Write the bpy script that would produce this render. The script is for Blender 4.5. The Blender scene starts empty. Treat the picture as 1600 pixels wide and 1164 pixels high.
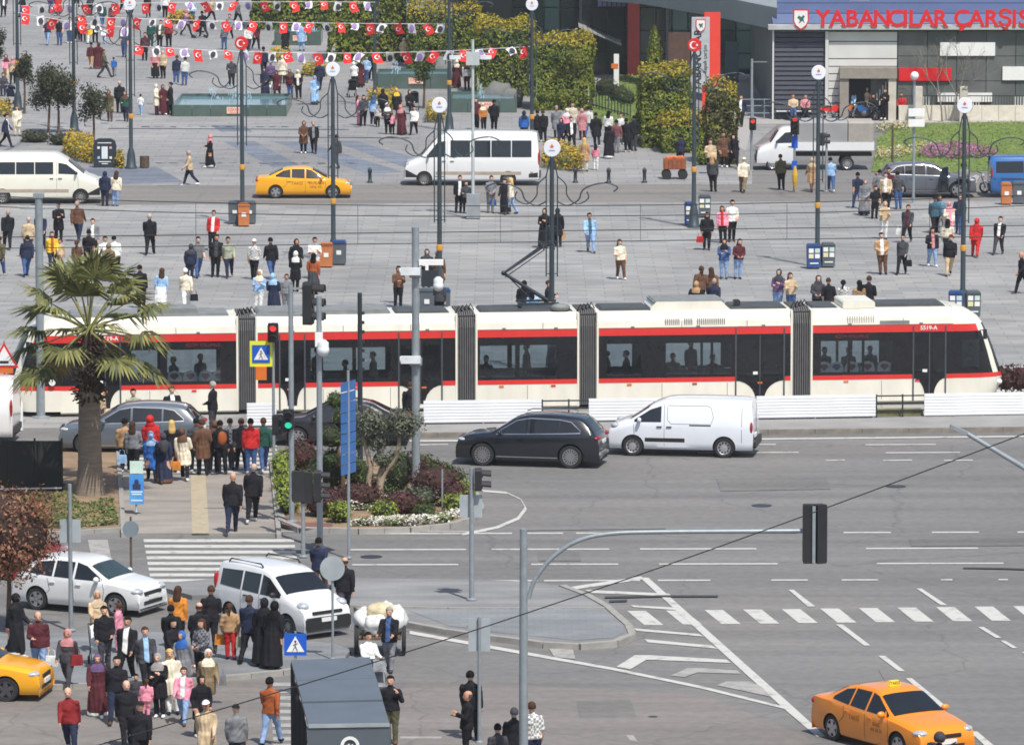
import bpy, bmesh, math, random
from mathutils import Vector, Matrix, noise
random.seed(7)
SC = bpy.context.scene
COL = SC.collection
rad = math.radians
# ---------------------------------------------------------------- camera
F = 9000.0            # focal length in pixels of the 1600 px wide photograph
H = 26.4              # camera height above the square, metres
PITCH = math.atan((582 + 570) / F)
cam = bpy.data.cameras.new("camera"); cam.sensor_width = 36.0; cam.lens = 36.0 * F / 1600.0
cam.clip_start = 1.0; cam.clip_end = 4000.0
camo = bpy.data.objects.new("camera", cam); COL.objects.link(camo)
camo.location = (0, 0, H); camo.rotation_euler = (math.pi / 2 - PITCH, 0, 0)
SC.camera = camo
# ---------------------------------------------------------------- sky, sun, exposure
SUN_EL = rad(60.0)
SH = Vector((-0.44, 0.90)).normalized()          # direction in which shadows fall
w = bpy.data.worlds.new("World"); SC.world = w; w.use_nodes = True
nt = w.node_tree; nt.nodes.clear()
sky = nt.nodes.new("ShaderNodeTexSky"); sky.sky_type = 'NISHITA'; sky.sun_disc = False
sky.sun_elevation = SUN_EL; sky.sun_rotation = math.atan2(-SH.x, -SH.y); sky.dust_density = 2.0
bg = nt.nodes.new("ShaderNodeBackground"); bg.inputs[1].default_value = 0.115
wo = nt.nodes.new("ShaderNodeOutputWorld")
nt.links.new(sky.outputs[0], bg.inputs[0]); nt.links.new(bg.outputs[0], wo.inputs[0])
sl = bpy.data.lights.new("sun", 'SUN'); sl.energy = 4.2; sl.angle = rad(0.5); sl.color = (1.0, 0.955, 0.89)
so = bpy.data.objects.new("sun", sl); COL.objects.link(so)
ldir = Vector((SH.x * math.cos(SUN_EL), SH.y * math.cos(SUN_EL), -math.sin(SUN_EL)))
so.rotation_euler = ldir.to_track_quat('-Z', 'Y').to_euler(); so.location = (30, -20, 80)
SC.view_settings.view_transform = 'Standard'; SC.view_settings.look = 'None'
SC.view_settings.exposure = 0.15; SC.view_settings.gamma = 1.0
SC.cycles.max_bounces = 6; SC.cycles.transparent_max_bounces = 12
SC.cycles.use_denoising = True; SC.cycles.filter_width = 1.7
SC.cycles.volume_bounces = 0; SC.cycles.volume_step_rate = 10

# ---------------------------------------------------------------- measuring helpers
_f = Vector((0, math.cos(PITCH), -math.sin(PITCH))); _u = Vector((0, math.sin(PITCH), math.cos(PITCH)))
def G(px, py, z=0.0):
    """point of the square (at height z) that the photograph shows at px, py"""
    d = _f * F + Vector((1, 0, 0)) * (px - 800) - _u * (py - 582)
    t = (z - H) / d.z
    return Vector((d.x * t, d.y * t, z))
def SCL(py): return (py + 570.0) / H              # pixels per metre at a ground row
def ZAT(py_base, py_top):                        # height of something standing at row py_base whose top is at py_top
    y0 = G(800, py_base).y
    d = _f * F - _u * (py_top - 582)
    return H + d.z / d.y * y0
def AT(px, py, Y):                                # point at depth Y shown at px, py
    d = _f * F + Vector((1, 0, 0)) * (px - 800) - _u * (py - 582)
    t = Y / d.y
    return Vector((d.x * t, Y, H + d.z * t))

# ---------------------------------------------------------------- materials
_M = {}
def mat(name, rgb, rough=0.6, metal=0.0, var=0.12, scale=3.0, bump=0.0, spec=0.5, emit=0.0, coat=0.0, detail=4.0, rgb2=None, coord='Object', stretch=None):
    if name in _M: return _M[name]
    m = bpy.data.materials.new(name); m.use_nodes = True; n = m.node_tree.nodes; l = m.node_tree.links
    b = n["Principled BSDF"]; b.inputs["Roughness"].default_value = rough; b.inputs["Metallic"].default_value = metal
    b.inputs["Specular IOR Level"].default_value = spec
    if coat: b.inputs["Coat Weight"].default_value = coat; b.inputs["Coat Roughness"].default_value = 0.06
    tc = n.new("ShaderNodeTexCoord"); src = tc.outputs[coord]
    if stretch:
        mp = n.new("ShaderNodeMapping"); mp.inputs["Scale"].default_value = stretch; l.new(src, mp.inputs[0]); src = mp.outputs[0]
    nz = n.new("ShaderNodeTexNoise"); nz.inputs["Scale"].default_value = scale; nz.inputs["Detail"].default_value = detail
    l.new(src, nz.inputs["Vector"])
    cr = n.new("ShaderNodeValToRGB"); e = cr.color_ramp.elements
    c2 = rgb2 or tuple(min(1, c * (1 + var)) for c in rgb); c1 = tuple(c * (1 - var) for c in rgb) if not rgb2 else rgb
    e[0].position = 0.3; e[1].position = 0.7; e[0].color = (*c1, 1); e[1].color = (*c2, 1)
    l.new(nz.outputs[0], cr.inputs[0]); l.new(cr.outputs[0], b.inputs["Base Color"])
    if bump:
        bp = n.new("ShaderNodeBump"); bp.inputs["Strength"].default_value = bump; bp.inputs["Distance"].default_value = 0.02
        l.new(nz.outputs[0], bp.inputs["Height"]); l.new(bp.outputs[0], b.inputs["Normal"])
    if emit:
        b.inputs["Emission Strength"].default_value = emit; l.new(cr.outputs[0], b.inputs["Emission Color"])
    _M[name] = m
    return m
def lin(r, g, b):                                 # sRGB 0-255 -> linear
    f = lambda c: (c / 255 / 12.92) if c <= 10 else ((c / 255 + 0.055) / 1.055) ** 2.4
    return (f(r), f(g), f(b))
def glass_mat(name, tint=(0.10, 0.12, 0.12), rough=0.03, see=0.6):
    """tinted pane: part of the light passes, the surface mirrors the sky"""
    if name in _M: return _M[name]
    m = bpy.data.materials.new(name); m.use_nodes = True; n = m.node_tree.nodes; l = m.node_tree.links
    n.clear()
    o = n.new("ShaderNodeOutputMaterial"); mx = n.new("ShaderNodeMixShader"); m2 = n.new("ShaderNodeMixShader")
    tr = n.new("ShaderNodeBsdfTransparent"); tr.inputs[0].default_value = (*[min(1, t * 6) for t in tint], 1)
    df = n.new("ShaderNodeBsdfDiffuse"); df.inputs[0].default_value = (*[t * 0.35 for t in tint], 1)
    gl = n.new("ShaderNodeBsdfGlossy"); gl.inputs["Roughness"].default_value = rough; gl.inputs[0].default_value = (0.9, 0.95, 1, 1)
    fr = n.new("ShaderNodeFresnel"); fr.inputs[0].default_value = 1.5
    m2.inputs[0].default_value = see
    l.new(df.outputs[0], m2.inputs[1]); l.new(tr.outputs[0], m2.inputs[2])
    l.new(fr.outputs[0], mx.inputs[0]); l.new(m2.outputs[0], mx.inputs[1]); l.new(gl.outputs[0], mx.inputs[2])
    l.new(mx.outputs[0], o.inputs[0]); _M[name] = m
    return m

# ---------------------------------------------------------------- mesh building
class MB:
    def __init__(s): s.v = []; s.f = []; s.m = []
    def add(s, vs, fs, m=0):
        o = len(s.v); s.v += [tuple(v) for v in vs]
        for f in fs: s.f.append(tuple(i + o for i in f)); s.m.append(m)
        return s
    def box(s, c, d, rz=0.0, m=0, mtx=None):
        x, y, z = d[0] / 2, d[1] / 2, d[2] / 2
        vs = [Vector((i * x, j * y, k * z)) for k in (-1, 1) for j in (-1, 1) for i in (-1, 1)]
        R = mtx if mtx is not None else Matrix.Rotation(rz, 3, 'Z')
        vs = [R @ v + Vector(c) for v in vs]
        return s.add(vs, [(0, 2, 3, 1), (4, 5, 7, 6), (0, 1, 5, 4), (2, 6, 7, 3), (0, 4, 6, 2), (1, 3, 7, 5)], m)
    def bar(s, a, b, w, h=None, m=0):              # box from a to b
        a = Vector(a); b = Vector(b); d = b - a; L = d.length; h = h or w
        q = d.to_track_quat('X', 'Z').to_matrix()
        return s.box((a + b) / 2, (L, w, h), m=m, mtx=q)
    def tube(s, pts, r, n=8, m=0, cap=True):
        pts = [Vector(p) for p in pts]; k = len(pts)
        rs = r if isinstance(r, (list, tuple)) else [r] * k
        vs = []; ref = None
        for i, p in enumerate(pts):
            t = (pts[min(i + 1, k - 1)] - pts[max(i - 1, 0)])
            t = t.normalized() if t.length > 1e-9 else Vector((0, 0, 1))
            if ref is None: ref = Vector((1, 0, 0)) if abs(t.x) < 0.9 else Vector((0, 1, 0))
            a = t.cross(ref).normalized(); b = t.cross(a).normalized(); ref = b.cross(t).normalized() if False else ref
            for j in range(n):
                an = 2 * math.pi * j / n
                vs.append(p + (a * math.cos(an) + b * math.sin(an)) * rs[i])
        fs = [(i * n + j, i * n + (j + 1) % n, (i + 1) * n + (j + 1) % n, (i + 1) * n + j) for i in range(k - 1) for j in range(n)]
        if cap: fs += [tuple(range(n))[::-1], tuple(range((k - 1) * n, k * n))]
        return s.add(vs, fs, m)
    def lathe(s, prof, n=16, c=(0, 0, 0), m=0, axis='z', cap=True):
        vs = []
        for r, z in prof:
            for j in range(n):
                a = 2 * math.pi * j / n; p = (r * math.cos(a), r * math.sin(a), z)
                if axis == 'y': p = (p[0], p[2], p[1])
                if axis == 'x': p = (p[2], p[0], p[1])
                vs.append((p[0] + c[0], p[1] + c[1], p[2] + c[2]))
        k = len(prof)
        fs = [(i * n + j, i * n + (j + 1) % n, (i + 1) * n + (j + 1) % n, (i + 1) * n + j) for i in range(k - 1) for j in range(n)]
        if cap: fs += [tuple(range(n))[::-1], tuple(range((k - 1) * n, k * n))]
        if axis == 'y': fs = [f[::-1] for f in fs]
        return s.add(vs, fs, m)
    def prism(s, poly, a0, a1, axis='z', m=0):
        k = len(poly)
        def P(p, a):
            return {'z': (p[0], p[1], a), 'y': (p[0], a, p[1]), 'x': (a, p[0], p[1])}[axis]
        vs = [P(p, a0) for p in poly] + [P(p, a1) for p in poly]
        fs = [tuple(range(k))[::-1], tuple(range(k, 2 * k))] + [(i, (i + 1) % k, k + (i + 1) % k, k + i) for i in range(k)]
        return s.add(vs, fs, m)
    def ball(s, c, r, n=10, k=7, m=0, mtx=None):
        r = r if isinstance(r, (tuple, list)) else (r, r, r); vs = []; c = Vector(c)
        for i in range(1, k):
            t = math.pi * i / k
            for j in range(n):
                a = 2 * math.pi * j / n
                p = Vector((r[0] * math.sin(t) * math.cos(a), r[1] * math.sin(t) * math.sin(a), r[2] * math.cos(t)))
                vs.append((mtx @ p if mtx is not None else p) + c)
        e = Vector((0, 0, r[2])); e = mtx @ e if mtx is not None else e
        vs += [c + e, c - e]; T = len(vs) - 2
        fs = [(i * n + j, (i + 1) * n + j, (i + 1) * n + (j + 1) % n, i * n + (j + 1) % n) for i in range(k - 2) for j in range(n)]
        fs += [(T, j, (j + 1) % n) for j in range(n)] + [(T + 1, (k - 2) * n + (j + 1) % n, (k - 2) * n + j) for j in range(n)]
        return s.add(vs, fs, m)
    def quad(s, *p, m=0): return s.add(p, [tuple(range(len(p)))], m)
    def mesh(s, name, mats, smooth=None):
        me = bpy.data.meshes.new(name); me.from_pydata(s.v, [], s.f)
        mats = mats if isinstance(mats, (list, tuple)) else [mats]
        for x in mats: me.materials.append(x)
        me.polygons.foreach_set("material_index", s.m)
        fix_normals(me)
        if smooth is not None: shade(me, smooth)
        me.update(); return me
    def build(s, name, mats, parent=None, smooth=None, loc=None, rz=0.0):
        return obj(name, s.mesh(name, mats, smooth), parent, loc, rz)
def fix_normals(me):
    bm = bmesh.new(); bm.from_mesh(me); bmesh.ops.recalc_face_normals(bm, faces=bm.faces); bm.to_mesh(me); bm.free()
def shade(me, ang=40):
    me.polygons.foreach_set("use_smooth", [True] * len(me.polygons))
    bm = bmesh.new(); bm.from_mesh(me); a = rad(ang)
    for e in bm.edges:
        e.smooth = not (len(e.link_faces) == 2 and e.calc_face_angle(0) > a)
    bm.to_mesh(me); bm.free()
def obj(name, me, parent=None, loc=None, rz=0.0):
    o = bpy.data.objects.new(name, me); COL.objects.link(o)
    if parent: o.parent = parent
    if loc is not None: o.location = loc
    if rz: o.rotation_euler = (0, 0, rz)
    return o
def tag(o, label=None, cat=None, group=None, kind=None):
    if label: o["label"] = label
    if cat: o["category"] = cat
    if group: o["group"] = group
    if kind: o["kind"] = kind
    return o
def thing(name, label, cat, loc=(0, 0, 0), rz=0.0, group=None):
    o = bpy.data.objects.new(name, None); COL.objects.link(o); o.empty_display_size = 0.2
    o.location = loc; o.rotation_euler = (0, 0, rz)
    return tag(o, label, cat, group)
def copy_tree(o, parent=None):
    c = o.copy(); COL.objects.link(c)
    if parent: c.parent = parent
    for ch in o.children: copy_tree(ch, c)
    return c
_TMP = bpy.data.scenes.new("workbench")
def evalmesh(*objs):
    """mesh of the first object with its modifiers applied, worked out apart from the scene"""
    for o in objs:
        if o.name in COL.objects: COL.objects.unlink(o)
        if o.name not in _TMP.collection.objects: _TMP.collection.objects.link(o)
    vl = _TMP.view_layers[0]; vl.update(); dg = vl.depsgraph; dg.update()
    return bpy.data.meshes.new_from_object(objs[0].evaluated_get(dg))
_txt = {}
def text_mesh(body, size, ext=0.0, mats=(), bold=0.0, align='CENTER'):
    key = (body, size, ext, bold, align, tuple(m.name for m in mats))
    if key in _txt: return _txt[key]
    cu = bpy.data.curves.new("lettering", 'FONT'); cu.body = body; cu.size = size; cu.extrude = ext; cu.offset = bold
    cu.align_x = align; cu.align_y = 'CENTER'; cu.resolution_u = 3
    o = bpy.data.objects.new("lettering", cu)
    me = evalmesh(o)
    bpy.data.objects.remove(o); bpy.data.curves.remove(cu)
    me.name = "lettering"; me.materials.clear()
    for m in mats: me.materials.append(m)
    _txt[key] = me
    return me
def lettering(body, size, m, parent, loc, rot=(math.pi / 2, 0, 0), ext=0.004, bold=0.0, name="lettering", align='CENTER'):
    o = obj(name, text_mesh(body, size, ext, (m,), bold, align), parent, loc); o.rotation_euler = rot
    return o
# common paints
WHITE = mat("white_paint", (0.80, 0.80, 0.78), 0.45, var=0.05)
OFFW = mat("cream_paint", lin(226, 222, 205), 0.4, var=0.05, scale=2)
BLACK = mat("black_plastic", (0.018, 0.018, 0.02), 0.5, var=0.2)
RUBBER = mat("tyre_rubber", (0.022, 0.022, 0.023), 0.85, var=0.25, scale=20)
DARK = mat("dark_steel", lin(52, 60, 66), 0.45, 0.3, var=0.12)
GREY = mat("galvanised_steel", lin(150, 158, 163), 0.45, 0.35, var=0.10, scale=6)
MIDG = mat("grey_paint", lin(110, 116, 120), 0.5, var=0.08)
CHROME = mat("bright_metal", (0.62, 0.63, 0.65), 0.22, 0.9, var=0.05)
RED = mat("red_paint", lin(206, 38, 36), 0.4, var=0.06)
BLUE = mat("sign_blue", lin(22, 88, 190), 0.4, var=0.05)
ORANGE = mat("orange_paint", lin(214, 112, 40), 0.5, var=0.08)
YELLOW = mat("sign_yellow", lin(222, 226, 40), 0.5, var=0.05)
SILV = mat("alloy_silver", (0.5, 0.5, 0.52), 0.3, 0.8, var=0.08)
# ================================================================ the setting
def asphalt(name, base, base2, spot=0.10):
    m = bpy.data.materials.new(name); m.use_nodes = True; n = m.node_tree.nodes; l = m.node_tree.links
    b = n["Principled BSDF"]; b.inputs["Roughness"].default_value = 0.82; b.inputs["Specular IOR Level"].default_value = 0.3
    tc = n.new("ShaderNodeTexCoord")
    def nz(scale, det, st=None):
        t = n.new("ShaderNodeTexNoise"); t.inputs["Scale"].default_value = scale; t.inputs["Detail"].default_value = det
        if st:
            mp = n.new("ShaderNodeMapping"); mp.inputs["Scale"].default_value = st; l.new(tc.outputs["Object"], mp.inputs[0]); l.new(mp.outputs[0], t.inputs["Vector"])
        else: l.new(tc.outputs["Object"], t.inputs["Vector"])
        return t
    big = nz(0.09, 4); fine = nz(3.5, 6); lane = nz(0.5, 5, (0.06, 1.3, 1)); grit = nz(60, 3)
    cr = n.new("ShaderNodeValToRGB"); e = cr.color_ramp.elements; e[0].position = .36; e[1].position = .64
    e[0].color = (*base, 1); e[1].color = (*base2, 1); l.new(big.outputs[0], cr.inputs[0])
    def mul(col, t, lo, hi, p0=.35, p1=.65):
        r = n.new("ShaderNodeMapRange"); r.inputs[1].default_value = p0; r.inputs[2].default_value = p1; r.inputs[3].default_value = lo; r.inputs[4].default_value = hi
        l.new(t.outputs[0], r.inputs[0]); x = n.new("ShaderNodeMix"); x.data_type = 'RGBA'; x.blend_type = 'MULTIPLY'; x.inputs[0].default_value = 1
        l.new(col, x.inputs[6]); l.new(r.outputs[0], x.inputs[7]); return x.outputs[2]
    tyre = nz(0.35, 3, (0.03, 2.2, 1)); c = mul(cr.outputs[0], lane, 0.86, 1.08); c = mul(c, tyre, .94, 1.03, .42, .58); c = mul(c, fine, 1 - spot, 1 + spot * .6); c = mul(c, grit, .82, 1.12)
    # sealed cracks
    vo = n.new("ShaderNodeTexVoronoi"); vo.feature = 'DISTANCE_TO_EDGE'; vo.inputs["Scale"].default_value = 0.13
    wv = nz(0.6, 3); ad = n.new("ShaderNodeVectorMath"); ad.operation = 'MULTIPLY_ADD'; l.new(wv.outputs["Color"], ad.inputs[0]); ad.inputs[1].default_value = (1.5, 1.5, 0); l.new(tc.outputs["Object"], ad.inputs[2]); l.new(ad.outputs[0], vo.inputs["Vector"])
    r = n.new("ShaderNodeMapRange"); r.inputs[1].default_value = 0.0; r.inputs[2].default_value = 0.007; r.inputs[3].default_value = 0.78; r.inputs[4].default_value = 1.0
    l.new(vo.outputs[0], r.inputs[0]); x = n.new("ShaderNodeMix"); x.data_type = 'RGBA'; x.blend_type = 'MULTIPLY'; x.inputs[0].default_value = 1
    l.new(c, x.inputs[6]); l.new(r.outputs[0], x.inputs[7]); l.new(x.outputs[2], b.inputs["Base Color"])
    bp = n.new("ShaderNodeBump"); bp.inputs["Strength"].default_value = .35; bp.inputs["Distance"].default_value = .01; l.new(grit.outputs[0], bp.inputs["Height"]); l.new(bp.outputs[0], b.inputs["Normal"])
    return m
def paving(name, c1, c2, bw=1.2, bh=0.6, mortar=0.012, mcol=None, big=0.1):
    m = bpy.data.materials.new(name); m.use_nodes = True; n = m.node_tree.nodes; l = m.node_tree.links
    b = n["Principled BSDF"]; b.inputs["Roughness"].default_value = 0.7; b.inputs["Specular IOR Level"].default_value = .35
    tc = n.new("ShaderNodeTexCoord"); br = n.new("ShaderNodeTexBrick"); br.inputs["Scale"].default_value = 1.0
    br.inputs["Brick Width"].default_value = bw; br.inputs["Row Height"].default_value = bh; br.inputs["Mortar Size"].default_value = mortar
    br.inputs["Color1"].default_value = (*c1, 1); br.inputs["Color2"].default_value = (*c2, 1); br.inputs["Mortar"].default_value = (*(mcol or tuple(x * .45 for x in c1)), 1)
    br.inputs["Bias"].default_value = -0.1
    l.new(tc.outputs["Object"], br.inputs["Vector"])
    t = n.new("ShaderNodeTexNoise"); t.inputs["Scale"].default_value = big; t.inputs["Detail"].default_value = 6; l.new(tc.outputs["Object"], t.inputs["Vector"])
    t2 = n.new("ShaderNodeTexNoise"); t2.inputs["Scale"].default_value = 1.1; t2.inputs["Detail"].default_value = 5
    mp = n.new("ShaderNodeMapping"); mp.inputs["Scale"].default_value = (0.35, 1.2, 1); l.new(tc.outputs["Object"], mp.inputs[0]); l.new(mp.outputs[0], t2.inputs["Vector"])
    col = br.outputs[0]
    for tt, lo, hi in ((t, .82, 1.1), (t2, .80, 1.12)):
        r = n.new("ShaderNodeMapRange"); r.inputs[1].default_value = .32; r.inputs[2].default_value = .68; r.inputs[3].default_value = lo; r.inputs[4].default_value = hi
        l.new(tt.outputs[0], r.inputs[0]); x = n.new("ShaderNodeMix"); x.data_type = 'RGBA'; x.blend_type = 'MULTIPLY'; x.inputs[0].default_value = 1
        l.new(col, x.inputs[6]); l.new(r.outputs[0], x.inputs[7]); col = x.outputs[2]
    l.new(col, b.inputs["Base Color"])
    return m
ASPH = asphalt("aged_asphalt", (0.175, 0.172, 0.168), (0.205, 0.198, 0.19))
STREET = asphalt("warm_asphalt", (0.20, 0.19, 0.18), (0.23, 0.215, 0.20))
PLAZA = paving("granite_slabs", lin(157, 156, 153), lin(141, 142, 142), 1.5, 0.75)
PLAZA2 = paving("granite_slabs_upper", lin(150, 149, 147), lin(140, 140, 140), 1.4, 1.4, big=.06)
BANDM = paving("dark_granite_band", lin(122, 129, 140), lin(106, 113, 124), 1.2, 0.6)
PATHM = paving("beige_pavers", lin(158, 151, 142), lin(152, 145, 137), 0.4, 0.2, .004, lin(140, 133, 125))
SLABM = paving("blue_grey_pavers", lin(131, 134, 136), lin(126, 129, 132), 0.4, 0.4, .006, lin(112, 115, 118))
ISLM = paving("grey_island_pavers", lin(134, 134, 133), lin(129, 129, 129), 0.4, 0.2, .004, lin(120, 120, 120))
KERB = mat("concrete_kerb", lin(150, 148, 142), 0.8, var=.16, scale=2.5, bump=.2)
KERBD = mat("dirty_kerb", lin(128, 122, 114), 0.85, var=.25, scale=3, bump=.2)
SOIL = mat("bare_soil", lin(138, 116, 92), 0.95, var=.25, scale=1.6, bump=.5)
TACT = mat("tactile_strip_paint", lin(168, 156, 132), 0.8, var=.12, scale=4)
def worn(name, rgb, wear=.45):
    m = bpy.data.materials.new(name); m.use_nodes = True; n = m.node_tree.nodes; l = m.node_tree.links
    b = n["Principled BSDF"]; b.inputs["Roughness"].default_value = .65
    tc = n.new("ShaderNodeTexCoord"); t = n.new("ShaderNodeTexNoise"); t.inputs["Scale"].default_value = 2.2; t.inputs["Detail"].default_value = 9; t.inputs["Roughness"].default_value = .7
    l.new(tc.outputs["Object"], t.inputs["Vector"]); cr = n.new("ShaderNodeValToRGB"); e = cr.color_ramp.elements
    e[0].position = wear - .1; e[1].position = wear + .06; e[0].color = (.24, .235, .225, 1); e[1].color = (*rgb, 1)
    l.new(t.outputs[0], cr.inputs[0]); l.new(cr.outputs[0], b.inputs["Base Color"]); return m
PAINT = worn("road_paint", (0.52, 0.515, 0.48), .41)
PAINTZ = worn("pale_zebra_paint", (0.36, 0.35, 0.325), .44)
PAINTF = worn("faded_road_paint", (0.36, 0.35, 0.325), .47)

def sheet(name, pts, z, m, parent=None, zb=None):
    """a level sheet (or, with zb, a raised slab) whose outline is measured on the ground"""
    P = [G(x, y, z) for x, y in pts]; b = MB()
    if zb is None: b.quad(*P)
    else: b.prism([(p.x, p.y) for p in P], zb, z)
    return b.build(name, m, parent)
gb = MB(); gb.quad((-900, -100, 0), (900, -100, 0), (900, 2500, 0), (-900, 2500, 0))
road = tag(gb.build("road", ASPH), "wide grey asphalt junction with white lane markings", kind="structure")
tag(sheet("street", [(-900, 294), (2500, 283), (2500, 320), (-900, 326)], .004, STREET), kind="structure")
plaza = tag(sheet("plaza_pavement", [(-700, 325), (2300, 310), (2300, 664), (1200, 649), (600, 660), (150, 668), (-500, 672)], .024, PLAZA, zb=-.2), kind="structure")
upper = tag(sheet("upper_plaza_pavement", [(-1200, 293), (1175, 288), (1175, 230), (1500, -60), (1500, -250), (-1200, -250)], .024, PLAZA2, zb=-.2), kind="structure")
for pts in ([(350, 222), (398, 221), (468, 258), (428, 262)], [(428, 222), (475, 221), (630, 269), (575, 272)], [(520, 221), (558, 221), (700, 262), (650, 268)], [(190, 263), (245, 261), (288, 285), (180, 288)],
            [(-60, 281), (120, 262), (190, 264), (180, 288), (-60, 290)], [(330, 196), (380, 196), (395, 206), (345, 206)]):
    sheet("dark_paving_band", pts, .028, BANDM, upper)
for a, b_ in (((170, 201), (545, 203)), ((330, 214), (640, 216))):
    sheet("drain_channel", [(a[0], a[1] - .6), (b_[0], b_[1] - .6), (b_[0], b_[1] + .6), (a[0], a[1] + .6)], .029, DARK, upper)
sheet("drain_channel", [(-50, 262), (60, 208), (66, 208), (-38, 262)], .030, MIDG, upper)

# tram track: two grooved rails in concrete
track = tag(sheet("tram_track", [(-200, 655), (800, 640), (1800, 624), (1800, 602), (800, 616), (-200, 632)], .028, mat("track_concrete", lin(140, 136, 130), .8, var=.15)), kind="structure")
# median in front of the barrier with kerb stones
median = tag(sheet("median_pavement", [(610, 664), (1200, 655.5), (1800, 646), (1800, 664.5), (1200, 671), (610, 676.5)], .15, mat("median_concrete", lin(146, 145, 142), .8, var=.12, scale=.7), zb=-.1), kind="structure")
def kerbline(pts, parent, z=.15, w=.16, step=1.0, m=KERB, closed=False, name="kerb_stone"):
    """kerb stones laid end to end along a measured line"""
    P = [G(x, y, z) for x, y in pts]
    if closed: P.append(P[0])
    base = {}
    for a, b in zip(P, P[1:]):
        L = (b - a).length; n = max(1, round(L / step)); d = (b - a) / n; ang = math.atan2(d.y, d.x); ln = d.length
        key = (round(ln, 2), m.name, z)
        for i in range(n):
            if key not in base:
                q = MB(); q.box((0, 0, -.15), (ln - .012, w, .31)); base[key] = q.mesh("kerb_stone", m)
            c = a + d * (i + .5)
            obj(name, base[key], parent, (c.x, c.y, z + random.uniform(.004, .012)), ang)
kerbline([(610, 676.8), (1200, 671.4), (1640, 667)], median, .155, .18, 1.5, KERBD)
# ---- pedestrian path between the carriageways
path = tag(sheet("path", [(192, 742), (424, 742), (436, 833), (190, 833)], .06, PATHM, zb=-.1), kind="structure")
sheet("tactile_strip", [(298, 742), (321, 742), (327, 833), (300, 833)], .066, TACT, path)
kerbline([(424, 716), (436, 835)], path, .13, .14, .9)
kerbline([(184, 690), (193, 833)], path, .13, .14, .9)
# ---- planted verge with the palm
verge = tag(sheet("verge", [(-60, 694), (96, 690), (182, 690), (190, 822), (100, 828), (-60, 828)], .10, SOIL, zb=-.1), kind="structure")
kerbline([(-40, 830), (100, 830), (192, 824)], verge, .12, .16, 1.0)
# ---- garden island
ISL = [(428, 722), (440, 812), (470, 824), (560, 826), (640, 824), (700, 818), (738, 808), (752, 792), (742, 768), (715, 745), (670, 728), (600, 716), (500, 712)]
isl = tag(sheet("garden_island", ISL, .14, SOIL, zb=-.1), kind="structure")
kerbline(ISL, isl, .16, .2, .8, KERB, True)
sheet("island_border", [(440, 805), (470, 815), (520, 818), (520, 826), (470, 826), (440, 818)], .146, mat("red_border_paving", lin(120, 84, 76), .8), isl)
# ---- lower traffic island, paved in two tones
LOW = [(235, 912), (330, 904), (545, 903), (700, 904), (800, 907), (878, 914), (918, 929), (948, 946), (982, 976), (988, 990), (962, 1001), (905, 1006), (850, 1003), (780, 994), (700, 983), (630, 970), (560, 950), (480, 926), (300, 930)]
low = tag(sheet("lower_island", LOW, .13, ISLM, zb=-.1), kind="structure")
sheet("blue_grey_paving", [(640, 954), (800, 951), (935, 950), (972, 978), (976, 988), (955, 996), (900, 1000), (780, 988), (700, 977)], .137, SLABM, low)
kerbline(LOW[5:17], low, .15, .2, .8, KERB)
kerbline([(545, 945), (700, 949), (945, 949)], low, .165, .12, .9, KERB)
# ---- pavement on which the crowd walks
side = tag(sheet("sidewalk", [(-80, 992), (230, 986), (520, 1004), (548, 1014), (536, 1032), (440, 1046), (340, 1056), (240, 1062), (-80, 1076)], .12, SLABM, zb=-.1), kind="structure")
kerbline([(536, 1033), (440, 1047), (340, 1057), (240, 1063), (-80, 1077)], side, .125, .18, 1.0, KERB)

# ---- road markings, each a sheet of paint
_pz = [0]
def paint(pts, m=PAINT, name="road_marking", z=.006):
    _pz[0] += 1
    return sheet(name, pts, z + .00012 * _pz[0], m, road)
for i in range(9):                                             # crossing in front of the path
    y = 842 + i * 8.9; t = (y - 842) / 75
    paint([(224 + 13 * t, y), (459 + 12 * t, y), (460 + 12 * t, y + 4.6), (225 + 13 * t, y + 4.6)], name="zebra_stripe")
for i in range(8):                                             # crossing of the upper carriageway
    y = 687 + i * 6.9
    paint([(192, y), (432, y), (433, y + 3.6), (192, y + 3.6)], name="zebra_stripe")
for i in range(10):                                            # crossing at the bottom
    y = 1066 + i * 10.6
    paint([(338 + i, y), (600, y), (600, y + 5.6), (338 + i, y + 5.6)], PAINTZ, name="zebra_stripe")
for i in range(12):                                            # skewed crossing on the right
    x = 980 + i * 60.3; y = 954 - i * .75
    paint([(x, y), (x + 29, y), (x + 57, y + 22), (x + 27, y + 22)], name="zebra_stripe")
paint([(137, 843), (168, 843), (178, 892), (148, 892)], PAINTF)
for y, segs in ((832.5, [(560, 800), (820, 880), (900, 1000), (1042, 1100), (1150, 1245), (1318, 1392), (1456, 1530), (1590, 1640)]),
                (857.5, [(545, 728), (768, 952), (1000, 1182), (1353, 1528)]), (881, [(550, 716), (830, 966), (1030, 1215), (1370, 1568)]),
                (906.5, [(548, 840), (850, 1000), (1028, 1110), (1205, 1262), (1315, 1372), (1470, 1488), (1560, 1575)])):
    for a, b_ in segs: paint([(a, y - (a - 550) * .0024), (b_, y - (b_ - 550) * .0024), (b_, y + 2 - (b_ - 550) * .0024), (a, y + 2 - (a - 550) * .0024)])
paint([(430, 829), (760, 829), (760, 831), (430, 831)], PAINTF)
for y, segs in ((694, [(655, 700), (1060, 1212), (1352, 1462)]), (706.5, [(1090, 1248), (1384, 1500)]), (718.5, [(1290, 1320), (1380, 1425), (1475, 1520)])):
    for a, b_ in segs: paint([(a, y), (b_, y - .6), (b_, y + .9), (a, y + 1.5)])
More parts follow.
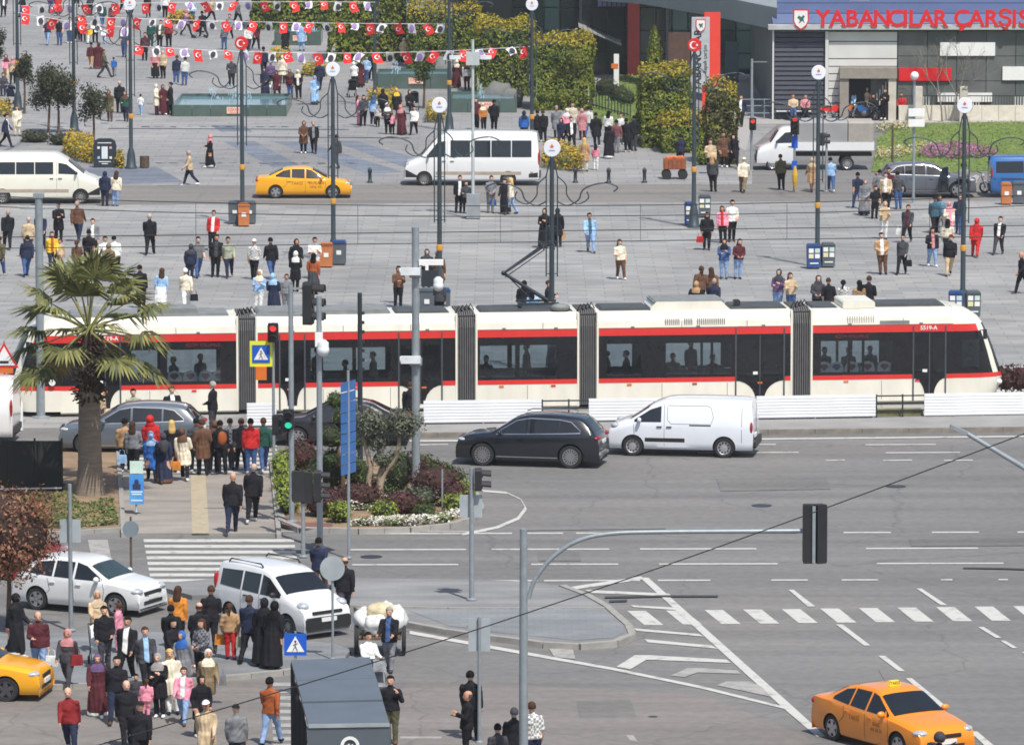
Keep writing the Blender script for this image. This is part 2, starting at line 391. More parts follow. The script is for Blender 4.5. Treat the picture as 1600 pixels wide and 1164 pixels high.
paint([(640, 687.5), (1200, 684.5), (1640, 680), (1640, 682.2), (1200, 686.8), (640, 690)])
# curved edge line round the garden island
cp = [(752, 765), (790, 768), (812, 778), (820, 792), (808, 808), (775, 822), (720, 833)]
for (a, b_) in zip(cp, cp[1:]): paint([a, b_, (b_[0] + 3.5, b_[1] + 3.2), (a[0] + 3.5, a[1] + 3.2)])
# hatched wedge
paint([(1000, 902), (1013, 902), (1240, 1104), (1290, 1150), (1276, 1150), (1222, 1104)])
paint([(860, 921), (1003, 900), (1003, 905), (895, 921)])
paint([(640, 985), (800, 1014), (960, 1043), (1100, 1072), (1228, 1104), (1226, 1107), (1095, 1075), (955, 1046), (795, 1018), (640, 990)])
for q in ([(914, 921), (1045, 927), (1050, 931), (925, 926)], [(985, 945), (1060, 949), (1062, 953), (990, 948)], [(990, 981), (1092, 990), (1100, 994), (995, 985)], [(1007, 998), (1112, 1008), (1122, 1013), (1012, 1003)],
          [(992, 1023), (1015, 1023), (1135, 1030), (1142, 1035), (1010, 1030), (985, 1045), (963, 1041)]): paint(q)
for q in ([(1075, 1043), (1095, 1043), (1152, 1047), (1158, 1052), (1090, 1050), (1070, 1057), (1048, 1055)], [(1135, 1064), (1172, 1064), (1190, 1072), (1205, 1088), (1120, 1070)]): paint(q, PAINTF)
for q in ([(1232, 921), (1240, 921), (1274, 947), (1262, 947)], [(1306, 975), (1317, 975), (1360, 1008), (1350, 1008)], [(1372, 1024), (1383, 1024), (1414, 1048), (1404, 1048)], [(1415, 1059), (1425, 1059), (1480, 1104), (1468, 1104)],
          [(1432, 919), (1440, 919), (1480, 945), (1470, 945)], [(1528, 979), (1537, 979), (1565, 996), (1556, 996)], [(1562, 1000), (1570, 1000), (1590, 1012), (1582, 1012)], [(1515, 1142), (1527, 1142), (1560, 1170), (1545, 1170)], [(1596, 1018), (1602, 1018), (1640, 1040), (1632, 1040)]): paint(q)
for q in ([(858, 1013), (895, 1013), (899, 1029), (866, 1026)], [(978, 1148), (990, 1148), (996, 1158), (985, 1156)], [(625, 1150), (690, 1150), (690, 1153), (625, 1153)]): paint(q, PAINTF)
STREAK = mat("streak_dark", (0.05, 0.05, 0.052), .6, var=.15)  # thin dark streaks laid flat on the carriageway
for q in ([(945, 931), (1030, 929.5), (1122, 929.5), (1122, 932), (1030, 932), (945, 934)], [(952, 937), (980, 936), (980, 939), (952, 940)], [(1505, 886), (1560, 886.5), (1640, 889), (1640, 891), (1560, 888.5), (1505, 887.5)]): paint(q, STREAK, "dark_streak", .02)
for q in ((690, 762), (1190, 790), (1400, 760), (580, 870), (1020, 1120)): 
    c = G(*q); b = MB(); b.lathe([(.0, .0), (.32, 0), (.32, .01), (0, .012)], 14); b.build("manhole_cover", DARK, road, loc=(c.x, c.y, .003))
PATCH = asphalt("patched_asphalt", (0.155, 0.15, 0.145), (0.185, 0.178, 0.17)); WARM = asphalt("warm_worn_asphalt", (0.20, 0.185, 0.172), (0.225, 0.208, 0.192))
for q in ([(1120, 748), (1290, 746), (1298, 764), (1126, 767)], [(840, 862), (905, 862), (908, 876), (842, 876)], [(1420, 842), (1640, 840), (1640, 852), (1424, 853)], [(900, 1095), (985, 1092), (995, 1120), (905, 1122)], [(690, 742), (735, 740), (740, 748), (700, 750)]): paint(q, PATCH, "asphalt_patch", .0015)
for q in ([(640, 1060), (1100, 1085), (1260, 1150), (1290, 1200), (620, 1210), (600, 1120)], [(-60, 1085), (300, 1066), (420, 1060), (430, 1200), (-60, 1210)]): paint(q, WARM, "asphalt_patch", .001)
# ================================================================ buildings
STEEL_D = mat("shutter_dark", lin(60, 62, 74), .5, var=.08); FAC_W = mat("facade_white", lin(206, 206, 202), .7, var=.06, scale=.8); FAC_G = mat("facade_grey", lin(108, 112, 112), .7, var=.15, scale=.7)
ROOFB = mat("roof_blue", lin(80, 92, 126), .45, var=.10, scale=.4); ROOFL = mat("roof_skylight", lin(196, 206, 214), .4, var=.08); STONE = mat("pale_stone", lin(200, 194, 180), .8, var=.1); LRED = mat("letter_red", lin(214, 34, 40), .35, var=.05)
BRN = mat("porch_grey", lin(142, 136, 126), .8, var=.1); DKIN = mat("dark_interior", (.012, .012, .014), .8)
FY = G(1400, 188).y
def fx(px, Y=FY, py=188): return AT(px, py, Y).x
def fz(py, Y=FY): return AT(800, py, Y).z
mk = thing("market_building", "low market hall with blue roof and big red letters, grey and white front", "building", (0, FY, 0))
def slab(name, px0, px1, py0, py1, m, y0=0.0, y1=.3, par=mk, Y=FY):
    b = MB(); x0, x1 = fx(px0, Y), fx(px1, Y); z0, z1 = sorted((fz(py0, Y), fz(py1, Y)))
    b.box(((x0 + x1) / 2, (y0 + y1) / 2, (z0 + z1) / 2), (x1 - x0, y1 - y0, z1 - z0)); return b.build(name, m, par)
b = MB(); x0, x1 = fx(1208), fx(1900); b.box(((x0 + x1) / 2, 15.4, fz(47) / 2), (x1 - x0, 30, fz(47))); core = b.build("wall", FAC_G, mk)
# left bay: dark roller slats
n = 18
for i in range(n):
    z0 = fz(186) + (fz(52) - fz(186)) * i / n; b = MB(); xa, xb = fx(1210), fx(1288); h_ = (fz(52) - fz(186)) / n
    b.prism([(.40, z0), (.22, z0 + .02), (.28, z0 + h_ - .02), (.40, z0 + h_)], xa, xb, 'x'); b.build("shutter_slat", STEEL_D, core)
slab("pillar", 1289, 1294, 50, 187, FAC_W, .05, .4); slab("edge_trim", 1206.5, 1209, 48, 187, FAC_W, .1, .4)
# middle bay: white panels with recessed joints
for a, c in ((51, 65), (66.5, 92), (93.5, 104)): slab("wall_panel", 1294.5, 1401, a, c, FAC_W, .2, .4)
for i in range(7): a = 105.5 + i * 11.5; slab("wall_panel", 1294.5, 1312 if i > 1 else 1312, a, a + 10, FAC_W, .2, .4)
slab("porch", 1311, 1400, 105, 122, BRN, -.6, .4); slab("porch_pier", 1311, 1325, 122, 186, BRN, -.5, .4); slab("porch_pier", 1387, 1399, 122, 188, STONE, -.5, .4); slab("doorway", 1325, 1360, 122, 187, DKIN, .1, .35)
for i in range(6): slab("stair_rail", 1360 + i * 4.5, 1362 + i * 4.5, 128 + (5 - i) * 6, 186, FAC_W, .0, .06)
slab("side_screen", 1360, 1387, 122, 187, mat("screen_grey", lin(112, 112, 108), .7), .25, .4)
# right bay: grey cladding panels, white lights, red banner
for i in range(5):
    xa = 1403 + i * 46
    for a, c in ((50, 88), (89, 127), (128, 166)): slab("cladding_panel", xa, xa + 45, a, c, mat("cladding_%d" % ((i + a) % 3), lin(90 + 3 * ((i * 7 + a) % 3), 94 + 3 * ((i * 5 + a) % 3), 94 + 2 * ((i + a) % 3)), .65, var=.18, scale=.9), .22, .4)
slab("strip_window", 1468, 1554, 67, 88, WHITE, .1, .25); slab("strip_window", 1566, 1640, 105, 126, WHITE, .1, .25); bn = slab("red_banner", 1404, 1486, 107, 127, LRED, .08, .2); slab("low_window", 1464, 1550, 146, 160, WHITE, .1, .25)
for px in (1432, 1502): slab("gate_pier", px - 6, px + 6, 133, 188, STONE, -1.6, -1.0)
# sign letters on the roof edge
_sg = thing("roof_sign", "large red YABANCILAR ÇARŞISI letters standing on the blue roof edge", "sign", (0, FY - .25, 0))
x = fx(1272)
txt = "YABANCILAR ÇARŞISI"; wpx = [28, 26, 26, 28, 27, 24, 11, 20, 26, 24, 14, 26, 28, 26, 24, 10, 24, 10]
cx = 1272
for ch, wd in zip(txt, wpx):
    if ch != ' ':
        me = text_mesh(ch, 1.26, .05, (LRED,), .034, 'CENTER'); o = obj("letter", me, _sg, (fx(cx + wd * .43), random.uniform(-.02, .02), fz(30) + (-.1 if ch == 'Ç' else -.12 if ch == 'Ş' else 0) * 0)); o.rotation_euler = (math.pi / 2, 0, 0)
    cx += wd * .855
def shield(par, c, s, nm="shield_emblem"):
    b = MB(); P_ = [(-.42, .55), (.42, .55), (.44, -.1), (.3, -.4), (0, -.62), (-.3, -.4), (-.44, -.1)]
    b.prism([(c[0] + x * s, c[2] + z * s) for x, z in P_], c[1], c[1] + .05, 'y'); o = b.build(nm, LRED, par)
    b = MB(); b.prism([(c[0] + x * s * .84, c[2] + z * s * .84) for x, z in P_], c[1] - .02, c[1], 'y'); b.build("shield_field", WHITE, o)
    b = MB(); HP = [(-.12, -.25), (-.06, -.05), (-.2, .08), (-.12, .2), (.02, .12), (.12, .22), (.22, .16), (.14, .02), (.2, -.22), (.08, -.08)]
    b.prism([(c[0] + x * s, c[2] + z * s) for x, z in HP], c[1] - .03, c[1] - .02, 'y'); b.build("shield_figure", mat("emblem_dark", lin(60, 96, 92), .6), o)
shield(_sg, (fx(1250), -.05, fz(30)), 1.0)
# roof
zr = fz(46); b = MB(); b.box(((x0 + x1) / 2, .2, zr + .1), (x1 - x0 + .6, .9, .24)); b.build("parapet", mat("parapet_grey", lin(176, 178, 178), .6, var=.1), core)
rz0, rz1 = zr + .25, zr + 5.5
for i in range(12):
    t0, t1 = i / 12, (i + 1) / 12; b = MB(); za, zb = rz0 + (rz1 - rz0) * t0, rz0 + (rz1 - rz0) * t1
    b.prism([(1 + 26 * t0, za - .3), (1 + 26 * t0, za), (1 + 26 * t1 - .08, zb - .06), (1 + 26 * t1 - .08, zb - .3)], fx(1208), x1, 'x'); b.build("roof_sheet", ROOFB if i % 3 else mat("roof_blue_pale", lin(100, 112, 146), .45, var=.1), core)
for px, t in ((1335, .18), (1365, .3), (1490, .2), (1560, .3), (1300, .5), (1430, .55)):
    b = MB(); xa = fx(px); z_ = rz0 + (rz1 - rz0) * t; b.prism([(1 + 26 * t, z_ + .02), (1 + 26 * t, z_ + .07), (1 + 26 * t + 3.2, z_ + .07 + 3.2 * (rz1 - rz0) / 26), (1 + 26 * t + 3.2, z_ + .02 + 3.2 * (rz1 - rz0) / 26)], xa, xa + 1.1, 'x'); b.build("skylight", ROOFL, core)
# low garden wall with railing
lw = thing("garden_wall", "low pale wall with railing in front of the grey market front", "wall", (0, G(1480, 189).y, 0)); LY = G(1480, 189).y
for i in range(9):
    b = MB(); xa = fx(1404 + i * 26, LY); xb = fx(1429.5 + i * 26, LY); b.box(((xa + xb) / 2, 0, .42), (xb - xa, .3, .84)); b.build("wall_block", mat("wall_cream", lin(214, 208, 192), .8, var=.1), lw)
    for j in range(6): b = MB(); b.box((xa + (xb - xa) * j / 6, 0, 1.1), (.03, .03, .5)); b.build("railing_bar", WHITE if i % 3 == 1 else DARK, lw)
b = MB(); b.box(((fx(1404, LY) + fx(1638, LY)) / 2, 0, 1.36), (fx(1638, LY) - fx(1404, LY), .05, .05)); b.build("top_rail", DARK, lw)
# pavement in front of the market and the lawn
tag(sheet("market_pavement", [(1165, 236), (1175, 194), (1800, 189), (1800, 160), (1500, 100), (1150, 170), (1100, 200)], .032, mat("market_paving", lin(158, 156, 152), .8, var=.1), zb=-.05), kind="structure")
LAWN = [(1362, 268), (1372, 215), (1400, 196), (1500, 192), (1700, 190), (1700, 246), (1600, 262), (1480, 270)]
GRASS = mat("lawn_grass", (.10, .165, .03), .9, var=.35, scale=1.8, bump=.6, rgb2=(.15, .20, .05)); tag(sheet("lawn", LAWN, .06, GRASS, zb=-.05), kind="structure")
LAWN2 = [(925, 190), (930, 150), (945, 128), (985, 116), (1012, 120), (1040, 190), (1010, 215)]
tag(sheet("lawn", LAWN2, .05, GRASS, zb=-.05), kind="structure")
# ---------------------------------------------------------------- dark glazed building
DY = G(980, 118).y
dk = thing("glazed_building", "dark glass building with grey curved roof edge behind the hedges", "building", (0, DY, 0))
DG = mat("dark_facade", lin(26, 32, 32), .35, var=.25, scale=.5); DGL = mat("dark_glazing", lin(30, 40, 40), .15, var=.4, scale=.3, spec=.7)
b = MB(); xa, xb = fx(700, DY, 118), fx(1206, DY, 118); b.box(((xa + xb) / 2, 8, 7), (xb - xa, 15, 14)); dkc = b.build("wall", DG, dk)
def dslab(name, px0, px1, py0, py1, m, y0, y1, par=dkc):
    b = MB(); x0, x1 = fx(px0, DY, 118), fx(px1, DY, 118); z0, z1 = sorted((fz(py0, DY), fz(py1, DY))); b.box(((x0 + x1) / 2, (y0 + y1) / 2, (z0 + z1) / 2), (x1 - x0, y1 - y0, z1 - z0)); return b.build(name, m, par)
for i in range(16):
    px = 800 + i * 25
    for a, c in ((-60, -24), (-22, 12), (14, 48), (50, 84), (86, 118)):
        if not (975 < px < 1000): dslab("glass_panel", px + 1, px + 23.5, a, c, DGL if (i * 3 + a) % 4 else mat("glazing_teal", lin(46, 62, 64), .15, var=.3, scale=.3), .36, .5)
for px in (905, 828, 1040, 1120): dslab("column", px, px + 4, -40, 122, DARK, -.3, .3)
dslab("red_column", 980, 999, -40, 120, mat("dark_red_cladding", lin(94, 26, 28), .5, var=.15), -.8, .4); dslab("brown_screen", 1040, 1078, 52, 118, mat("brown_panel", lin(92, 70, 62), .6, var=.2), .0, .3)
for i in range(6): dslab("upper_window", 934 + i * 7.5, 940 + i * 7.5, -4, 11, mat("window_lilac", lin(126, 136, 178), .2, var=.1), .2, .36)
# awning
b = MB(); za = fz(38, DY); xa, xb = fx(903, DY), fx(970, DY)
for i in range(9): t0, t1 = i / 9, (i + .9) / 9; b2 = MB(); b2.prism([(xa + (xb - xa) * t0, za - 1.1 * t0), (xa + (xb - xa) * t1, za - 1.1 * t1), (xa + (xb - xa) * t1, za + .1 - 1.1 * t1), (xa + (xb - xa) * t0, za + .1 - 1.1 * t0)], -3.2, .2, 'y'); b2.build("awning_panel", mat("awning_grey", lin(150, 152, 150), .5), dkc)
# curved grey roof edge
pts = [(935, -14), (1000, -10), (1060, 0), (1110, 8), (1160, 19), (1214, 30)]; b = MB(); vs = []
for i, (px, py) in enumerate(pts):
    Y = DY - 2 - i * (DY - FY - 1) / 5.5 * 1.0; c = AT(px, py, Y); th = .5 + i * .05
    vs += [(c.x, Y - DY, c.z + .6), (c.x, Y - DY, c.z - .62), (c.x + .2, Y - DY + 5, c.z - .62), (c.x + .2, Y - DY + 5, c.z + .9)]
n = len(pts); fs = [(i * 4 + j, i * 4 + (j + 1) % 4, (i + 1) * 4 + (j + 1) % 4, (i + 1) * 4 + j) for i in range(n - 1) for j in range(4)] + [(0, 1, 2, 3), tuple(range((n - 1) * 4, n * 4))]
b.add(vs, fs); b.build("roof_edge", mat("fascia_grey", lin(138, 146, 148), .5, var=.08, scale=.6), dk, smooth=30)
dslab("teal_post", 1128, 1148, 56, 122, mat("teal_metal", lin(74, 98, 104), .5, var=.1), -6, -5.4, dk)
# children's figures, white stele
t = thing("white_stele", "slim white stele with small orange sign on the lawn before the dark building", "sign", G(963, 138))
b = MB(); b.box((0, 0, 1.0), (.3, .12, 2.0)); b.build("panel", WHITE, t); b = MB(); b.box((-.1, -.07, 1.3), (.4, .03, .28)); b.build("sign_plate", ORANGE, t)
# ---------------------------------------------------------------- totem with red panel
tt = thing("sign_totem", "tall grey and red sign totem with vertical lettering behind the clipped hedge", "sign", G(1102, 190)); TY = G(1102, 190).y; bx_ = G(1102, 190).x
def tz_(py): return AT(800, py, TY).z
def tx_(px): return AT(px, 190, TY).x - bx_
b = MB(); b.box(((tx_(1080) + tx_(1108)) / 2, -.15, (tz_(27) + tz_(132)) / 2), (tx_(1108) - tx_(1080), .2, tz_(27) - tz_(132))); gp = b.build("grey_panel", mat("totem_grey", lin(178, 182, 186), .5), tt)
b = MB(); b.box(((tx_(1100) + tx_(1125)) / 2, .12, (tz_(20) + tz_(134)) / 2), (tx_(1125) - tx_(1100), .25, tz_(20) - tz_(134))); b.build("red_panel", mat("totem_red", lin(222, 66, 48), .5, var=.04), tt)
b = MB(); b.box((tx_(1103), .1, tz_(134) / 2), (.42, .22, tz_(134))); b.build("red_leg", mat("totem_red", lin(222, 66, 48)), tt)
lettering("YABANCILAR", .56, BLACK, gp, (tx_(1090), -.26, tz_(94)), rot=(math.pi / 2, -math.pi / 2, 0), bold=.012); lettering("kapalı çarşısı", .3, BLACK, gp, (tx_(1101), -.26, tz_(92)), rot=(math.pi / 2, -math.pi / 2, 0))
shield(gp, (tx_(1094), -.3, tz_(40)), .62)
# bench by the shutter, railings
t = thing("bench", "white slatted bench by the dark shutter of the market hall", "bench", G(1240, 187, .03))
for i in range(3): b = MB(); b.box((0, -.1 + i * .14, .45), (1.9, .11, .04)); b.build("seat_slat", WHITE, t); b = MB(); b.box((0, .27, .6 + i * .14), (1.9, .04, .1)); b.build("back_slat", WHITE, t)
for s in (-.8, .8): b = MB(); b.box((s, 0, .22), (.06, .4, .44)); b.box((s, .3, .5), (.06, .05, 1.0)); b.build("leg", DARK, t)
t = thing("railing", "green-grey tubular railing between the hedge and the dark shutter", "railing", G(1160, 187))
for z in (.35, .75, 1.1): b = MB(); b.tube([(0, 0, z), (1.75, 0, z)], .025, 6); b.build("rail", GREY, t)
for x in (0, .6, 1.2, 1.75): b = MB(); b.tube([(x, 0, 0), (x, 0, 1.15)], .03, 6); b.build("post", GREY, t)
t = thing("garden_railing", "dark green railing along the lawn right of the tall hedge", "railing", G(922, 168))
d = G(985, 186) - G(922, 168); L_ = d.length; t.rotation_euler = (0, 0, math.atan2(d.y, d.x))
for i in range(14): b = MB(); b.box((L_ * i / 13, 0, .5), (.05, .05, 1.0)); b.build("bar", mat("rail_green", lin(44, 66, 56), .6), t)
for z in (.2, .98): b = MB(); b.bar((0, 0, z), (L_, 0, z), .05); b.build("rail", mat("rail_green", lin(44, 66, 56)), t)
# ---------------------------------------------------------------- fountains
WATER = mat("pool_water", (.17, .30, .37), .08, var=.25, scale=1.5, bump=.4, spec=.6); FGL = mat("fountain_glass", lin(78, 96, 90), .2, var=.15, scale=1); FOAM = mat("fountain_jet", lin(176, 196, 206), .6, var=.1)
def fountain(px0, px1, py, depth, h, label, jets):
    A, B = G(px0, py), G(px1, py); wdt = B.x - A.x; t = thing("fountain", label, "fountain", A)
    n = max(4, int(wdt / .9))
    for i in range(n): b = MB(); b.box((wdt * (i + .5) / n, 0, h / 2), (wdt / n - .02, .12, h)); b.build("side_panel", FGL, t)
    b = MB(); b.box((0, depth / 2, h / 2), (.12, depth, h)); b.build("end_wall", FGL, t); b = MB(); b.box((wdt, depth / 2, h / 2), (.12, depth, h)); b.build("end_wall", FGL, t); b = MB(); b.box((wdt / 2, depth, h / 2), (wdt, .12, h)); b.build("back_wall", FGL, t)
    b = MB(); b.box((wdt / 2, depth / 2, h - .22), (wdt - .1, depth - .1, .1)); b.build("water", WATER, t)
    for x, y, hh, r in jets:
        b = MB()
        for k in range(36):
            a = random.random() * 6.28; rr = random.random() * r; zz = random.random() ** .7 * hh; q = (x * wdt + rr * math.cos(a) * (1 - .6 * zz / hh), y * depth + rr * math.sin(a), h - .15 + zz); b.box(q, (.03, .03, .10 + .1 * random.random()))
        b.build("water_jet", FOAM, t)["kind"] = "stuff"
    b = MB(); b.box((wdt * .55, -.09, h * .55), (.9, .04, .36)); wp = b.build("warning_plate", mat("plate_peach", lin(232, 196, 176), .6), t)
    lettering("DİKKAT", .2, RED, wp, (wdt * .55, -.115, h * .62), ext=.002); lettering("havuza girmeyiniz", .09, RED, wp, (wdt * .55, -.115, h * .40), ext=.002)
fountain(271, 446, 183, 8.0, .66, "low green glass fountain basin with pale blue water on the left", [(.32, .5, .75, .6), (.5, .5, .9, .7), (.62, .5, .7, .5)])
fountain(705, 806, 177, 5, .8, "glass fountain basin with boulders in front of the tall hedges", [(.45, .5, .7, .3)])
fountain(590, 700, 140, 4, .9, "green glass fountain basin under the lowest bunting string", [(.25, .5, .8, .4)])
fountain(430, 500, 72, 4, .9, "farthest glass basin, behind the second bunting string", [(.8, .5, .6, .4)])
ROCK = mat("boulder_stone", lin(112, 114, 112), .85, var=.2, scale=2, bump=.5)
for px, py, r, lb in ((778, 165, .9, "grey boulder at the right end of the second fountain"), (692, 128, 1.0, "grey boulder between the two middle fountains"), (800, 168, .7, "small grey boulder right behind the second fountain")):
    b = MB(); b.ball((0, 0, r * .55), (r, r * .8, r * .8), 12, 8); me = b.mesh("boulder", ROCK, 30)
    for v in me.vertices: v.co *= 1 + .22 * noise.noise(v.co * 1.7)
    p = G(px, py); tag(obj("boulder", me, None, (p.x, p.y, .1)), lb, "boulder", "fountain boulders")
# ================================================================ plants
def catmull3(P, k=4):
    out = []; P = [Vector(p) for p in P]
    for i in range(len(P) - 1):
        a, b, c, d = P[max(i - 1, 0)], P[i], P[i + 1], P[min(i + 2, len(P) - 1)]
        for j in range(k): t = j / k; out.append(.5 * (2 * b + (c - a) * t + (2 * a - 5 * b + 4 * c - d) * t * t + (3 * b - a - 3 * c + d) * t ** 3))
    return out + [P[-1]]
def leafm(n, rgb, var=.3): return mat("leaf_" + n, rgb, .65, var=var, scale=2.5, spec=.3)
LG = [leafm("green_a", (.055, .085, .022)), leafm("green_b", (.085, .12, .028)), leafm("green_c", (.035, .058, .018))]
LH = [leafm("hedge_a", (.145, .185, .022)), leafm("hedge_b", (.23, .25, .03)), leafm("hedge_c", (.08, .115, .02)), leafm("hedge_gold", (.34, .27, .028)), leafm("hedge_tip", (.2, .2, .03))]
LR = [leafm("copper_a", (.21, .085, .05)), leafm("copper_b", (.29, .14, .075)), leafm("copper_c", (.10, .05, .032)), leafm("copper_green", (.15, .15, .06))]
LO = [leafm("olive_a", (.10, .11, .075)), leafm("olive_b", (.15, .16, .11)), leafm("olive_c", (.06, .07, .045))]
LD = [leafm("dark_a", (.035, .042, .02)), leafm("dark_b", (.06, .065, .03)), leafm("dark_c", (.085, .07, .04))]
LM = [leafm("maroon_a", (.075, .025, .028)), leafm("maroon_b", (.12, .045, .042)), leafm("maroon_c", (.045, .018, .02))]
LY = [leafm("lime_a", (.19, .25, .03)), leafm("lime_b", (.26, .31, .04)), leafm("lime_c", (.1, .15, .025))]
FLY = [leafm("flower_yellow", (.44, .29, .02), .25), leafm("flower_gold", (.30, .20, .018), .3), leafm("flower_leaf", (.09, .11, .03))]
FLW = [leafm("flower_white", (.66, .64, .58), .12), leafm("flower_cream", (.5, .47, .38), .15), LG[1]]
FLP = [leafm("flower_purple", (.28, .09, .2), .2), leafm("flower_pink", (.36, .16, .26), .2), LG[1]]
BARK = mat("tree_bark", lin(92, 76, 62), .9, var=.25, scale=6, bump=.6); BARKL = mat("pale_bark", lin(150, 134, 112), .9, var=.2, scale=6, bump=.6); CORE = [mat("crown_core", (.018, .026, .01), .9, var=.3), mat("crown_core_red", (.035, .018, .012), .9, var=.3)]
R_ = random.Random(11)
def leaf(b, p, nrm, s, m):
    """one folded leaf blade"""
    n = (Vector(nrm) + Vector((R_.gauss(0, .42), R_.gauss(0, .42), R_.gauss(0, .42)))).normalized(); t = n.cross(Vector((R_.random() - .5, R_.random() - .5, R_.random() - .5))).normalized(); u = n.cross(t)
    w = s * R_.uniform(.35, .6); p = Vector(p)
    b.add([p - t * s * .5, p + u * w * .5 + n * w * .18, p + t * s * .5, p - u * w * .5 + n * w * .18], [(0, 1, 2), (0, 2, 3)], m)
def blob(b, c, r, count, s, nm, seed=0, hollow=.55, pick=None):
    """leaves through the outer volume of an uneven ellipsoid"""
    c = Vector(c); r = Vector(r) if not isinstance(r, (int, float)) else Vector((r, r, r))
    for _ in range(count):
        d = Vector((R_.gauss(0, 1), R_.gauss(0, 1), R_.gauss(0, 1))).normalized()
        k = 1 + .30 * noise.noise(d * 1.8 + Vector((seed, seed * 2, 0))) + .16 * noise.noise(d * 4.5 + Vector((0, seed, 3)))
        q = R_.uniform(hollow, 1.04) * k
        if noise.noise(d * 3.3 + Vector((seed * 3, 1, 0))) < -.33 and q > .8: q *= .8
        p = c + Vector((d.x * r.x, d.y * r.y, d.z * r.z)) * q
        m = pick(p, d) if pick else min(nm - 1, int(abs(R_.gauss(0, .8)) * nm * .5))
        leaf(b, p, d, s * R_.uniform(.7, 1.3), m)
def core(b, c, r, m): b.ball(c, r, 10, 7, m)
def shrub(name, label, cat, px, py, rx, rz, mats, count, s, group, z=.14, ry=None, par=None, up=.85):
    p = G(px, py, z); t = thing(name, label, cat, p, 0, group)
    b = MB(); ry = ry or rx; blob(b, (0, 0, rz * up), (rx, ry, rz), count, s, len(mats), R_.random() * 50, .6)
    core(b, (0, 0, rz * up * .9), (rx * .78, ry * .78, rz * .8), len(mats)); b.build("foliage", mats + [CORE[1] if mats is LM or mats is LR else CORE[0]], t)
    b = MB()
    for k in range(3): a = k * 2.1; b.tube([(.04 * math.cos(a), .04 * math.sin(a), -.04), (rx * .4 * math.cos(a), ry * .4 * math.sin(a), rz * .7)], .02, 5)
    b.build("stem", BARK, t); return t
# ---- clipped hedges
def hedge(label, px0, px1, pyb, pyt, depth, mats=LH, dens=170, s=.17, gold=.32, taper=0.0):
    A, B = G(px0, pyb), G(px1, pyb); wd = B.x - A.x; ht = ZAT(pyb, pyt); t = thing("clipped_hedge", label, "hedge", ((A.x + B.x) / 2, A.y + depth / 2, 0), 0, "clipped hedges beside the square")
    b = MB(); pr = []
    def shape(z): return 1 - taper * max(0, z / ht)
    faces = [('f', wd * ht), ('t', wd * depth), ('l', depth * ht), ('r', depth * ht)]
    for f, ar in faces:
        for _ in range(int(ar * dens)):
            u, v = R_.random(), R_.random(); j = R_.gauss(0, .09)
            if f == 'f': z = ht * v; p = ((u - .5) * wd * shape(z), -depth / 2 * shape(z) - abs(j) * .8 + .42 * noise.noise(Vector((u * wd * .8, v * ht * .8, A.x))) + .22 * noise.noise(Vector((u * wd * 2.6, v * ht * 2.6, A.x))), z); n = (0, -1, .2)
            elif f == 't': p = ((u - .5) * wd * shape(ht), (v - .5) * depth * shape(ht), ht + j * 1.2 + .38 * noise.noise(Vector((u * wd * .9, v * depth * .6, A.x + 7)))); n = (0, 0, 1)
            else: sg = -1 if f == 'l' else 1; z = ht * v; p = (sg * (wd / 2 * shape(z) + abs(j) * .6 + .3 * noise.noise(Vector((z, u * 3, A.x)))), (u - .5) * depth * shape(z), z); n = (sg, 0, .2)
            zz = p[2]; g = noise.noise(Vector((p[0] * 1.1, p[1], p[2] * 1.1)) + Vector((A.x, 0, 0)))
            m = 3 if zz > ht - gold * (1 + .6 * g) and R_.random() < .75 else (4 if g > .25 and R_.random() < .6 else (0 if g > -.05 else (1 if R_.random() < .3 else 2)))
            leaf(b, p, n, s * R_.uniform(.7, 1.4), m)
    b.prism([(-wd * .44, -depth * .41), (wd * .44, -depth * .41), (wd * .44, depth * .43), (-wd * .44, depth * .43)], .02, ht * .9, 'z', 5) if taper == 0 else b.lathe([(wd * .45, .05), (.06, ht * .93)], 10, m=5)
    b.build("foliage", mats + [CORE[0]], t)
    q = MB()
    for x in (-.25, .25): q.tube([(x * wd, 0, -.02), (x * wd, 0, ht * .3)], .06, 6)
    q.build("trunk", BARK, t)
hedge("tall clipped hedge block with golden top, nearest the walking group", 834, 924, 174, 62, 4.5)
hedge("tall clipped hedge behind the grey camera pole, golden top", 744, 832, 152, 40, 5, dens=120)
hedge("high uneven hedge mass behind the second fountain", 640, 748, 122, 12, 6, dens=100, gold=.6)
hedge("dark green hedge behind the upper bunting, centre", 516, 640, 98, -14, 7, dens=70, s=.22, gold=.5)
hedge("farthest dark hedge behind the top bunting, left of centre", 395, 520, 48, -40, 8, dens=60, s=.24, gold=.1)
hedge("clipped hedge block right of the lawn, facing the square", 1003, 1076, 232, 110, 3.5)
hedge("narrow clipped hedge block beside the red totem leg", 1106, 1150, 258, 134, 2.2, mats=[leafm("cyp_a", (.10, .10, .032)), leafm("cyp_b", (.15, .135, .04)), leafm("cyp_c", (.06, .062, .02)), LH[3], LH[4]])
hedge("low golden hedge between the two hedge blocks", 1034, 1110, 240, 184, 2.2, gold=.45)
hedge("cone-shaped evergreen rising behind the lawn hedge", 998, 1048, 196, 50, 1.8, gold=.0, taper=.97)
shrub("round_bush", "small lime round bush at the hedge foot", "bush", 1098, 258, .42, .42, LY, 500, .12, None, .03)
for x, y, r, lb in ((945, 150, .7, "small dark bush on the lawn, left"), (965, 158, .6, "small dark bush on the lawn, middle"), (980, 163, .55, "small green bush on the lawn, right"), (938, 112, .8, "bright green bush beside the playground figures")):
    shrub("round_bush", lb, "bush", x, y, r, r * .9, LG if "green" in lb else LD, 350, .16, "bushes on the small lawn", .05)
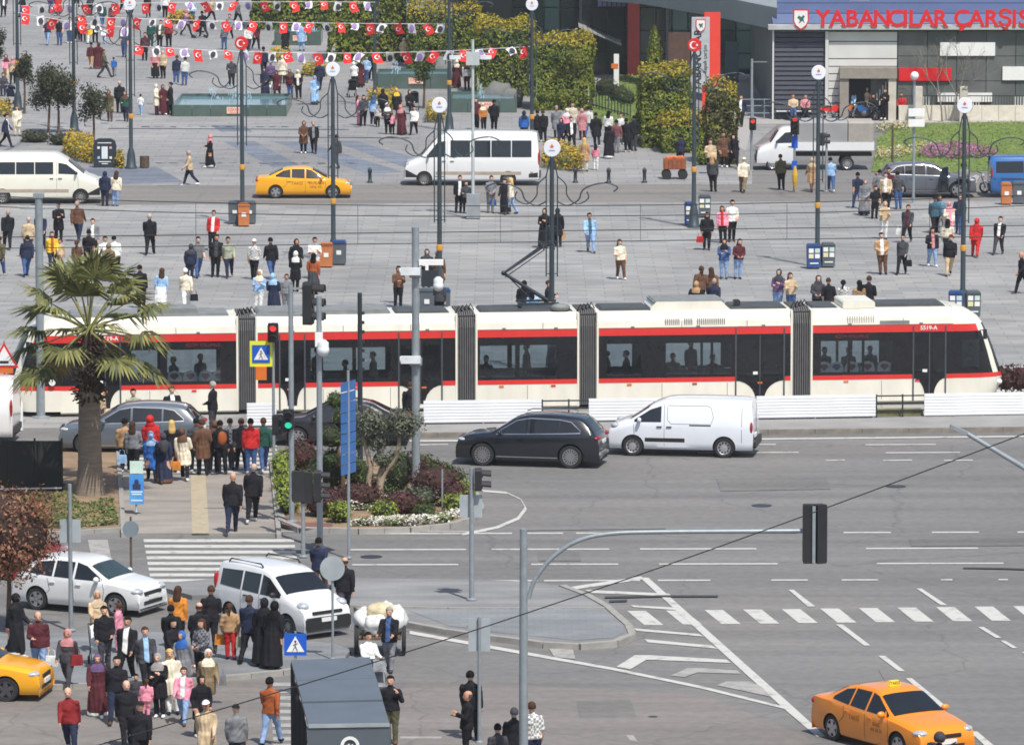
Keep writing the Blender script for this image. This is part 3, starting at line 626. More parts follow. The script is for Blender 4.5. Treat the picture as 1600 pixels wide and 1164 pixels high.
# ---- flower beds
def bed(name, label, pts, z, mats, n, s, h, group="flower beds"):
    P = [G(x, y, z) for x, y in pts]; c = sum(P, Vector()) / len(P); b = MB()
    xs = [p.x for p in P]; ys = [p.y for p in P]; k = 0; pl_ = [(p.x, p.y) for p in P]
    while k < n:
        x, y = R_.uniform(min(xs), max(xs)), R_.uniform(min(ys), max(ys))
        if inside(x, y, pl_): g = noise.noise(Vector((x * 1.3, y * 1.3, 0))); leaf(b, (x - c.x, y - c.y, R_.random() * h * (1 + .5 * g)), (0, -.3, 1), s * R_.uniform(.6, 1.3), 2 if (g < -.05 and R_.random() < .7) or R_.random() < .18 else (0 if R_.random() < .6 else 1)); k += 1
    o = b.build(name, mats, None, loc=c); return tag(o, label, "flower bed", group, "stuff")
def inside(x, y, P):
    r = False
    for (ax, ay), (bx, by) in zip(P, P[1:] + P[:1]):
        if (ay > y) != (by > y) and x < (bx - ax) * (y - ay) / (by - ay) + ax: r = not r
    return r
bed("flower_bed", "bright yellow flower bed by the dark information board", [(98, 240), (104, 228), (142, 228), (146, 240), (150, 258), (120, 252)], .05, FLY, 2600, .2, .75)
bed("flower_bed", "yellow flowers right beside the information board", [(178, 262), (180, 254), (192, 256), (194, 264)], .05, FLY, 500, .18, .6)
bed("flower_bed", "yellow flowering shrubs behind the minibus rear", [(846, 262), (850, 246), (880, 242), (910, 256), (912, 270), (870, 266)], .05, FLY, 2400, .2, .8)
bed("flower_bed", "yellow flowers behind the waiting group below the fountains", [(572, 166), (578, 158), (612, 158), (630, 166), (620, 172), (590, 172)], .05, FLY, 1500, .22, .8)
bed("flower_bed", "far yellow bed under the second bunting string", [(262, 38), (266, 30), (300, 32), (306, 38)], .05, FLY, 900, .3, .6)
bed("flower_bed", "yellow bush beside the second fountain's corner", [(664, 192), (668, 182), (692, 182), (696, 192)], .05, FLY, 800, .2, .9)
bed("flower_bed", "yellow bed below the third bunting's middle", [(420, 98), (426, 88), (452, 90), (456, 98)], .05, FLY, 700, .26, .6); bed("flower_bed", "small yellow bed left of the third lamp disc", [(470, 120), (476, 112), (510, 114), (512, 120)], .05, FLY, 600, .24, .6)
bed("flower_bed", "yellow-green bed at the left edge under the first tree", [(-20, 182), (-10, 168), (16, 172), (20, 184)], .05, FLY, 700, .22, .6)
bed("flower_bed", "purple flower bed on the right lawn", [(1430, 246), (1450, 232), (1500, 226), (1540, 234), (1562, 244), (1500, 250)], .07, FLP, 3600, .16, .25)
bed("flower_bed", "pale yellow flowers scattered on the right lawn", [(1368, 250), (1372, 238), (1440, 228), (1470, 228), (1440, 238), (1400, 250)], .07, [FLW[1], FLY[0], LG[1]], 1500, .13, .25); bed("flower_bed", "pale flowers below the market doorway", [(1368, 206), (1372, 198), (1420, 196), (1424, 204)], .07, [FLW[1], FLY[0], LG[1]], 700, .14, .25)
# grass blades on the lawns and the verge
for nm_, lab, poly, z, n, ms in (("lawn_grass", "short green lawn grass at right", LAWN, .06, 9000, [leafm("grass_c", (.12, .19, .035)), leafm("grass_a", (.14, .21, .04)), leafm("grass_b", (.19, .23, .06))]), ("lawn_grass", "green lawn grass before the dark building", LAWN2, .05, 4000, [LG[1], leafm("grass_a", (.11, .17, .035)), leafm("grass_b", (.15, .19, .05))]),
                         ("verge_grass", "patchy grass round the palm", [(20, 780), (100, 760), (128, 790), (176, 780), (186, 820), (100, 826), (20, 826)], .10, 6000, [LG[0], LG[1], leafm("dry_grass", (.22, .17, .08))])):
    tag(bed(nm_, lab, poly, z, ms, n, .14, .09, None), kind="stuff")["category"] = "grass"
# ---- trees
def tree(label, px, py, ht, cz, cr, mats, count, s, trunks=((0, 0),), hollow=.35, name="tree", z=.03, corek=.0, bark=BARK, lobes=5, group=None):
    p = G(px, py, z); t = thing(name, label, "tree", p, 0, group); b = MB(); sd = R_.random() * 40
    for i, (dx, dy) in enumerate(trunks):
        pts = [(dx, dy, -.05), (dx * .9 + .04, dy, cz * .45), (dx * .6, dy, cz)]; b.tube(pts, [.075, .06, .045], 8)
        for k in range(5): a = k * 1.26 + i; b.tube([(dx * .7, dy, cz - cr[2] * .6), (dx * .5 + cr[0] * .35 * math.cos(a), dy + cr[1] * .35 * math.sin(a), cz), (cr[0] * .7 * math.cos(a), cr[1] * .7 * math.sin(a), cz + cr[2] * .35 * math.sin(k * 2.2))], [.035, .025, .01], 5)
    b.build("trunk", bark, t, smooth=60); b = MB()
    blob(b, (0, 0, cz), tuple(x * .86 for x in cr), int(count * .5), s, len(mats), sd, hollow)
    for k in range(lobes):
        a = k * 6.28 / lobes + sd; e = math.sin(k * 2.4 + sd) * .55; blob(b, (cr[0] * .55 * math.cos(a), cr[1] * .55 * math.sin(a), cz + cr[2] * e), tuple(x * .5 for x in cr), int(count * .5 / lobes), s, len(mats), sd + k, .3)
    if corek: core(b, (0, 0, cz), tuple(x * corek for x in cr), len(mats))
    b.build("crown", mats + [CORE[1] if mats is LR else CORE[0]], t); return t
tree("rounded dark tree left of the information board, two thin trunks", 84, 208, 3.8, 2.45, (1.45, 1.3, 1.3), LD, 5200, .16, ((-.3, 0), (.25, .1)), corek=.5, group="trees on the upper square")
tree("sparse young tree beside the information board", 146, 230, 3.5, 2.3, (.95, .9, 1.15), LD, 1500, .17, hollow=.1, group="trees on the upper square")
tree("small round tree behind the left lamp post", 38, 178, 3.4, 2.5, (.65, .6, .95), LD, 1500, .16, corek=.4, group="trees on the upper square")
tree("tree crown cut by the left edge", -6, 150, 3.6, 3.0, (.7, .7, 1.0), LD, 1300, .17, corek=.4, group="trees on the upper square")
tree("slim young tree in front of the middle fountains", 662, 170, 3.2, 2.35, (.8, .7, 1.0), LG, 1300, .17, hollow=.2, group="trees on the upper square")
for px, py, lb in ((55, 222, "dark low shrub under the rounded tree"), (98, 226, "olive low shrub left of the yellow bed")): shrub("low_shrub", lb, "bush", px, py, .9, .35, LD, 500, .16, None, .03)
tree("copper-leaved tree over the parked cars at the left edge", 14, 985, 4.2, 2.6, (1.5, 1.3, 1.36), LR, 9500, .12, ((-.02, 0),), name="copper_tree", corek=.72, lobes=9, z=.02)
# ---- fan palm
pp = G(141, 772, .1); pt = thing("fan_palm", "tall fan palm with shaggy trunk standing on the verge", "tree", pp)
PT = mat("palm_trunk", lin(128, 116, 102), .9, var=.2, scale=2.2, bump=.7, stretch=(1, 1, 6)); PSK = mat("palm_skirt", lin(62, 48, 36), .95, var=.35, scale=5, bump=.8)
b = MB(); hh = 4.3; pr = []
for i in range(30): z = hh * i / 29; pr.append(((.385 - .075 * (z / hh) + .10 * math.exp(-z * 2.6)) * (1.012 if i % 2 else .99), z - .05))
b.lathe(pr, 22); b.build("trunk", PT, pt, smooth=50)
b = MB()
for i in range(260):
    z = 2.9 + 2.0 * R_.random(); a = R_.random() * 6.28; r = .33 * (1 - .12 * (z - 2.9)); c = Vector((r * math.cos(a), r * math.sin(a), z)); d = Vector((math.cos(a) * .7, math.sin(a) * .7, R_.uniform(-.6, .7))).normalized()
    b.bar(c, c + d * R_.uniform(.12, .34), .07, .03)
b.lathe([(.30, 2.8), (.34, 3.4), (.30, 4.3), (.2, 5.0), (.05, 5.2)], 16); b.build("leaf_base_skirt", PSK, pt)
PL = [leafm("palm_a", (.13, .14, .04)), leafm("palm_b", (.2, .195, .065)), leafm("palm_c", (.065, .08, .03)), leafm("palm_dry", (.27, .22, .10))]
PST = mat("palm_stalk", lin(128, 128, 74), .7)
fr = []
for i in range(28):
    t_ = i / 28; el = 1.5 - 2.15 * t_ ** .85; az = i * 2.399 + .4; fr.append((az, el, 1.45 + .45 * R_.random()))
for az, el, ln in fr:
    d = Vector((math.cos(az) * math.cos(el), math.sin(az) * math.cos(el), math.sin(el))); st = Vector((0, 0, 5.1)) + d * .15; tip = st + d * ln + Vector((0, 0, -.10 * ln))
    b = MB(); b.tube([st, st.lerp(tip, .5) + Vector((0, 0, .07)), tip], [.04, .028, .02], 5, m=4)
    up_ = Vector((0, 0, 1)); sd_ = d.cross(up_); sd_ = sd_.normalized() if sd_.length > .05 else Vector((1, 0, 0)); nr = sd_.cross(d).normalized(); dry = el < -.55
    for k in range(30):
        an = (k - 14.5) / 14.5 * 1.7; L_ = R_.uniform(1.0, 1.35) * (1 - .2 * abs(an) / 2.1); v = d * math.cos(an) + sd_ * math.sin(an); fold = nr * (.16 * abs(math.sin(an)) + .04 * (k % 2)); w_ = .05
        wv = (v.cross(nr)).normalized() * w_; p1 = tip + v * L_ * .55 + fold * .5; droop = Vector((0, 0, -R_.uniform(.08, .34) * L_)); p2 = tip + v * L_ + droop
        m = 3 if dry and R_.random() < .6 else R_.choice([0, 0, 1, 2]); q = tip + v * L_ * .82 + droop * .5
        b.add([tip, p1 + wv + nr * .012, p1 - wv + nr * .012, q + wv * .6, q - wv * .6, p2], [(0, 1, 2), (1, 3, 4, 2), (3, 5, 4)], m)
    b.build("fan_leaf", PL + [PST], pt)
# ---- garden island planting
GI = "plants on the garden island"
def gs(lb, px, py, rx, rz, mats, n=600, s=.11, ry=None, nm="shrub"): return shrub(nm, lb, "plant", px, py, rx, rz, mats, n, s, GI, .15, ry)
for i, py in enumerate((742, 762, 782, 800)): gs("lime clipped border shrub beside the path, %s from the road crossing" % ("first", "second", "third", "fourth")[i], 441 + i * 3.2, py, .40, .42, LY, 800, .10, .75)
for lb, px, py, rx, rz in (("maroon shrub behind the left signal pole", 472, 735, .6, .6), ("maroon shrub in front of the left signal pole", 508, 805, .75, .5), ("maroon shrub at the island's middle front", 562, 792, .8, .42), ("maroon shrub below the olive trunks", 625, 800, .75, .36), ("large maroon shrub right of the camera pole", 680, 778, .85, .62), ("maroon shrub near the island's right tip", 706, 790, .55, .45), ("dark maroon shrub behind the green bush", 640, 752, .6, .5)): gs(lb, px, py, rx, rz, LM, 900, .11)
for lb, px, py, rx, rz, m in (("broad green shrub behind the blue signs", 510, 762, .85, .62, LG), ("green shrub left of the blue signs", 482, 778, .6, .5, LG), ("tall green bush left of the camera pole", 622, 764, .55, .75, LG), ("green bush under the topiary pine", 560, 760, .5, .5, LG), ("lime ball bush at the left front of the island", 530, 815, .42, .36, LY), ("lime ball bush at the middle front of the island", 600, 812, .46, .34, LY), ("small green ball bush at the right front", 664, 810, .38, .26, LG), ("lime bush at the island's right tip", 712, 800, .45, .34, LY), ("lime bush on the island's right rim", 726, 782, .42, .34, LY), ("green bush on the island's rear right rim", 706, 762, .5, .36, LG), ("green bush at the rear behind the camera pole", 664, 745, .5, .4, LG), ("green bush at the rear rim, right", 688, 752, .5, .36, LG), ("grey-green cushion plant left of the olive", 548, 786, .7, .28, LO), ("grey-green cushion plant by the camera pole foot", 652, 788, .85, .3, LO), ("low green cover under the olive", 590, 780, .7, .34, LG)): gs(lb, px, py, rx, rz, m, 750, .10)
FL_ = "flower beds"
bed("flower_bed", "white flowers along the island's front kerb", [(545, 822), (560, 816), (640, 816), (700, 808), (722, 800), (724, 806), (700, 816), (640, 822)], .15, FLW, 2600, .12, .2, FL_); bed("flower_bed", "white flower carpet below the olive trunks", [(510, 792), (530, 783), (640, 782), (655, 790), (600, 798), (530, 798)], .15, FLW, 2400, .12, .25, FL_); bed("flower_bed", "white flowers on the island's right rim", [(690, 768), (700, 760), (724, 775), (732, 790), (722, 792)], .15, FLW, 900, .12, .22, FL_)
# cloud-pruned topiary
tp = thing("topiary_pine", "cloud-pruned topiary with round green balls behind the blue signs", "tree", G(534, 772, .14), 0)
b = MB(); b.tube([(0, 0, -.05), (.06, 0, .7), (-.12, 0, 1.4), (.02, 0, 2.3)], [.07, .06, .05, .03], 8)
for c in ((.35, 0, .75), (-.28, 0, 1.1), (.3, .1, 1.55), (-.3, -.1, 1.75), (0, 0, 2.4)): b.tube([(0, 0, c[2] - .25), c], .03, 5)
b.build("trunk", BARK, tp)
for c, r in (((-.32, 0, 1.12), .3), ((.05, 0, 2.35), .36), ((-.3, -.1, 1.78), .36), ((.36, .1, 1.6), .3), ((.38, 0, .85), .28), ((-.18, .1, 2.9), .28)):
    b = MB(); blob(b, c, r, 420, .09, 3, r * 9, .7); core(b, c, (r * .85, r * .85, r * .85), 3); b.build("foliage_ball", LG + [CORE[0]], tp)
# olive tree with three trunks
ol = thing("olive_tree", "old olive with twisting pale trunks in the garden island", "tree", G(592, 786, .14))
for pts in ([(-.2, 0, -.05), (-.32, 0, .6), (-.25, 0, 1.1), (-.42, .1, 1.9), (-.3, 0, 2.3)], [(0, 0, -.05), (.05, 0, .5), (.18, .1, .9), (.5, 0, 1.35), (.62, 0, 1.9), (.6, .1, 2.3)], [(.1, .1, -.05), (.0, .1, .7), (.1, .1, 1.2), (-.05, .1, 1.7)]):
    b = MB(); b.tube(catmull3(pts), [.10 - .05 * i / (len(catmull3(pts)) - 1) for i in range(len(catmull3(pts)))], 8); b.build("trunk", BARKL, ol, smooth=60)
for c, r in (((-.32, 0, 2.45), (.68, .6, .5)), ((.72, 0, 2.45), (.68, .6, .48)), ((-.02, .1, 1.9), (.36, .36, .3)), ((.05, .0, 1.35), (.26, .26, .22))):
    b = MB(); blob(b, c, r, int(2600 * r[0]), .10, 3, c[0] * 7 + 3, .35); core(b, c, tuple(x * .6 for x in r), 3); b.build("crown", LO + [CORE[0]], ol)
# planting strip behind the tram nose
for i in range(5): shrub("shrub", "copper shrub behind the white barrier at right, %s from the tram" % ("first", "second", "third", "fourth", "fifth")[i], "plant", 1552 + i * 20, 609, .42, .5, LM, 420, .13, "shrubs behind the barrier", .3)

# bare young tree before the grey market front
bt = thing("bare_tree", "leafless grey tree spreading thin branches before the grey market front", "tree", G(1478, 190, .05)); b = MB()
def twig(p, d, ln, r, lv):
    q = p + d * ln; b.tube([p, p.lerp(q, .5) + Vector((R_.uniform(-.04, .04), 0, .03)), q], [r, r * .8, r * .6], 4 if lv else 6, cap=False)
    if lv < 5:
        for k in range(3 if lv < 3 else 2): e = (d + Vector((R_.gauss(0, .5), R_.gauss(0, .4), R_.gauss(.12, .3)))).normalized(); twig(q, e, ln * R_.uniform(.62, .85), r * .6, lv + 1)
for dx in (-.2, .3): twig(Vector((dx, 0, -.05)), Vector((dx * .6, 0, 1)).normalized(), 1.5, .06, 0)
b.build("branches", mat("grey_bark", lin(126, 122, 112), .9), bt)
# ================================================================ tram
def along(A, d, px):
    """distance along the ground line A + d*t at which the photograph shows column px"""
    k = (px - 800) / F; c = A - Vector((0, 0, H)); return (k * c.dot(_f) - A.x) / (d.x - k * d.dot(_f))
TA = G(75, 653); TB = G(1560, 631); TD = (TB - TA).normalized(); TROT = math.atan2(TD.y, TD.x)
def TX(px): return along(TA, TD, px)
TW = 2.5
tram = thing("tram", "long white and red articulated tram with black window band and pantograph", "tram", TA, TROT)
T_W = mat("tram_white", lin(230, 226, 210), .35, var=.09, scale=1.6, coat=.3, stretch=(1, 1, .3))
T_R = mat("tram_red", lin(214, 52, 46), .35, var=.05, coat=.3)
T_K = mat("tram_black", (.014, .014, .017), .22, var=.2)
T_G = glass_mat("tram_glass", (.15, .16, .165), .04, .82)
T_B = mat("bellows_rubber", lin(92, 92, 92), .8, var=.15)
T_BD = mat("bellows_dark", lin(48, 48, 50), .85, var=.15)
T_K2 = mat("tram_roof_dark", lin(70, 74, 76), .7, var=.2)
T_F = mat("tram_roof_grey", lin(122, 126, 126), .7, var=.15)
SEATR = mat("seat_red", lin(150, 62, 66), .8); SEATB = mat("seat_blue", lin(52, 62, 130), .8)
ZS, ZR0, ZW0, ZW1, ZR1, ZT = .16, .92, 1.08, 2.55, 2.81, 3.36
def side_poly(px0, px1, z0, z1, b, m, out, th=.03, far=0):
    a, c = sorted((TX(px0), TX(px1)))
    for s in (far,):
        y0, y1 = ((-out, th) if s == 0 else (TW - th, TW + out))
        b.box(((a + c) / 2, (y0 + y1) / 2, (z0 + z1) / 2), (c - a, y1 - y0, z1 - z0), m=m)
def section(px0, px1, doors, windows, seats=(), nose=0):
    x0, x1 = TX(px0), TX(px1)
    b = MB()
    # white shell: lower block, roof with rounded shoulders, window pillars
    prof = [(0, ZW1), (0, 2.82), (.03, 3.05), (.12, 3.24), (.3, ZT), (TW - .3, ZT), (TW - .12, 3.24), (TW - .03, 3.05), (TW, 2.82), (TW, ZW1)]
    b.prism(prof, x0, x1, 'x', 0)
    b.prism([(0, ZS), (0, ZW0 - .06), (TW, ZW0 - .06), (TW, ZS), (TW - .15, .08), (.15, .08)], x0, x1, 'x', 0)
    sec = b.build("car_section", [T_W], tram)
    # dark underframe
    u = MB(); u.box(((x0 + x1) / 2, TW / 2, .10), (x1 - x0 - .3, TW - .4, .14)); u.build("underframe", BLACK, sec)
    # red bands
    cuts = [px0] + [q for dr in doors for q in dr] + [px1]
    for fr_ in (0, 1):
        r = MB(); side_poly(px0, px1, ZW1 + .002, ZR1, r, 0, .006, .02, fr_); r.build("upper_red_band", T_R, sec)
        for a, c in zip(cuts[::2], cuts[1::2]): r = MB(); side_poly(a, c, ZR0, ZW0 - .005, r, 0, .007, .02, fr_); r.build("lower_red_band", T_R, sec)
    # glazing: dark frame pieces between panes, then the panes
    ed = [px0] + [q for wn in windows for q in wn] + [px1]
    for fr_ in (0, 1):
        for a, c in zip(ed[::2], ed[1::2]): k = MB(); side_poly(a, c, ZW0, ZW1, k, 0, .004, .05, fr_); k.build("window_pillar", T_K, sec)
        for a, c in windows:
            for z0_, z1_ in ((ZW0, ZW0 + .10), (ZW1 - .28, ZW1)): k = MB(); side_poly(a, c, z0_, z1_, k, 0, .004, .05, fr_); k.build("window_rail", T_K, sec)
    for a, c in windows:
        for f in (0, 1):
            p = MB(); q0, q1 = TX(a), TX(c); y = .01 if f == 0 else TW - .01
            p.box(((q0 + q1) / 2, y, (ZW0 + ZW1 - .18) / 2), (q1 - q0, .012, ZW1 - ZW0 - .38)); p.build("window_pane", T_G, sec)
    # interior floor, ceiling lining, far seats as a row of dark blocks
    n = MB(); n.box(((x0 + x1) / 2, TW / 2, ZW0 - .03), (x1 - x0 - .05, TW - .1, .04)); n.build("interior_floor", mat("tram_floor", (.05, .05, .055), .7), sec)
    # doors: glazed leaves between curved white corners
    for a, c in doors:
        q0, q1 = TX(a), TX(c); mid = (q0 + q1) / 2; w = q1 - q0
        d = MB(); pts = [(q0, ZW1 - .02), (q0, ZR0 + .02)]
        for i in range(7):
            an = math.pi / 2 * i / 6; pts.append((q0 + (w / 2 - .16) * math.sin(an), .30 + (ZR0 - .28) * (math.cos(an))))
        pts2 = [(2 * mid - x, z) for x, z in pts[::-1]]
        d.prism(pts + pts2, -.012, .03, 'y', 0)
        do = d.build("door", T_K, sec)
        g = MB()
        for s in (-1, 1):
            cx = mid + s * w * .25; g.box((cx, -.016, 1.72), (w * .36, .008, 1.25))
        g.build("door_glass", T_G, do)
        g = MB(); g.box((mid, -.02, 1.4), (.035, .01, 2.2)); g.box((q0 + .03, -.02, 1.45), (.05, .012, 2.6)); g.box((q1 - .03, -.02, 1.45), (.05, .012, 2.6)); g.build("door_edge", mat("door_edge_grey", lin(70, 74, 80), .5), do)
        g = MB(); g.box((mid - .16, -.022, 1.2), (.16, .008, .1)); g.build("door_sticker", WHITE, do)
    # panel seams, hatches, marker lamps
    s = MB(); n_ = max(2, int((x1 - x0) / 2.1))
    for i in range(1, n_): s.box((x0 + (x1 - x0) * i / n_, -.004, .55), (.018, .006, .66)); s.box((x0 + (x1 - x0) * (i + .3) / n_, -.004, 2.93), (.015, .006, .22))
    s.box(((x0 + x1) / 2, -.006, 2.815), (x1 - x0, .016, .02))
    s.build("panel_seam", mat("seam_grey", lin(130, 128, 120), .7), sec)
    for i in range(1, n_ + 1):
        s = MB(); s.box((x0 + (x1 - x0) * (i - .5) / n_, -.012, .86), (.16, .02, .06)); s.build("marker_lamp", ORANGE if i % 2 else RED, sec)
    for i in range(n_):
        s = MB(); s.box((x0 + (x1 - x0) * (i + .55) / n_, -.012, 2.85), (.12, .03, .05)); s.build("roof_clip", T_F, sec)
    # seats with white backs
    for i, px in enumerate(seats):
        cx = TX(px); q = MB(); pts = [(-.24, 1.0), (.24, 1.0), (.25, 1.3), (.19, 1.48), (0, 1.55), (-.19, 1.48), (-.25, 1.3)]
        q.prism([(cx + x, z) for x, z in pts], .07, .14, 'y', 0); so_ = q.build("seat", WHITE, sec)
        q = MB(); q.prism([(cx, 1.22), (cx + .15, 1.36), (cx + .1, 1.45), (cx - .1, 1.45), (cx - .15, 1.36)], .055, .07, 'y', 0); q.build("seat_cushion", SEATB if i % 5 == 1 else SEATR, so_)
    return sec
def nose(sec, xs, sgn):
    zl = [.2, .45, .7, .9, .92, 1.07, 1.08, 1.4, 1.8, 2.2, 2.52, 2.55, 2.8, 2.82, 3.0, 3.2, 3.32, 3.37]
    xt = [1.62, 1.78, 1.86, 1.9, 1.9, 1.88, 1.88, 1.76, 1.62, 1.46, 1.32, 1.3, 1.17, 1.15, 1.0, .7, .4, .05]
    N = 26; b = MB(); vs = []
    for z, x in zip(zl, xt):
        inset = 0 if z < 2.82 else (z - 2.82) ** 2 * .8
        for i in range(N + 1):
            a = math.pi * i / N; c, s_ = math.cos(a), math.sin(a); e = 2 / 3.2
            vs.append((xs + sgn * x * (abs(s_) ** e), TW / 2 - (TW / 2 - inset) * (abs(c) ** e) * (1 if c > 0 else -1), z))
    fs, ms = [], []
    for k in range(len(zl) - 1):
        for i in range(N):
            f = (k * (N + 1) + i, k * (N + 1) + i + 1, (k + 1) * (N + 1) + i + 1, (k + 1) * (N + 1) + i); z = (zl[k] + zl[k + 1]) / 2
            t = min(i, N - 1 - i) / (N / 2)
            m = 0
            if .92 <= z < 1.08 and t < .8: m = 1
            elif 1.08 <= z < 2.55: m = 2 if t < .46 else (0 if t < .6 else 3)
            elif 2.55 <= z < 2.8 and t < .38: m = 1
            elif z >= 2.55 and z < 2.8 and t >= .6: m = 2
            fs.append(f); ms.append(m)
    top = (len(zl) - 1) * (N + 1)
    fs += [tuple(range(N + 1)), tuple(range(top, top + N + 1))]; ms += [2, 0]
    o = len(b.v); b.v += vs; b.f += fs; b.m += ms
    no = b.build("cab_nose", [T_W, T_R, T_K, T_G], sec, smooth=35)
    for s in (-.75, .75):
        q = MB(); q.ball((xs + sgn * 1.72, TW / 2 + s, .72), (.12, .2, .1)); q.build("headlight", WHITE, no, smooth=60)
    q = MB(); q.box((xs + sgn * 1.1, -.10, 2.45), (.12, .1, .34)); q.bar((xs + sgn * .95, .02, 2.58), (xs + sgn * 1.1, -.1, 2.58), .03); q.build("mirror", BLACK, no)
    q = MB(); q.box((xs + sgn * .62, -.004, 1.78), (.62, .01, .95)); q.build("cab_window", T_G, no)
    q = MB(); q.ball((xs + sgn * .75, TW / 2, 1.3), (.55, .9, .3)); q.build("dashboard", BLACK, no)
    return no
m1 = section(95, 373, [(140, 190)], [(206, 252), (262, 345)], [228, 249, 273, 298, 322, 343])
nose(m1, TX(95), -1)
m2 = section(400, 715, [(436, 478), (622, 692)], [(486, 560), (566, 612)])
m3 = section(743, 905, [], [(750, 805), (812, 868)])
m4 = section(932, 1238, [(1148, 1226)], [(948, 1002), (1040, 1110), (1114, 1142)])
m5 = section(1266, 1488, [(1425, 1478)], [(1282, 1324), (1328, 1346), (1350, 1392)], [1288, 1307, 1331, 1356, 1382, 1400])
nose(m5, TX(1488), 1)
lettering("5519-A", .2, WHITE, m5, (TX(1450), -.014, 2.68), bold=.004)
lettering("5519-A", .2, WHITE, m1, (TX(172), -.014, 2.68), bold=.004)
for mm, px in ((m1, 318), (m5, 1330)): lettering("BİZİM YOLUMUZ", .15, mat("destination_red", lin(120, 40, 44), .6), mm, (TX(px), -.012, 2.42))
q = MB(); c_ = Vector((TX(82), -.01, 1.22)); q.lathe([(.0, -.01), (.11, -.01), (.11, .005), (0, .005)], 18, (c_.x, -.1, c_.z), axis='y'); q.build("speed_disc", WHITE, m1)
for a, c in ((373, 400), (715, 743), (905, 932), (1238, 1266)):
    x0, x1 = TX(a), TX(c); b = MB(); n = 8
    b.box(((x0 + x1) / 2, TW / 2, 1.75), (x1 - x0, TW - .3, 3.1), m=1)
    for i in range(n):
        w_ = (x1 - x0) / n; cx = x0 + (i + .5) * w_
        pr = [(.02, .18), (.02, 2.9), (.12, 3.22), (.4, 3.42), (TW - .4, 3.42), (TW - .12, 3.22), (TW - .02, 2.9), (TW - .02, .18)]
        b.prism(pr, cx - w_ * .3, cx + w_ * .3, 'x', 0)
    bl = b.build("bellows", [T_B, T_BD], tram)
    f = MB()
    for cx in (x0 - .035, x1 + .035): f.box((cx, TW / 2, 1.75), (.07, TW + .03, 3.2))
    f.build("end_frame", T_W, bl)
    f = MB()
    for i in range(4):
        cx = x0 + (x1 - x0) * (i + .5) / 4; f.tube([(cx - .12, .35 + i * .2, 3.36), (cx, .3 + i * .2, 3.62), (cx + .12, .4 + i * .2, 3.4)], .025, 5)
    f.build("roof_cable", BLACK, bl)
def roofbox(sec, a, c, y0, y1, z0, z1, m, name="roof_unit", ch=.08):
    x0, x1 = TX(a), TX(c); b = MB()
    b.prism([(x0, z0), (x1, z0), (x1, z1 - ch), (x1 - ch, z1), (x0 + ch, z1), (x0, z1 - ch)], y0, y1, 'y'); return b.build(name, m, sec)
roofbox(m1, 110, 360, .45, 2.05, 3.36, 3.46, T_F); roofbox(m1, 255, 312, .5, 1.9, 3.46, 3.62, T_F)
roofbox(m2, 404, 612, .45, 2.1, 3.36, 3.5, T_F); roofbox(m2, 620, 705, .5, 2.0, 3.36, 3.43, T_K2)
roofbox(m3, 752, 898, .5, 2.0, 3.36, 3.44, T_K2); roofbox(m4, 940, 1018, .5, 2.0, 3.36, 3.45, T_K2)
ru = roofbox(m4, 1018, 1138, .3, 2.1, 3.36, 3.66, T_W, ch=.2); roofbox(m4, 1022, 1134, .38, 2.05, 3.66, 3.70, T_F)
roofbox(m4, 1144, 1232, .5, 2.0, 3.36, 3.45, T_K2); roofbox(m4, 1150, 1160, .6, .9, 3.48, 3.66, BLACK, ch=.03)
roofbox(m5, 1318, 1368, .25, 2.1, 3.36, 3.6, T_W, ch=.05); roofbox(m5, 1372, 1480, .6, 2.0, 3.36, 3.46, T_K2); roofbox(m5, 1270, 1312, .5, 2.0, 3.36, 3.43, T_K2)
def slats(sec, a, c, z0, z1, n, m=T_F):
    x0, x1 = TX(a), TX(c)
    for i in range(n):
        b = MB(); b.box((x0 + (x1 - x0) * (i + .5) / n, .015, (z0 + z1) / 2), ((x1 - x0) / n * .35, .05, z1 - z0)); b.build("vent_slat", m, sec)
slats(m4, 1038, 1062, 2.9, 3.12, 8); slats(m4, 1068, 1082, 2.9, 3.12, 5); slats(m4, 1088, 1133, 2.9, 3.12, 14); slats(m5, 1322, 1366, 2.9, 3.14, 12, mat("pale_grey", lin(190, 188, 178), .6))
b = MB(); x0, x1 = TX(1374), TX(1420); b.box(((x0 + x1) / 2, .0, 2.9), (x1 - x0, .03, .1)); b.build("air_slot", T_F, m5)
# pantograph
pg = MB(); cx = TX(846); ym = TW / 2
for s in (-.45, .45): pg.bar((cx - .7, ym + s, 3.6), (cx + .7, ym + s, 3.6), .07)
for s in (-.6, .6): pg.bar((cx + s, ym - .5, 3.55), (cx + s, ym + .5, 3.55), .09)
pgo = pg.build("pantograph", DARK, tram)
kn = Vector((TX(793), ym, 4.62)); hd = Vector((TX(860), ym, 5.62)); ft = Vector((cx + .35, ym, 3.66))
a_ = MB(); a_.tube([ft, kn], [.07, .055], 8); a_.tube([ft + Vector((-.5, 0, -.02)), kn + Vector((.12, 0, -.08))], .025, 6); a_.ball(kn, .09); a_.build("lower_arm", DARK, pgo, smooth=50)
a_ = MB()
for s in (-.25, .25): a_.tube([kn + Vector((0, s * .3, 0)), hd + Vector((0, s, 0))], .035, 6)
a_.tube([kn + Vector((.05, 0, -.15)), hd + Vector((-.05, 0, -.2))], .018, 5); a_.build("upper_arm", DARK, pgo, smooth=50)
a_ = MB()
for dx in (-.18, .18): a_.tube([hd + Vector((dx, -.8, -.12)), hd + Vector((dx, -.55, .03)), hd + Vector((dx, .55, .03)), hd + Vector((dx, .8, -.12))], .028, 6)
a_.bar(hd + Vector((-.2, 0, -.02)), hd + Vector((.2, 0, -.02)), .05); a_.build("contact_shoe", DARK, pgo)
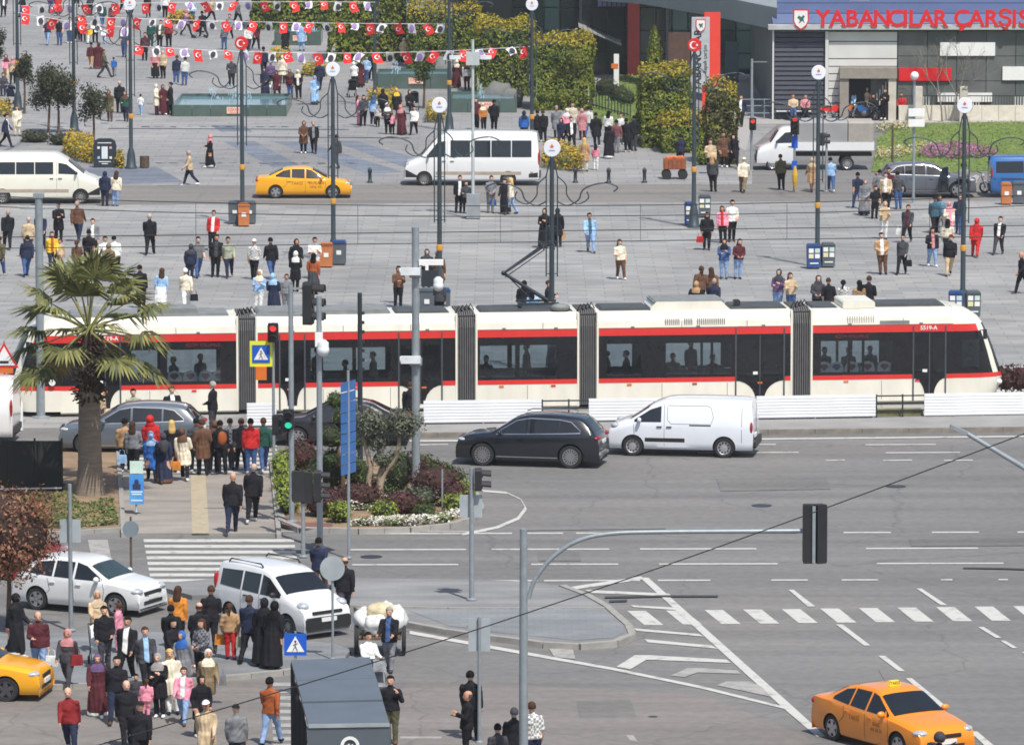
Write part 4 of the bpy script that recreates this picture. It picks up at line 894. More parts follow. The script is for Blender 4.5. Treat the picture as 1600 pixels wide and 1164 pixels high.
b = MB(); b.ball((TX(878), .5, 3.5), (.35, .25, .14)); b.build("roof_antenna", T_F, m3, smooth=50)
# wheels peeping under the skirts
for px in (150, 330, 460, 650, 780, 860, 980, 1180, 1300, 1450):
    q = MB(); q.lathe([(.1, -.06), (.3, -.06), (.33, 0), (.3, .06), (.1, .06)], 18, (TX(px), .5, .33), axis='y'); q.build("wheel", DARK, tram)
# rails
for off in (.53, 1.97, 4.2, 5.64):
    p = TA + Vector((-TD.y, TD.x, 0)) * off - TD * 20; b = MB(); q = p + TD * 90
    b.bar((p.x, p.y, .03), (q.x, q.y, .03), .07, .03); b.build("rail", mat("rail_steel", (.30, .29, .28), .35, .8), track)
# ---------------------------------------------------------------- overhead wires
YT = (TA + Vector((-TD.y, TD.x, 0)) * 1.25)
def wire(name, pts, r, label, group="tram overhead wires"):
    b = MB(); b.tube(pts, r, 5); return tag(b.build(name, BLACK), label, "wire", group)
def trk(px, off):                                     # ground point of a track centre line at column px
    A = TA + Vector((-TD.y, TD.x, 0)) * off; return A + TD * along(A, TD, px)
for off, lab in ((1.25, "over the tram"), (4.9, "over the empty far track")):
    pts = [trk(px, off) + Vector((0, 0, 5.68)) for px in (-150, 400, 800, 1250, 1750)]
    wire("contact_wire", pts, .016, "thin straight black contact wire strung " + lab)
    pts = [trk(px, off) + Vector((0, 0, 6.55 + .55 * ((px - 1000) / 1000) ** 2)) for px in range(-150, 1800, 130)]
    ms = wire("messenger_wire", pts, .016, "sagging black carrier wire strung " + lab)
    for px in (60, 308, 560, 782, 1000, 1228, 1450):
        g = trk(px, off); b = MB(); b.tube([g + Vector((0, 0, 5.68)), g + Vector((0, 0, 6.55 + .55 * ((px - 1000) / 1000) ** 2))], .007, 4); b.build("dropper", BLACK, ms)
# ---------------------------------------------------------------- white barrier panels beside the track
BW = mat("barrier_white", lin(232, 234, 236), .45, var=.04, scale=1.5)
def barrier(px0, py0, px1, py1, h, label):
    A, B = G(px0, py0), G(px1, py1); d = B - A; L = d.length; ang = math.atan2(d.y, d.x)
    t = thing("barrier_panel", label, "barrier", A, ang, "white barriers beside the tram track")
    n = 7
    for i in range(n):
        b = MB(); z0 = .05 + (h - .05) * i / n; z1 = .05 + (h - .05) * (i + 1) / n
        b.prism([(0, z0), (-.02, z0 + .02), (-.02, z1 - .02), (0, z1)], 0, L, 'x'); b.build("corrugated_slat", BW, t)
    b = MB()
    for i in range(int(L / 2) + 2): b.box((min(L - .03, .03 + i * 2), .05, h / 2), (.05, .06, h))
    b.box((L / 2, .03, h + .012), (L, .09, .024)); b.build("frame", BW, t)
    return t
barrier(662, 663.5, 846, 661, .78, "white corrugated barrier behind the black car, beside the tram track")
barrier(920, 660, 1180, 656.3, .78, "white corrugated barrier right behind the white van")
barrier(1182, 656, 1368, 653, .78, "white corrugated barrier between white van and dark gap in the fencing")
barrier(1444, 652, 1660, 648.5, .78, "white corrugated barrier below the tram's front cab at the frame edge")
barrier(1430, 619, 1700, 614.5, .95, "white corrugated barrier behind the tram nose, on the far side of the track")
def rail_gap(px0, py0, px1, py1, label):
    A, B = G(px0, py0), G(px1, py1); d = B - A; L = d.length
    t = thing("guard_railing", label, "railing", A, math.atan2(d.y, d.x))
    for i in range(3): b = MB(); b.tube([(0, .02, .25 + i * .25), (L, .02, .25 + i * .25)], .025, 6); b.build("rail", DARK, t)
    for i in range(int(L / .9) + 1): b = MB(); b.box((i * .9 + .03, .02, .4), (.05, .05, .8)); b.build("post", DARK, t)
    b = MB(); b.box((L / 2, .5, .12), (L, .6, .2)); b.build("weedy_bed", mat("weedy_ground", lin(116, 112, 80), .95, var=.35, scale=3), t)
rail_gap(846, 661, 920, 660, "low dark railing in the fence gap behind the black car")
rail_gap(1368, 653, 1444, 652, "low dark railing in the fence gap below the tram's front door")
barrier(386, 668, 432, 667.5, .8, "short white barrier panel by the crossing beside the dark saloon")
# ================================================================ road vehicles
def catmull(P, k=4):
    if k <= 1: return [tuple(p) for p in P]
    out = []
    for i in range(len(P) - 1):
        p0, p1, p2, p3 = P[max(i - 1, 0)], P[i], P[i + 1], P[min(i + 2, len(P) - 1)]
        for j in range(k):
            t = j / k
            out.append(tuple(.5 * ((2 * p1[a]) + (-p0[a] + p2[a]) * t + (2 * p0[a] - 5 * p1[a] + 4 * p2[a] - p3[a]) * t * t + (-p0[a] + 3 * p1[a] - 3 * p2[a] + p3[a]) * t ** 3) for a in range(2)))
    return out + [tuple(P[-1])]
def pl(P, x):                                       # piecewise linear y(x)
    if x <= P[0][0]: return P[0][1]
    for a, b in zip(P, P[1:]):
        if x <= b[0]: return a[1] + (b[1] - a[1]) * (x - a[0]) / max(1e-6, b[0] - a[0])
    return P[-1][1]
CG = mat("car_glass", (.012, .015, .018), .05, var=.2, spec=.8)
CGT = mat("car_glass_teal", (.03, .05, .052), .05, var=.3, spec=.8)
LENS = mat("headlamp_lens", (.55, .57, .6), .08, .3, var=.3, scale=14)
TAIL = mat("tail_lamp", (.35, .012, .014), .12, var=.25, scale=12)
PLATE = mat("number_plate", (.75, .75, .73), .5, var=.05)
def car_paint(n, rgb): return mat("paint_" + n, rgb, .28, var=.03, coat=.8, scale=2)
_rims = {}
def wheel_meshes(R, wid, style, rimcol):
    key = (round(R, 3), wid, style, rimcol.name)
    if key in _rims: return _rims[key]
    t = MB(); h = wid / 2
    t.lathe([(R * .66, h * .9), (R * .66, -h * .9), (R * .9, -h), (R * .985, -h * .8), (R, -h * .4), (R, h * .4), (R * .985, h * .8), (R * .9, h), (R * .66, h * .9)], 26, axis='y', cap=False)
    r = MB(); r.lathe([(R * .05, -h * .55), (R * .6, -h * .45), (R * .67, -h * .92), (R * .67, h * .5), (.02, h * .5)], 26, axis='y', m=1, cap=False)
    if style == 'steel':
        r.lathe([(.02, -h * .8), (R * .2, -h * .8), (R * .42, -h * .62), (R * .62, -h * .8), (R * .66, -h * .9), (R * .66, -h * .5), (.02, -h * .5)], 22, axis='y')
        for i in range(10):
            a = 2 * math.pi * i / 10; r.box((R * .48 * math.cos(a), -h * .74, R * .48 * math.sin(a)), (.05, .03, .05), m=1)
    else:
        n = int(style)
        for i in range(n):
            a = 2 * math.pi * i / n; w_ = R * (1.9 / n)
            p = [(R * .1, -w_ * .5), (R * .64, -w_ * .42), (R * .64, w_ * .42), (R * .1, w_ * .5)]
            vs = []
            for y in (-h * .9, -h * .62): vs += [(x * math.cos(a) - z * math.sin(a), y, x * math.sin(a) + z * math.cos(a)) for x, z in p]
            r.add(vs, [(0, 1, 2, 3), (4, 7, 6, 5), (0, 4, 5, 1), (1, 5, 6, 2), (2, 6, 7, 3), (3, 7, 4, 0)])
        r.lathe([(.02, -h * .98), (R * .16, -h * .95), (R * .16, -h * .5), (.02, -h * .5)], 14, axis='y')
        r.lathe([(R * .62, -h * .96), (R * .68, -h * .96), (R * .68, -h * .7), (R * .62, -h * .7), (R * .62, -h * .96)], 26, axis='y', cap=False)
    _rims[key] = (t.mesh("tyre", RUBBER, 40), r.mesh("rim", [rimcol, BLACK], 40))
    return _rims[key]
def vehicle(name, label, px, py, head, S, group=None):
    """S: profile (x, z rear to front), belt, wheels, windows ...; head = compass angle of the nose, degrees from +x"""
    p = G(px, py); root = thing(name, label, S.get('cat', 'car'), p, rad(head), group)
    L, W = S['L'], S['W']; prof = catmull(S['prof'], S.get('sm', 4)); belt = S['belt']; zc = S.get('zc', .2)
    inset = S.get('inset', .2); rz = max(z for x, z in prof); pe = S.get('plan', (.10, 5))
    def wx(x): return W / 2 * (1 - pe[0] * min(1, abs(2 * x / L)) ** pe[1])
    def sect(x, zt):
        w_ = wx(x); zb = min(pl(belt, x), zt - .05); hb = max(.02, zt - zb)
        fr = min(1, hb / max(.1, rz - pl(belt, x))); wr = w_ * .985 - .035 - inset * fr
        zl = min(zc, zt - .12)
        return [(0, zl), (w_ * .9, zl), (w_ * .965, zl + .07), (w_ * .99, min(zl + .22, zb - .03)), (w_, (zl + zb) * .55), (w_ * .997, zb - .1), (w_ * .982, zb), (wr, zt - min(.09, hb * .45)), (wr - .035, zt - min(.045, hb * .25)), (wr * .88, zt - min(.014, hb * .1)), (wr * .45, zt + .006), (0, zt + .010)], wr
    b = MB(); vs = []; M_ = 22
    for x, z in prof:
        s, _ = sect(x, z); ring = [(x, y, zz) for y, zz in s] + [(x, -y, zz) for y, zz in s[-2:0:-1]]
        vs += ring
    M_ = len(ring); n = len(prof)
    fs = [(i * M_ + j, i * M_ + (j + 1) % M_, (i + 1) * M_ + (j + 1) % M_, (i + 1) * M_ + j) for i in range(n - 1) for j in range(M_)]
    fs += [tuple(range(M_)), tuple(range((n - 1) * M_, n * M_))]
    b.add(vs, fs)
    me = b.mesh("body", [S['paint'], BLACK])
    R = S['R']; body = obj("body", me)
    cut = MB(); tr = W / 2 - .02
    for x in S['wheels']:
        for sd in (-1, 1): cut.lathe([(0, -.3), (R * 1.14, -.3), (R * 1.14, .3), (0, .3)], 24, (x, sd * (W / 2 - .02), R * 1.02), axis='y', m=1)
    cm = obj("cutter", cut.mesh("cutter", [S['paint'], BLACK]))
    md = body.modifiers.new("b", 'BOOLEAN'); md.operation = 'DIFFERENCE'; md.object = cm; md.solver = 'EXACT'
    for tr_ in range(6):
        nm = evalmesh(body, cm)
        xs = [v.co.x for v in nm.vertices] or [0]
        if max(xs) - min(xs) > L * .5 and len(nm.polygons) > len(me.polygons) * .7 and max(v.co.z for v in nm.vertices) > rz - .05: break
        cm.location = (.004 * (tr_ + 1), .003 * (tr_ + 1), .005 * (tr_ + 1))
        if tr_ >= 3: md.solver = 'FAST'
    else: nm = me.copy()
    _TMP.collection.objects.unlink(body); COL.objects.link(body); body.parent = root; body.modifiers.clear(); bpy.data.objects.remove(cm); body.data = nm; nm.name = "body"; shade(nm, S.get('ang', 32))
    def zt(x):
        # highest profile z at x
        best = 0
        for a, c in zip(prof, prof[1:]):
            if min(a[0], c[0]) - 1e-6 <= x <= max(a[0], c[0]) + 1e-6: best = max(best, a[1] + (c[1] - a[1]) * (0 if abs(c[0] - a[0]) < 1e-6 else (x - a[0]) / (c[0] - a[0])))
        return best or prof[0][1]
    def sy(x, z):
        s, _ = sect(x, zt(x)); s = s[2:9]
        for a, c in zip(s, s[1:]):
            if a[1] <= z <= c[1]: return a[0] + (c[0] - a[0]) * (z - a[1]) / max(1e-6, c[1] - a[1])
        return s[-1][0] if z > s[-1][1] else s[0][0]
    def side_strip(lo, hi, off, nm_, m, sides=(-1, 1), par=body, sub=5):
        xs = sorted({round(x, 4) for x, _ in lo} | {round(x, 4) for x, _ in hi}); ex = []
        for a, c in zip(xs, xs[1:]): ex += [a + (c - a) * i / sub for i in range(sub)]
        ex.append(xs[-1]); res = None
        for sd in sides:
            q = MB(); vs = []
            for x in ex:
                z0, z1 = pl(lo, x), pl(hi, x)
                for zz in (z0, (z0 + z1) / 2, z1): vs.append((x, sd * (sy(x, zz) + off), zz))
            q.add(vs, [(i * 3 + j, i * 3 + j + 1, (i + 1) * 3 + j + 1, (i + 1) * 3 + j) for i in range(len(ex) - 1) for j in (0, 1)])
            res = obj(nm_, q.mesh(nm_, m, 60), par)
        return res
    for wdw in S.get('side', []): side_strip(wdw[0], wdw[1], .008, wdw[3] if len(wdw) > 3 else "side_window", wdw[2] if len(wdw) > 2 else CG)
    def line(pts, wd=.012, sides=(-1, 1), m=BLACK, nm_="door_gap", par=body):
        for sd in sides:
            q = MB(); d = []
            for a, c in zip(pts, pts[1:]):
                k = 6
                for i in range(k + (1 if c is pts[-1] else 0)):
                    x = a[0] + (c[0] - a[0]) * i / k; z = a[1] + (c[1] - a[1]) * i / k; d.append((x, z))
            vs = []
            for i, (x, z) in enumerate(d):
                a, c = d[max(0, i - 1)], d[min(len(d) - 1, i + 1)]; tx, tz = c[0] - a[0], c[1] - a[1]; ln = math.hypot(tx, tz) or 1
                nx, nz = -tz / ln * wd / 2, tx / ln * wd / 2
                for g in (-1, 1): vs.append((x + g * nx, sd * (sy(x + g * nx, z + g * nz) + .004), z + g * nz))
            q.add(vs, [(i * 2, i * 2 + 1, i * 2 + 3, i * 2 + 2) for i in range(len(d) - 1)]); obj(nm_, q.mesh(nm_, m), par)
    for g in S.get('gaps', []): line(g)
    for g in S.get('trim', []): line(g[0], g[1], m=g[2], nm_="trim_strip")
    def top_patch(xa, xb, nm_, m, k=.97, low=None):
        pts = [q for q in prof if min(xa, xb) - 1e-6 <= q[0] <= max(xa, xb) + 1e-6]
        ends = [(xa, zt(xa)), (xb, zt(xb))]; pts = sorted(set(pts + ends), key=lambda q: q[0])
        q = MB(); vs = []; J = 8
        for i, (x, z) in enumerate(pts):
            a, c = pts[max(0, i - 1)], pts[min(len(pts) - 1, i + 1)]; tx, tz = c[0] - a[0], c[1] - a[1]; ln = math.hypot(tx, tz) or 1; nx, nz = -tz / ln, tx / ln
            s, wr = sect(x, z)
            sp = s[7:][::-1]                       # from centre to edge
            for j in range(-J, J + 1):
                y = wr * k * j / J; ay = abs(y); zz = z
                for u, v in zip(sp, sp[1:]):
                    if u[0] <= ay <= v[0]: zz = u[1] + (v[1] - u[1]) * (ay - u[0]) / max(1e-6, v[0] - u[0]); break
                vs.append((x + nx * .014, y, zz + nz * .014))
        C = 2 * J + 1
        q.add(vs, [(i * C + j, i * C + j + 1, (i + 1) * C + j + 1, (i + 1) * C + j) for i in range(len(pts) - 1) for j in range(C - 1)])
        return obj(nm_, q.mesh(nm_, m, 60), body)
    if 'ws' in S: wso = top_patch(S['ws'][0], S['ws'][1], "windshield", S.get('wsm', CG), S.get('wsk', .93))
    if 'rw' in S: top_patch(S['rw'][0], S['rw'][1], "rear_window", CG, .93)
    for w_ in S.get('hood', []): 
        a = top_patch(w_ - .006, w_ + .006, "panel_gap", BLACK, .95)
    # lamps, plates, grille, mirrors, handles
    def lamp(nm_, spec, m):
        x, y, z, rx, ry, rzz = spec
        for sd in (-1, 1):
            q = MB(); q.ball((x, sd * y, z), (rx, ry, rzz), 14, 9); q.build(nm_, m, body, smooth=70)
    for sp in S.get('head', []): lamp("headlight", sp, LENS)
    for sp in S.get('tail', []): lamp("taillight", sp, TAIL)
    for sp in S.get('boxes', []):
        q = MB(); c, d, m = sp[1], sp[2], sp[3]
        ch = min(d) * .3
        q.prism([(c[1] - d[1] / 2 + ch, c[2] - d[2] / 2), (c[1] + d[1] / 2 - ch, c[2] - d[2] / 2), (c[1] + d[1] / 2, c[2] - d[2] / 2 + ch), (c[1] + d[1] / 2, c[2] + d[2] / 2 - ch), (c[1] + d[1] / 2 - ch, c[2] + d[2] / 2), (c[1] - d[1] / 2 + ch, c[2] + d[2] / 2), (c[1] - d[1] / 2, c[2] + d[2] / 2 - ch), (c[1] - d[1] / 2, c[2] - d[2] / 2 + ch)], c[0] - d[0] / 2, c[0] + d[0] / 2, 'x')
        q.build(sp[0], m, body)
    mx, mz = S['mirror']; mc = S.get('mcol', S['paint'])
    for sd in (-1, 1):
        y0 = sy(mx, mz); q = MB(); q.ball((mx, sd * (y0 + .13), mz + .04), (.07, .11, .08), 12, 8); q.bar((mx, sd * (y0 - .02), mz), (mx, sd * (y0 + .08), mz + .02), .04); q.build("mirror", mc, body, smooth=60)
    for hx, hz in S.get('handles', []):
        for sd in (-1, 1): q = MB(); q.box((hx, sd * (sy(hx, hz) + .018), hz), (.17, .03, .03)); q.build("door_handle", S.get('hm', S['paint']), body)
    tm, rm = wheel_meshes(R, S.get('ww', .2), S.get('style', '5'), S.get('rim', SILV))
    for x in S['wheels']:
        for sd in (-1, 1):
            wl = bpy.data.objects.new("wheel", None); COL.objects.link(wl); wl.parent = root; wl.location = (x, sd * (wx(x) - S.get('ww', .2) / 2 - .025), R); wl.rotation_euler = (0, random.uniform(0, 6), 0 if sd < 0 else math.pi); wl.empty_display_size = .1
            obj("tyre", tm, wl); obj("rim", rm, wl)
    root["_"] = 0; del root["_"]
    return root, body, sy
def std(kind, paint, **kw):
    if kind == 'hatch':
        S = dict(L=4.0, W=1.70, prof=[(-1.98, .32), (-2.0, .6), (-1.96, .86), (-1.86, 1.0), (-1.62, 1.30), (-1.3, 1.44), (-.7, 1.48), (-.1, 1.46), (.35, 1.36), (1.0, 1.0), (1.3, .93), (1.7, .84), (1.9, .72), (1.98, .5), (1.97, .3)],
                 belt=[(-2, .97), (-1, .95), (.9, .88), (1.2, .85), (2, .72)], wheels=(1.25, -1.22), R=.31, inset=.2, zc=.2,
                 side=[([(-1.42, 1.02), (-.72, .97)], [(-1.42, 1.12), (-1.2, 1.33), (-.72, 1.38)]), ([(-.66, .97), (-.08, .95)], [(-.66, 1.385), (-.08, 1.38)]), ([(-.01, .95), (.82, .93)], [(-.01, 1.38), (.3, 1.30), (.82, .98)])],
                 ws=(.42, 1.0), rw=(-1.85, -1.5), gaps=[[(-.04, .3), (-.04, .93)], [(.86, .34), (.92, .7), (.86, .9)], [(-.86, .92), (-.78, .6), (-.9, .5)]], hood=[],
                 head=[(1.80, .62, .70, .2, .2, .09)], tail=[(-1.93, .66, .86, .1, .14, .13)], mirror=(.72, .95), handles=[(-.7, .82), (.12, .80)],
                 boxes=[("grille", (1.955, 0, .62), (.08, .9, .09), BLACK), ("lower_grille", (1.955, 0, .37), (.06, 1.0, .10), BLACK), ("number_plate", (2.0, 0, .51), (.03, .5, .11), PLATE), ("number_plate", (-2.0, 0, .6), (.03, .5, .11), PLATE)])
    elif kind == 'sedan':
        S = dict(L=4.5, W=1.76, prof=[(-2.22, .32), (-2.25, .6), (-2.22, .9), (-2.1, 1.02), (-1.7, 1.06), (-1.05, 1.36), (-.6, 1.45), (-.1, 1.47), (.35, 1.40), (1.1, .99), (1.5, .92), (2.0, .82), (2.18, .70), (2.24, .5), (2.22, .3)],
                 belt=[(-2.2, .98), (-1, .97), (1.0, .88), (1.4, .84), (2.25, .68)], wheels=(1.38, -1.32), R=.315, inset=.22, zc=.19,
                 side=[([(-1.32, 1.04), (-.62, .99)], [(-1.32, 1.10), (-.95, 1.31), (-.62, 1.37)]), ([(-.56, .99), (.05, .96)], [(-.56, 1.38), (.05, 1.385)]), ([(.12, .96), (.96, .93)], [(.12, 1.385), (.36, 1.33), (.96, .97)])],
                 ws=(.42, 1.1), rw=(-1.62, -.98), gaps=[[(.08, .28), (.08, .94)], [(1.0, .34), (1.04, .7), (.98, .9)], [(-.8, .95), (-.78, .7), (-.98, .52)]],
                 head=[(2.02, .66, .70, .2, .18, .085)], tail=[(-2.18, .66, .86, .1, .18, .1)], mirror=(.84, .95), handles=[(-.66, .84), (.28, .82)],
                 boxes=[("grille", (2.20, 0, .60), (.08, .8, .1), BLACK), ("lower_grille", (2.205, 0, .36), (.06, 1.0, .10), BLACK), ("number_plate", (2.25, 0, .47), (.03, .5, .11), PLATE), ("number_plate", (-2.26, 0, .7), (.03, .5, .11), PLATE)])
    elif kind == 'suv':
        S = dict(L=4.7, W=1.9, prof=[(-2.32, .42), (-2.35, .7), (-2.3, 1.0), (-2.18, 1.12), (-1.85, 1.48), (-1.5, 1.60), (-.7, 1.65), (-.1, 1.63), (.4, 1.54), (1.12, 1.13), (1.5, 1.06), (2.0, .98), (2.25, .85), (2.34, .6), (2.32, .38)],
                 belt=[(-2.3, 1.1), (-1.2, 1.08), (1.0, 1.0), (1.4, .97), (2.3, .8)], wheels=(1.45, -1.42), R=.375, inset=.22, zc=.24, ww=.24,
                 side=[([(-1.72, 1.16), (-1.08, 1.13)], [(-1.72, 1.22), (-1.4, 1.46), (-1.08, 1.51)]), ([(-1.02, 1.13), (-.08, 1.09)], [(-1.02, 1.515), (-.08, 1.54)]), ([(-.01, 1.09), (.98, 1.06)], [(-.01, 1.54), (.36, 1.46), (.98, 1.10)])],
                 ws=(.46, 1.12), rw=(-2.16, -1.8), gaps=[[(-.05, .34), (-.05, 1.06)], [(1.0, .4), (1.04, .8), (1.0, 1.02)], [(-1.0, 1.08), (-.95, .8), (-1.12, .66)]],
                 head=[(2.1, .72, .84, .2, .18, .07)], tail=[(-2.25, .68, .98, .13, .24, .07)], mirror=(.86, 1.08), handles=[(-.72, .95), (.2, .93)],
                 trim=[([(-1.74, 1.145), (-1.08, 1.115), (1.0, 1.05)], .025, CHROME), ([(-1.74, 1.2), (-1.42, 1.47), (-1.05, 1.535), (-.1, 1.56), (.36, 1.48), (.98, 1.11)], .022, CHROME), ([(-1.0, .33), (1.0, .33)], .03, CHROME)],
                 boxes=[("grille", (2.30, 0, .78), (.08, .9, .16), BLACK), ("lower_grille", (2.32, 0, .45), (.06, 1.2, .14), BLACK), ("rear_bumper_trim", (-2.33, 0, .42), (.10, 1.3, .08), CHROME), ("number_plate", (-2.35, 0, .82), (.03, .5, .11), PLATE), ("number_plate", (2.36, 0, .55), (.03, .5, .11), PLATE)])
    S = dict(S); S['paint'] = paint; S.update(kw); return S
P_W = car_paint("white", (.74, .75, .75)); P_Y = car_paint("taxi_yellow", lin(240, 170, 18)); P_Y2 = car_paint("taxi_orange", lin(242, 142, 22))
P_K = car_paint("black", (.010, .013, .019)); P_N = car_paint("charcoal", (.022, .022, .026)); P_G = car_paint("grey", lin(92, 102, 112)); P_S = car_paint("silver", lin(88, 94, 104))
P_B = car_paint("blue", lin(40, 98, 160)); P_C = car_paint("cream", lin(228, 226, 210)); P_R = car_paint("dark_red", (.30, .02, .025)); P_V = car_paint("van_white", lin(222, 226, 232))
vehicle("hatchback_car", "white five-door hatchback behind the crowd, facing right, beside the grey sign pole", 141, 951, -26, std('hatch', P_W, wsm=CGT, hm=P_W))
# compact van with roof rails
fio = dict(cat="van", L=3.95, W=1.72, paint=P_W, sm=4, prof=[(-1.94, .35), (-1.97, .7), (-1.96, 1.1), (-1.9, 1.55), (-1.8, 1.68), (-1.2, 1.73), (-.2, 1.72), (.3, 1.66), (.55, 1.55), (1.12, 1.16), (1.4, 1.06), (1.75, .92), (1.92, .76), (1.98, .5), (1.96, .3)],
    belt=[(-2, 1.0), (.9, 1.0), (1.3, .96), (2, .74)], wheels=(1.28, -1.23), R=.31, inset=.13, zc=.2,
    side=[([(-1.7, 1.08), (-.75, 1.05)], [(-1.7, 1.5), (-.75, 1.55)]), ([(-.68, 1.05), (.05, 1.03)], [(-.68, 1.55), (.05, 1.55)]), ([(.12, 1.03), (.98, 1.02)], [(.12, 1.55), (.42, 1.48), (.98, 1.12)])],
    ws=(.56, 1.14), gaps=[[(.08, .3), (.08, 1.02)], [(1.0, .4), (1.02, .9)], [(-.72, .3), (-.72, 1.04)]], head=[(1.70, .63, .86, .20, .17, .13)], tail=[(-1.93, .74, 1.15, .06, .08, .25)],
    mirror=(.82, 1.06), mcol=BLACK, handles=[(-.5, .92), (.25, .9)], hm=BLACK, style='steel', rim=MIDG,
    boxes=[("front_bumper", (1.93, 0, .42), (.2, 1.5, .34), BLACK), ("grille", (1.93, 0, .70), (.10, 1.0, .08), BLACK), ("number_plate", (2.04, 0, .52), (.03, .5, .11), PLATE), ("rear_bumper", (-1.97, 0, .42), (.14, 1.5, .25), BLACK), ("number_plate", (-1.98, 0, .9), (.03, .5, .11), PLATE)])
r_, bd, sy_ = vehicle("compact_van", "white compact van with black bumper and roof rails, parked by the black-robed women", 441, 981, -50, fio)
for sd in (-1, 1):
    q = MB(); q.tube([(-1.5, sd * .62, 1.70), (-1.4, sd * .62, 1.79), (-.1, sd * .62, 1.79), (0, sd * .62, 1.71)], .022, 6); q.build("roof_rail", BLACK, bd)
def taxi_sign(body, x, z, ry=0):
    q = MB(); q.prism([(-.16, 0), (.16, 0), (.13, .13), (-.13, .13)], x - .06, x + .06, 'x'); q2 = q.build("taxi_sign", mat("taxi_sign_yellow", lin(240, 214, 60), .4), body, loc=(0, 0, z))
    lettering("TAKSİ", .1, BLACK, q2, (x + .062, 0, .07), rot=(math.pi / 2, 0, math.pi / 2), ext=.002); lettering("TAKSİ", .1, BLACK, q2, (x - .062, 0, .07), rot=(math.pi / 2, 0, -math.pi / 2), ext=.002)
def door_letters(body, sy, items, m):
    for t, x, z, s in items:
        for sd in (-1, 1): lettering(t, s, m, body, (x, sd * (sy(x, z) + .005), z), rot=(math.pi / 2, 0, 0 if sd < 0 else math.pi), ext=.001)
TXD = mat("taxi_lettering", lin(150, 84, 14), .6)
_, bd, sy_ = vehicle("taxi_car", "orange taxi with roof sign driving toward the viewer on the open junction", 1394, 1165, -58, std('sedan', P_Y2, L=4.4, wsm=CG))
taxi_sign(bd, .05, 1.475); door_letters(bd, sy_, [("TAKSİ", -.35, .72, .16), ("0362", .55, .70, .14), ("435 55 55", .55, .56, .12)], TXD)
q = MB(); q.tube([(-.75, .3, 1.44), (-1.0, .3, 1.66)], .008, 5); q.build("antenna", BLACK, bd)
_, bd, sy_ = vehicle("taxi_car", "yellow sedan taxi on the street beyond the square, with lettered doors", 475, 308, 1, std('sedan', P_Y, L=4.68, rim=SILV))
door_letters(bd, sy_, [("TAKSİ", -.3, .72, .2), ("DURAĞI", .6, .74, .2), ("0362 431", .6, .56, .16)], TXD)
vehicle("yellow_car", "yellow car cut by the left edge, its nose beside the burgundy-shirt man", -62, 1085, -9, std('sedan', P_Y, L=4.5, style='5', rim=mat("dark_alloy", (.12, .12, .13), .35, .7)))
_, bd, sy_ = vehicle("estate_suv", "shiny black SUV with chrome window trim following the white van", 832, 724, 168, std('suv', P_K, style='16', rim=SILV))
q = MB(); [q.tube([(-1.4, s * .66, 1.66), (-1.2, s * .66, 1.70), (.1, s * .66, 1.69), (.3, s * .66, 1.62)], .018, 6) for s in (-1,)]; q.build("roof_rail", CHROME, bd)
q = MB(); q.tube([(-1.4, .66, 1.66), (-1.2, .66, 1.70), (.1, .66, 1.69), (.3, .66, 1.62)], .018, 6); q.build("roof_rail", CHROME, bd)
for s in (-.6, .6): q = MB(); q.box((-2.34, s, .36), (.06, .2, .06)); q.build("exhaust", CHROME, bd)
ber = dict(cat="van", L=4.75, W=1.86, paint=P_V, sm=4, prof=[(-2.34, .4), (-2.37, .8), (-2.36, 1.3), (-2.3, 1.72), (-2.2, 1.82), (-1.4, 1.86), (.2, 1.85), (.7, 1.76), (1.0, 1.62), (1.62, 1.22), (1.9, 1.13), (2.2, 1.0), (2.34, .82), (2.38, .55), (2.35, .35)],
    belt=[(-2.4, 1.05), (1.3, 1.08), (1.7, 1.02), (2.4, .8)], wheels=(1.55, -1.43), R=.33, inset=.14, zc=.24, plan=(.07, 6),
    side=[([(.62, 1.13), (1.5, 1.12)], [(.62, 1.64), (.98, 1.52), (1.5, 1.19)])], ws=(1.02, 1.62),
    gaps=[[(.52, .36), (.52, 1.7)], [(1.48, .45), (1.52, 1.05)], [(.42, 1.62), (.42, 1.2), (.3, 1.08), (-1.0, 1.08), (-1.08, 1.3), (-1.0, 1.6), (-.9, 1.66), (.4, 1.66)], [(-2.0, .5), (-2.0, 1.65)]],
    head=[(2.13, .74, .98, .16, .15, .10)], tail=[(-2.31, .82, .98, .06, .09, .2)], mirror=(1.32, 1.16), mcol=P_V, handles=[(.68, .98), (.36, .98)], hm=BLACK, style='steel', rim=mat("wheel_cover", (.42, .42, .43), .4, .5),
    trim=[([(1.15, .55), (-.15, .55)], .13, BLACK), ([(-.3, 1.04), (-1.0, 1.04)], .04, BLACK)],
    boxes=[("front_bumper", (2.30, 0, .52), (.2, 1.6, .34), BLACK), ("rear_bumper", (-2.36, 0, .46), (.2, 1.7, .26), BLACK), ("number_plate", (-2.40, .35, .72), (.03, .5, .12), PLATE), ("rear_seam", (-2.375, 0, 1.15), (.01, .02, 1.1), BLACK)])
vehicle("panel_van", "white panel van without rear windows, just ahead of the black SUV", 1068, 708, 171, ber)
vehicle("saloon_car", "black saloon half hidden by the blue signs, just past the crossing", 533, 692, 178, std('sedan', P_N, L=4.75, style='7'))
vehicle("grey_suv", "grey SUV waiting at the crossing behind the standing people", 208, 706, 178, std('suv', P_G, L=4.65, style='5', rim=SILV))
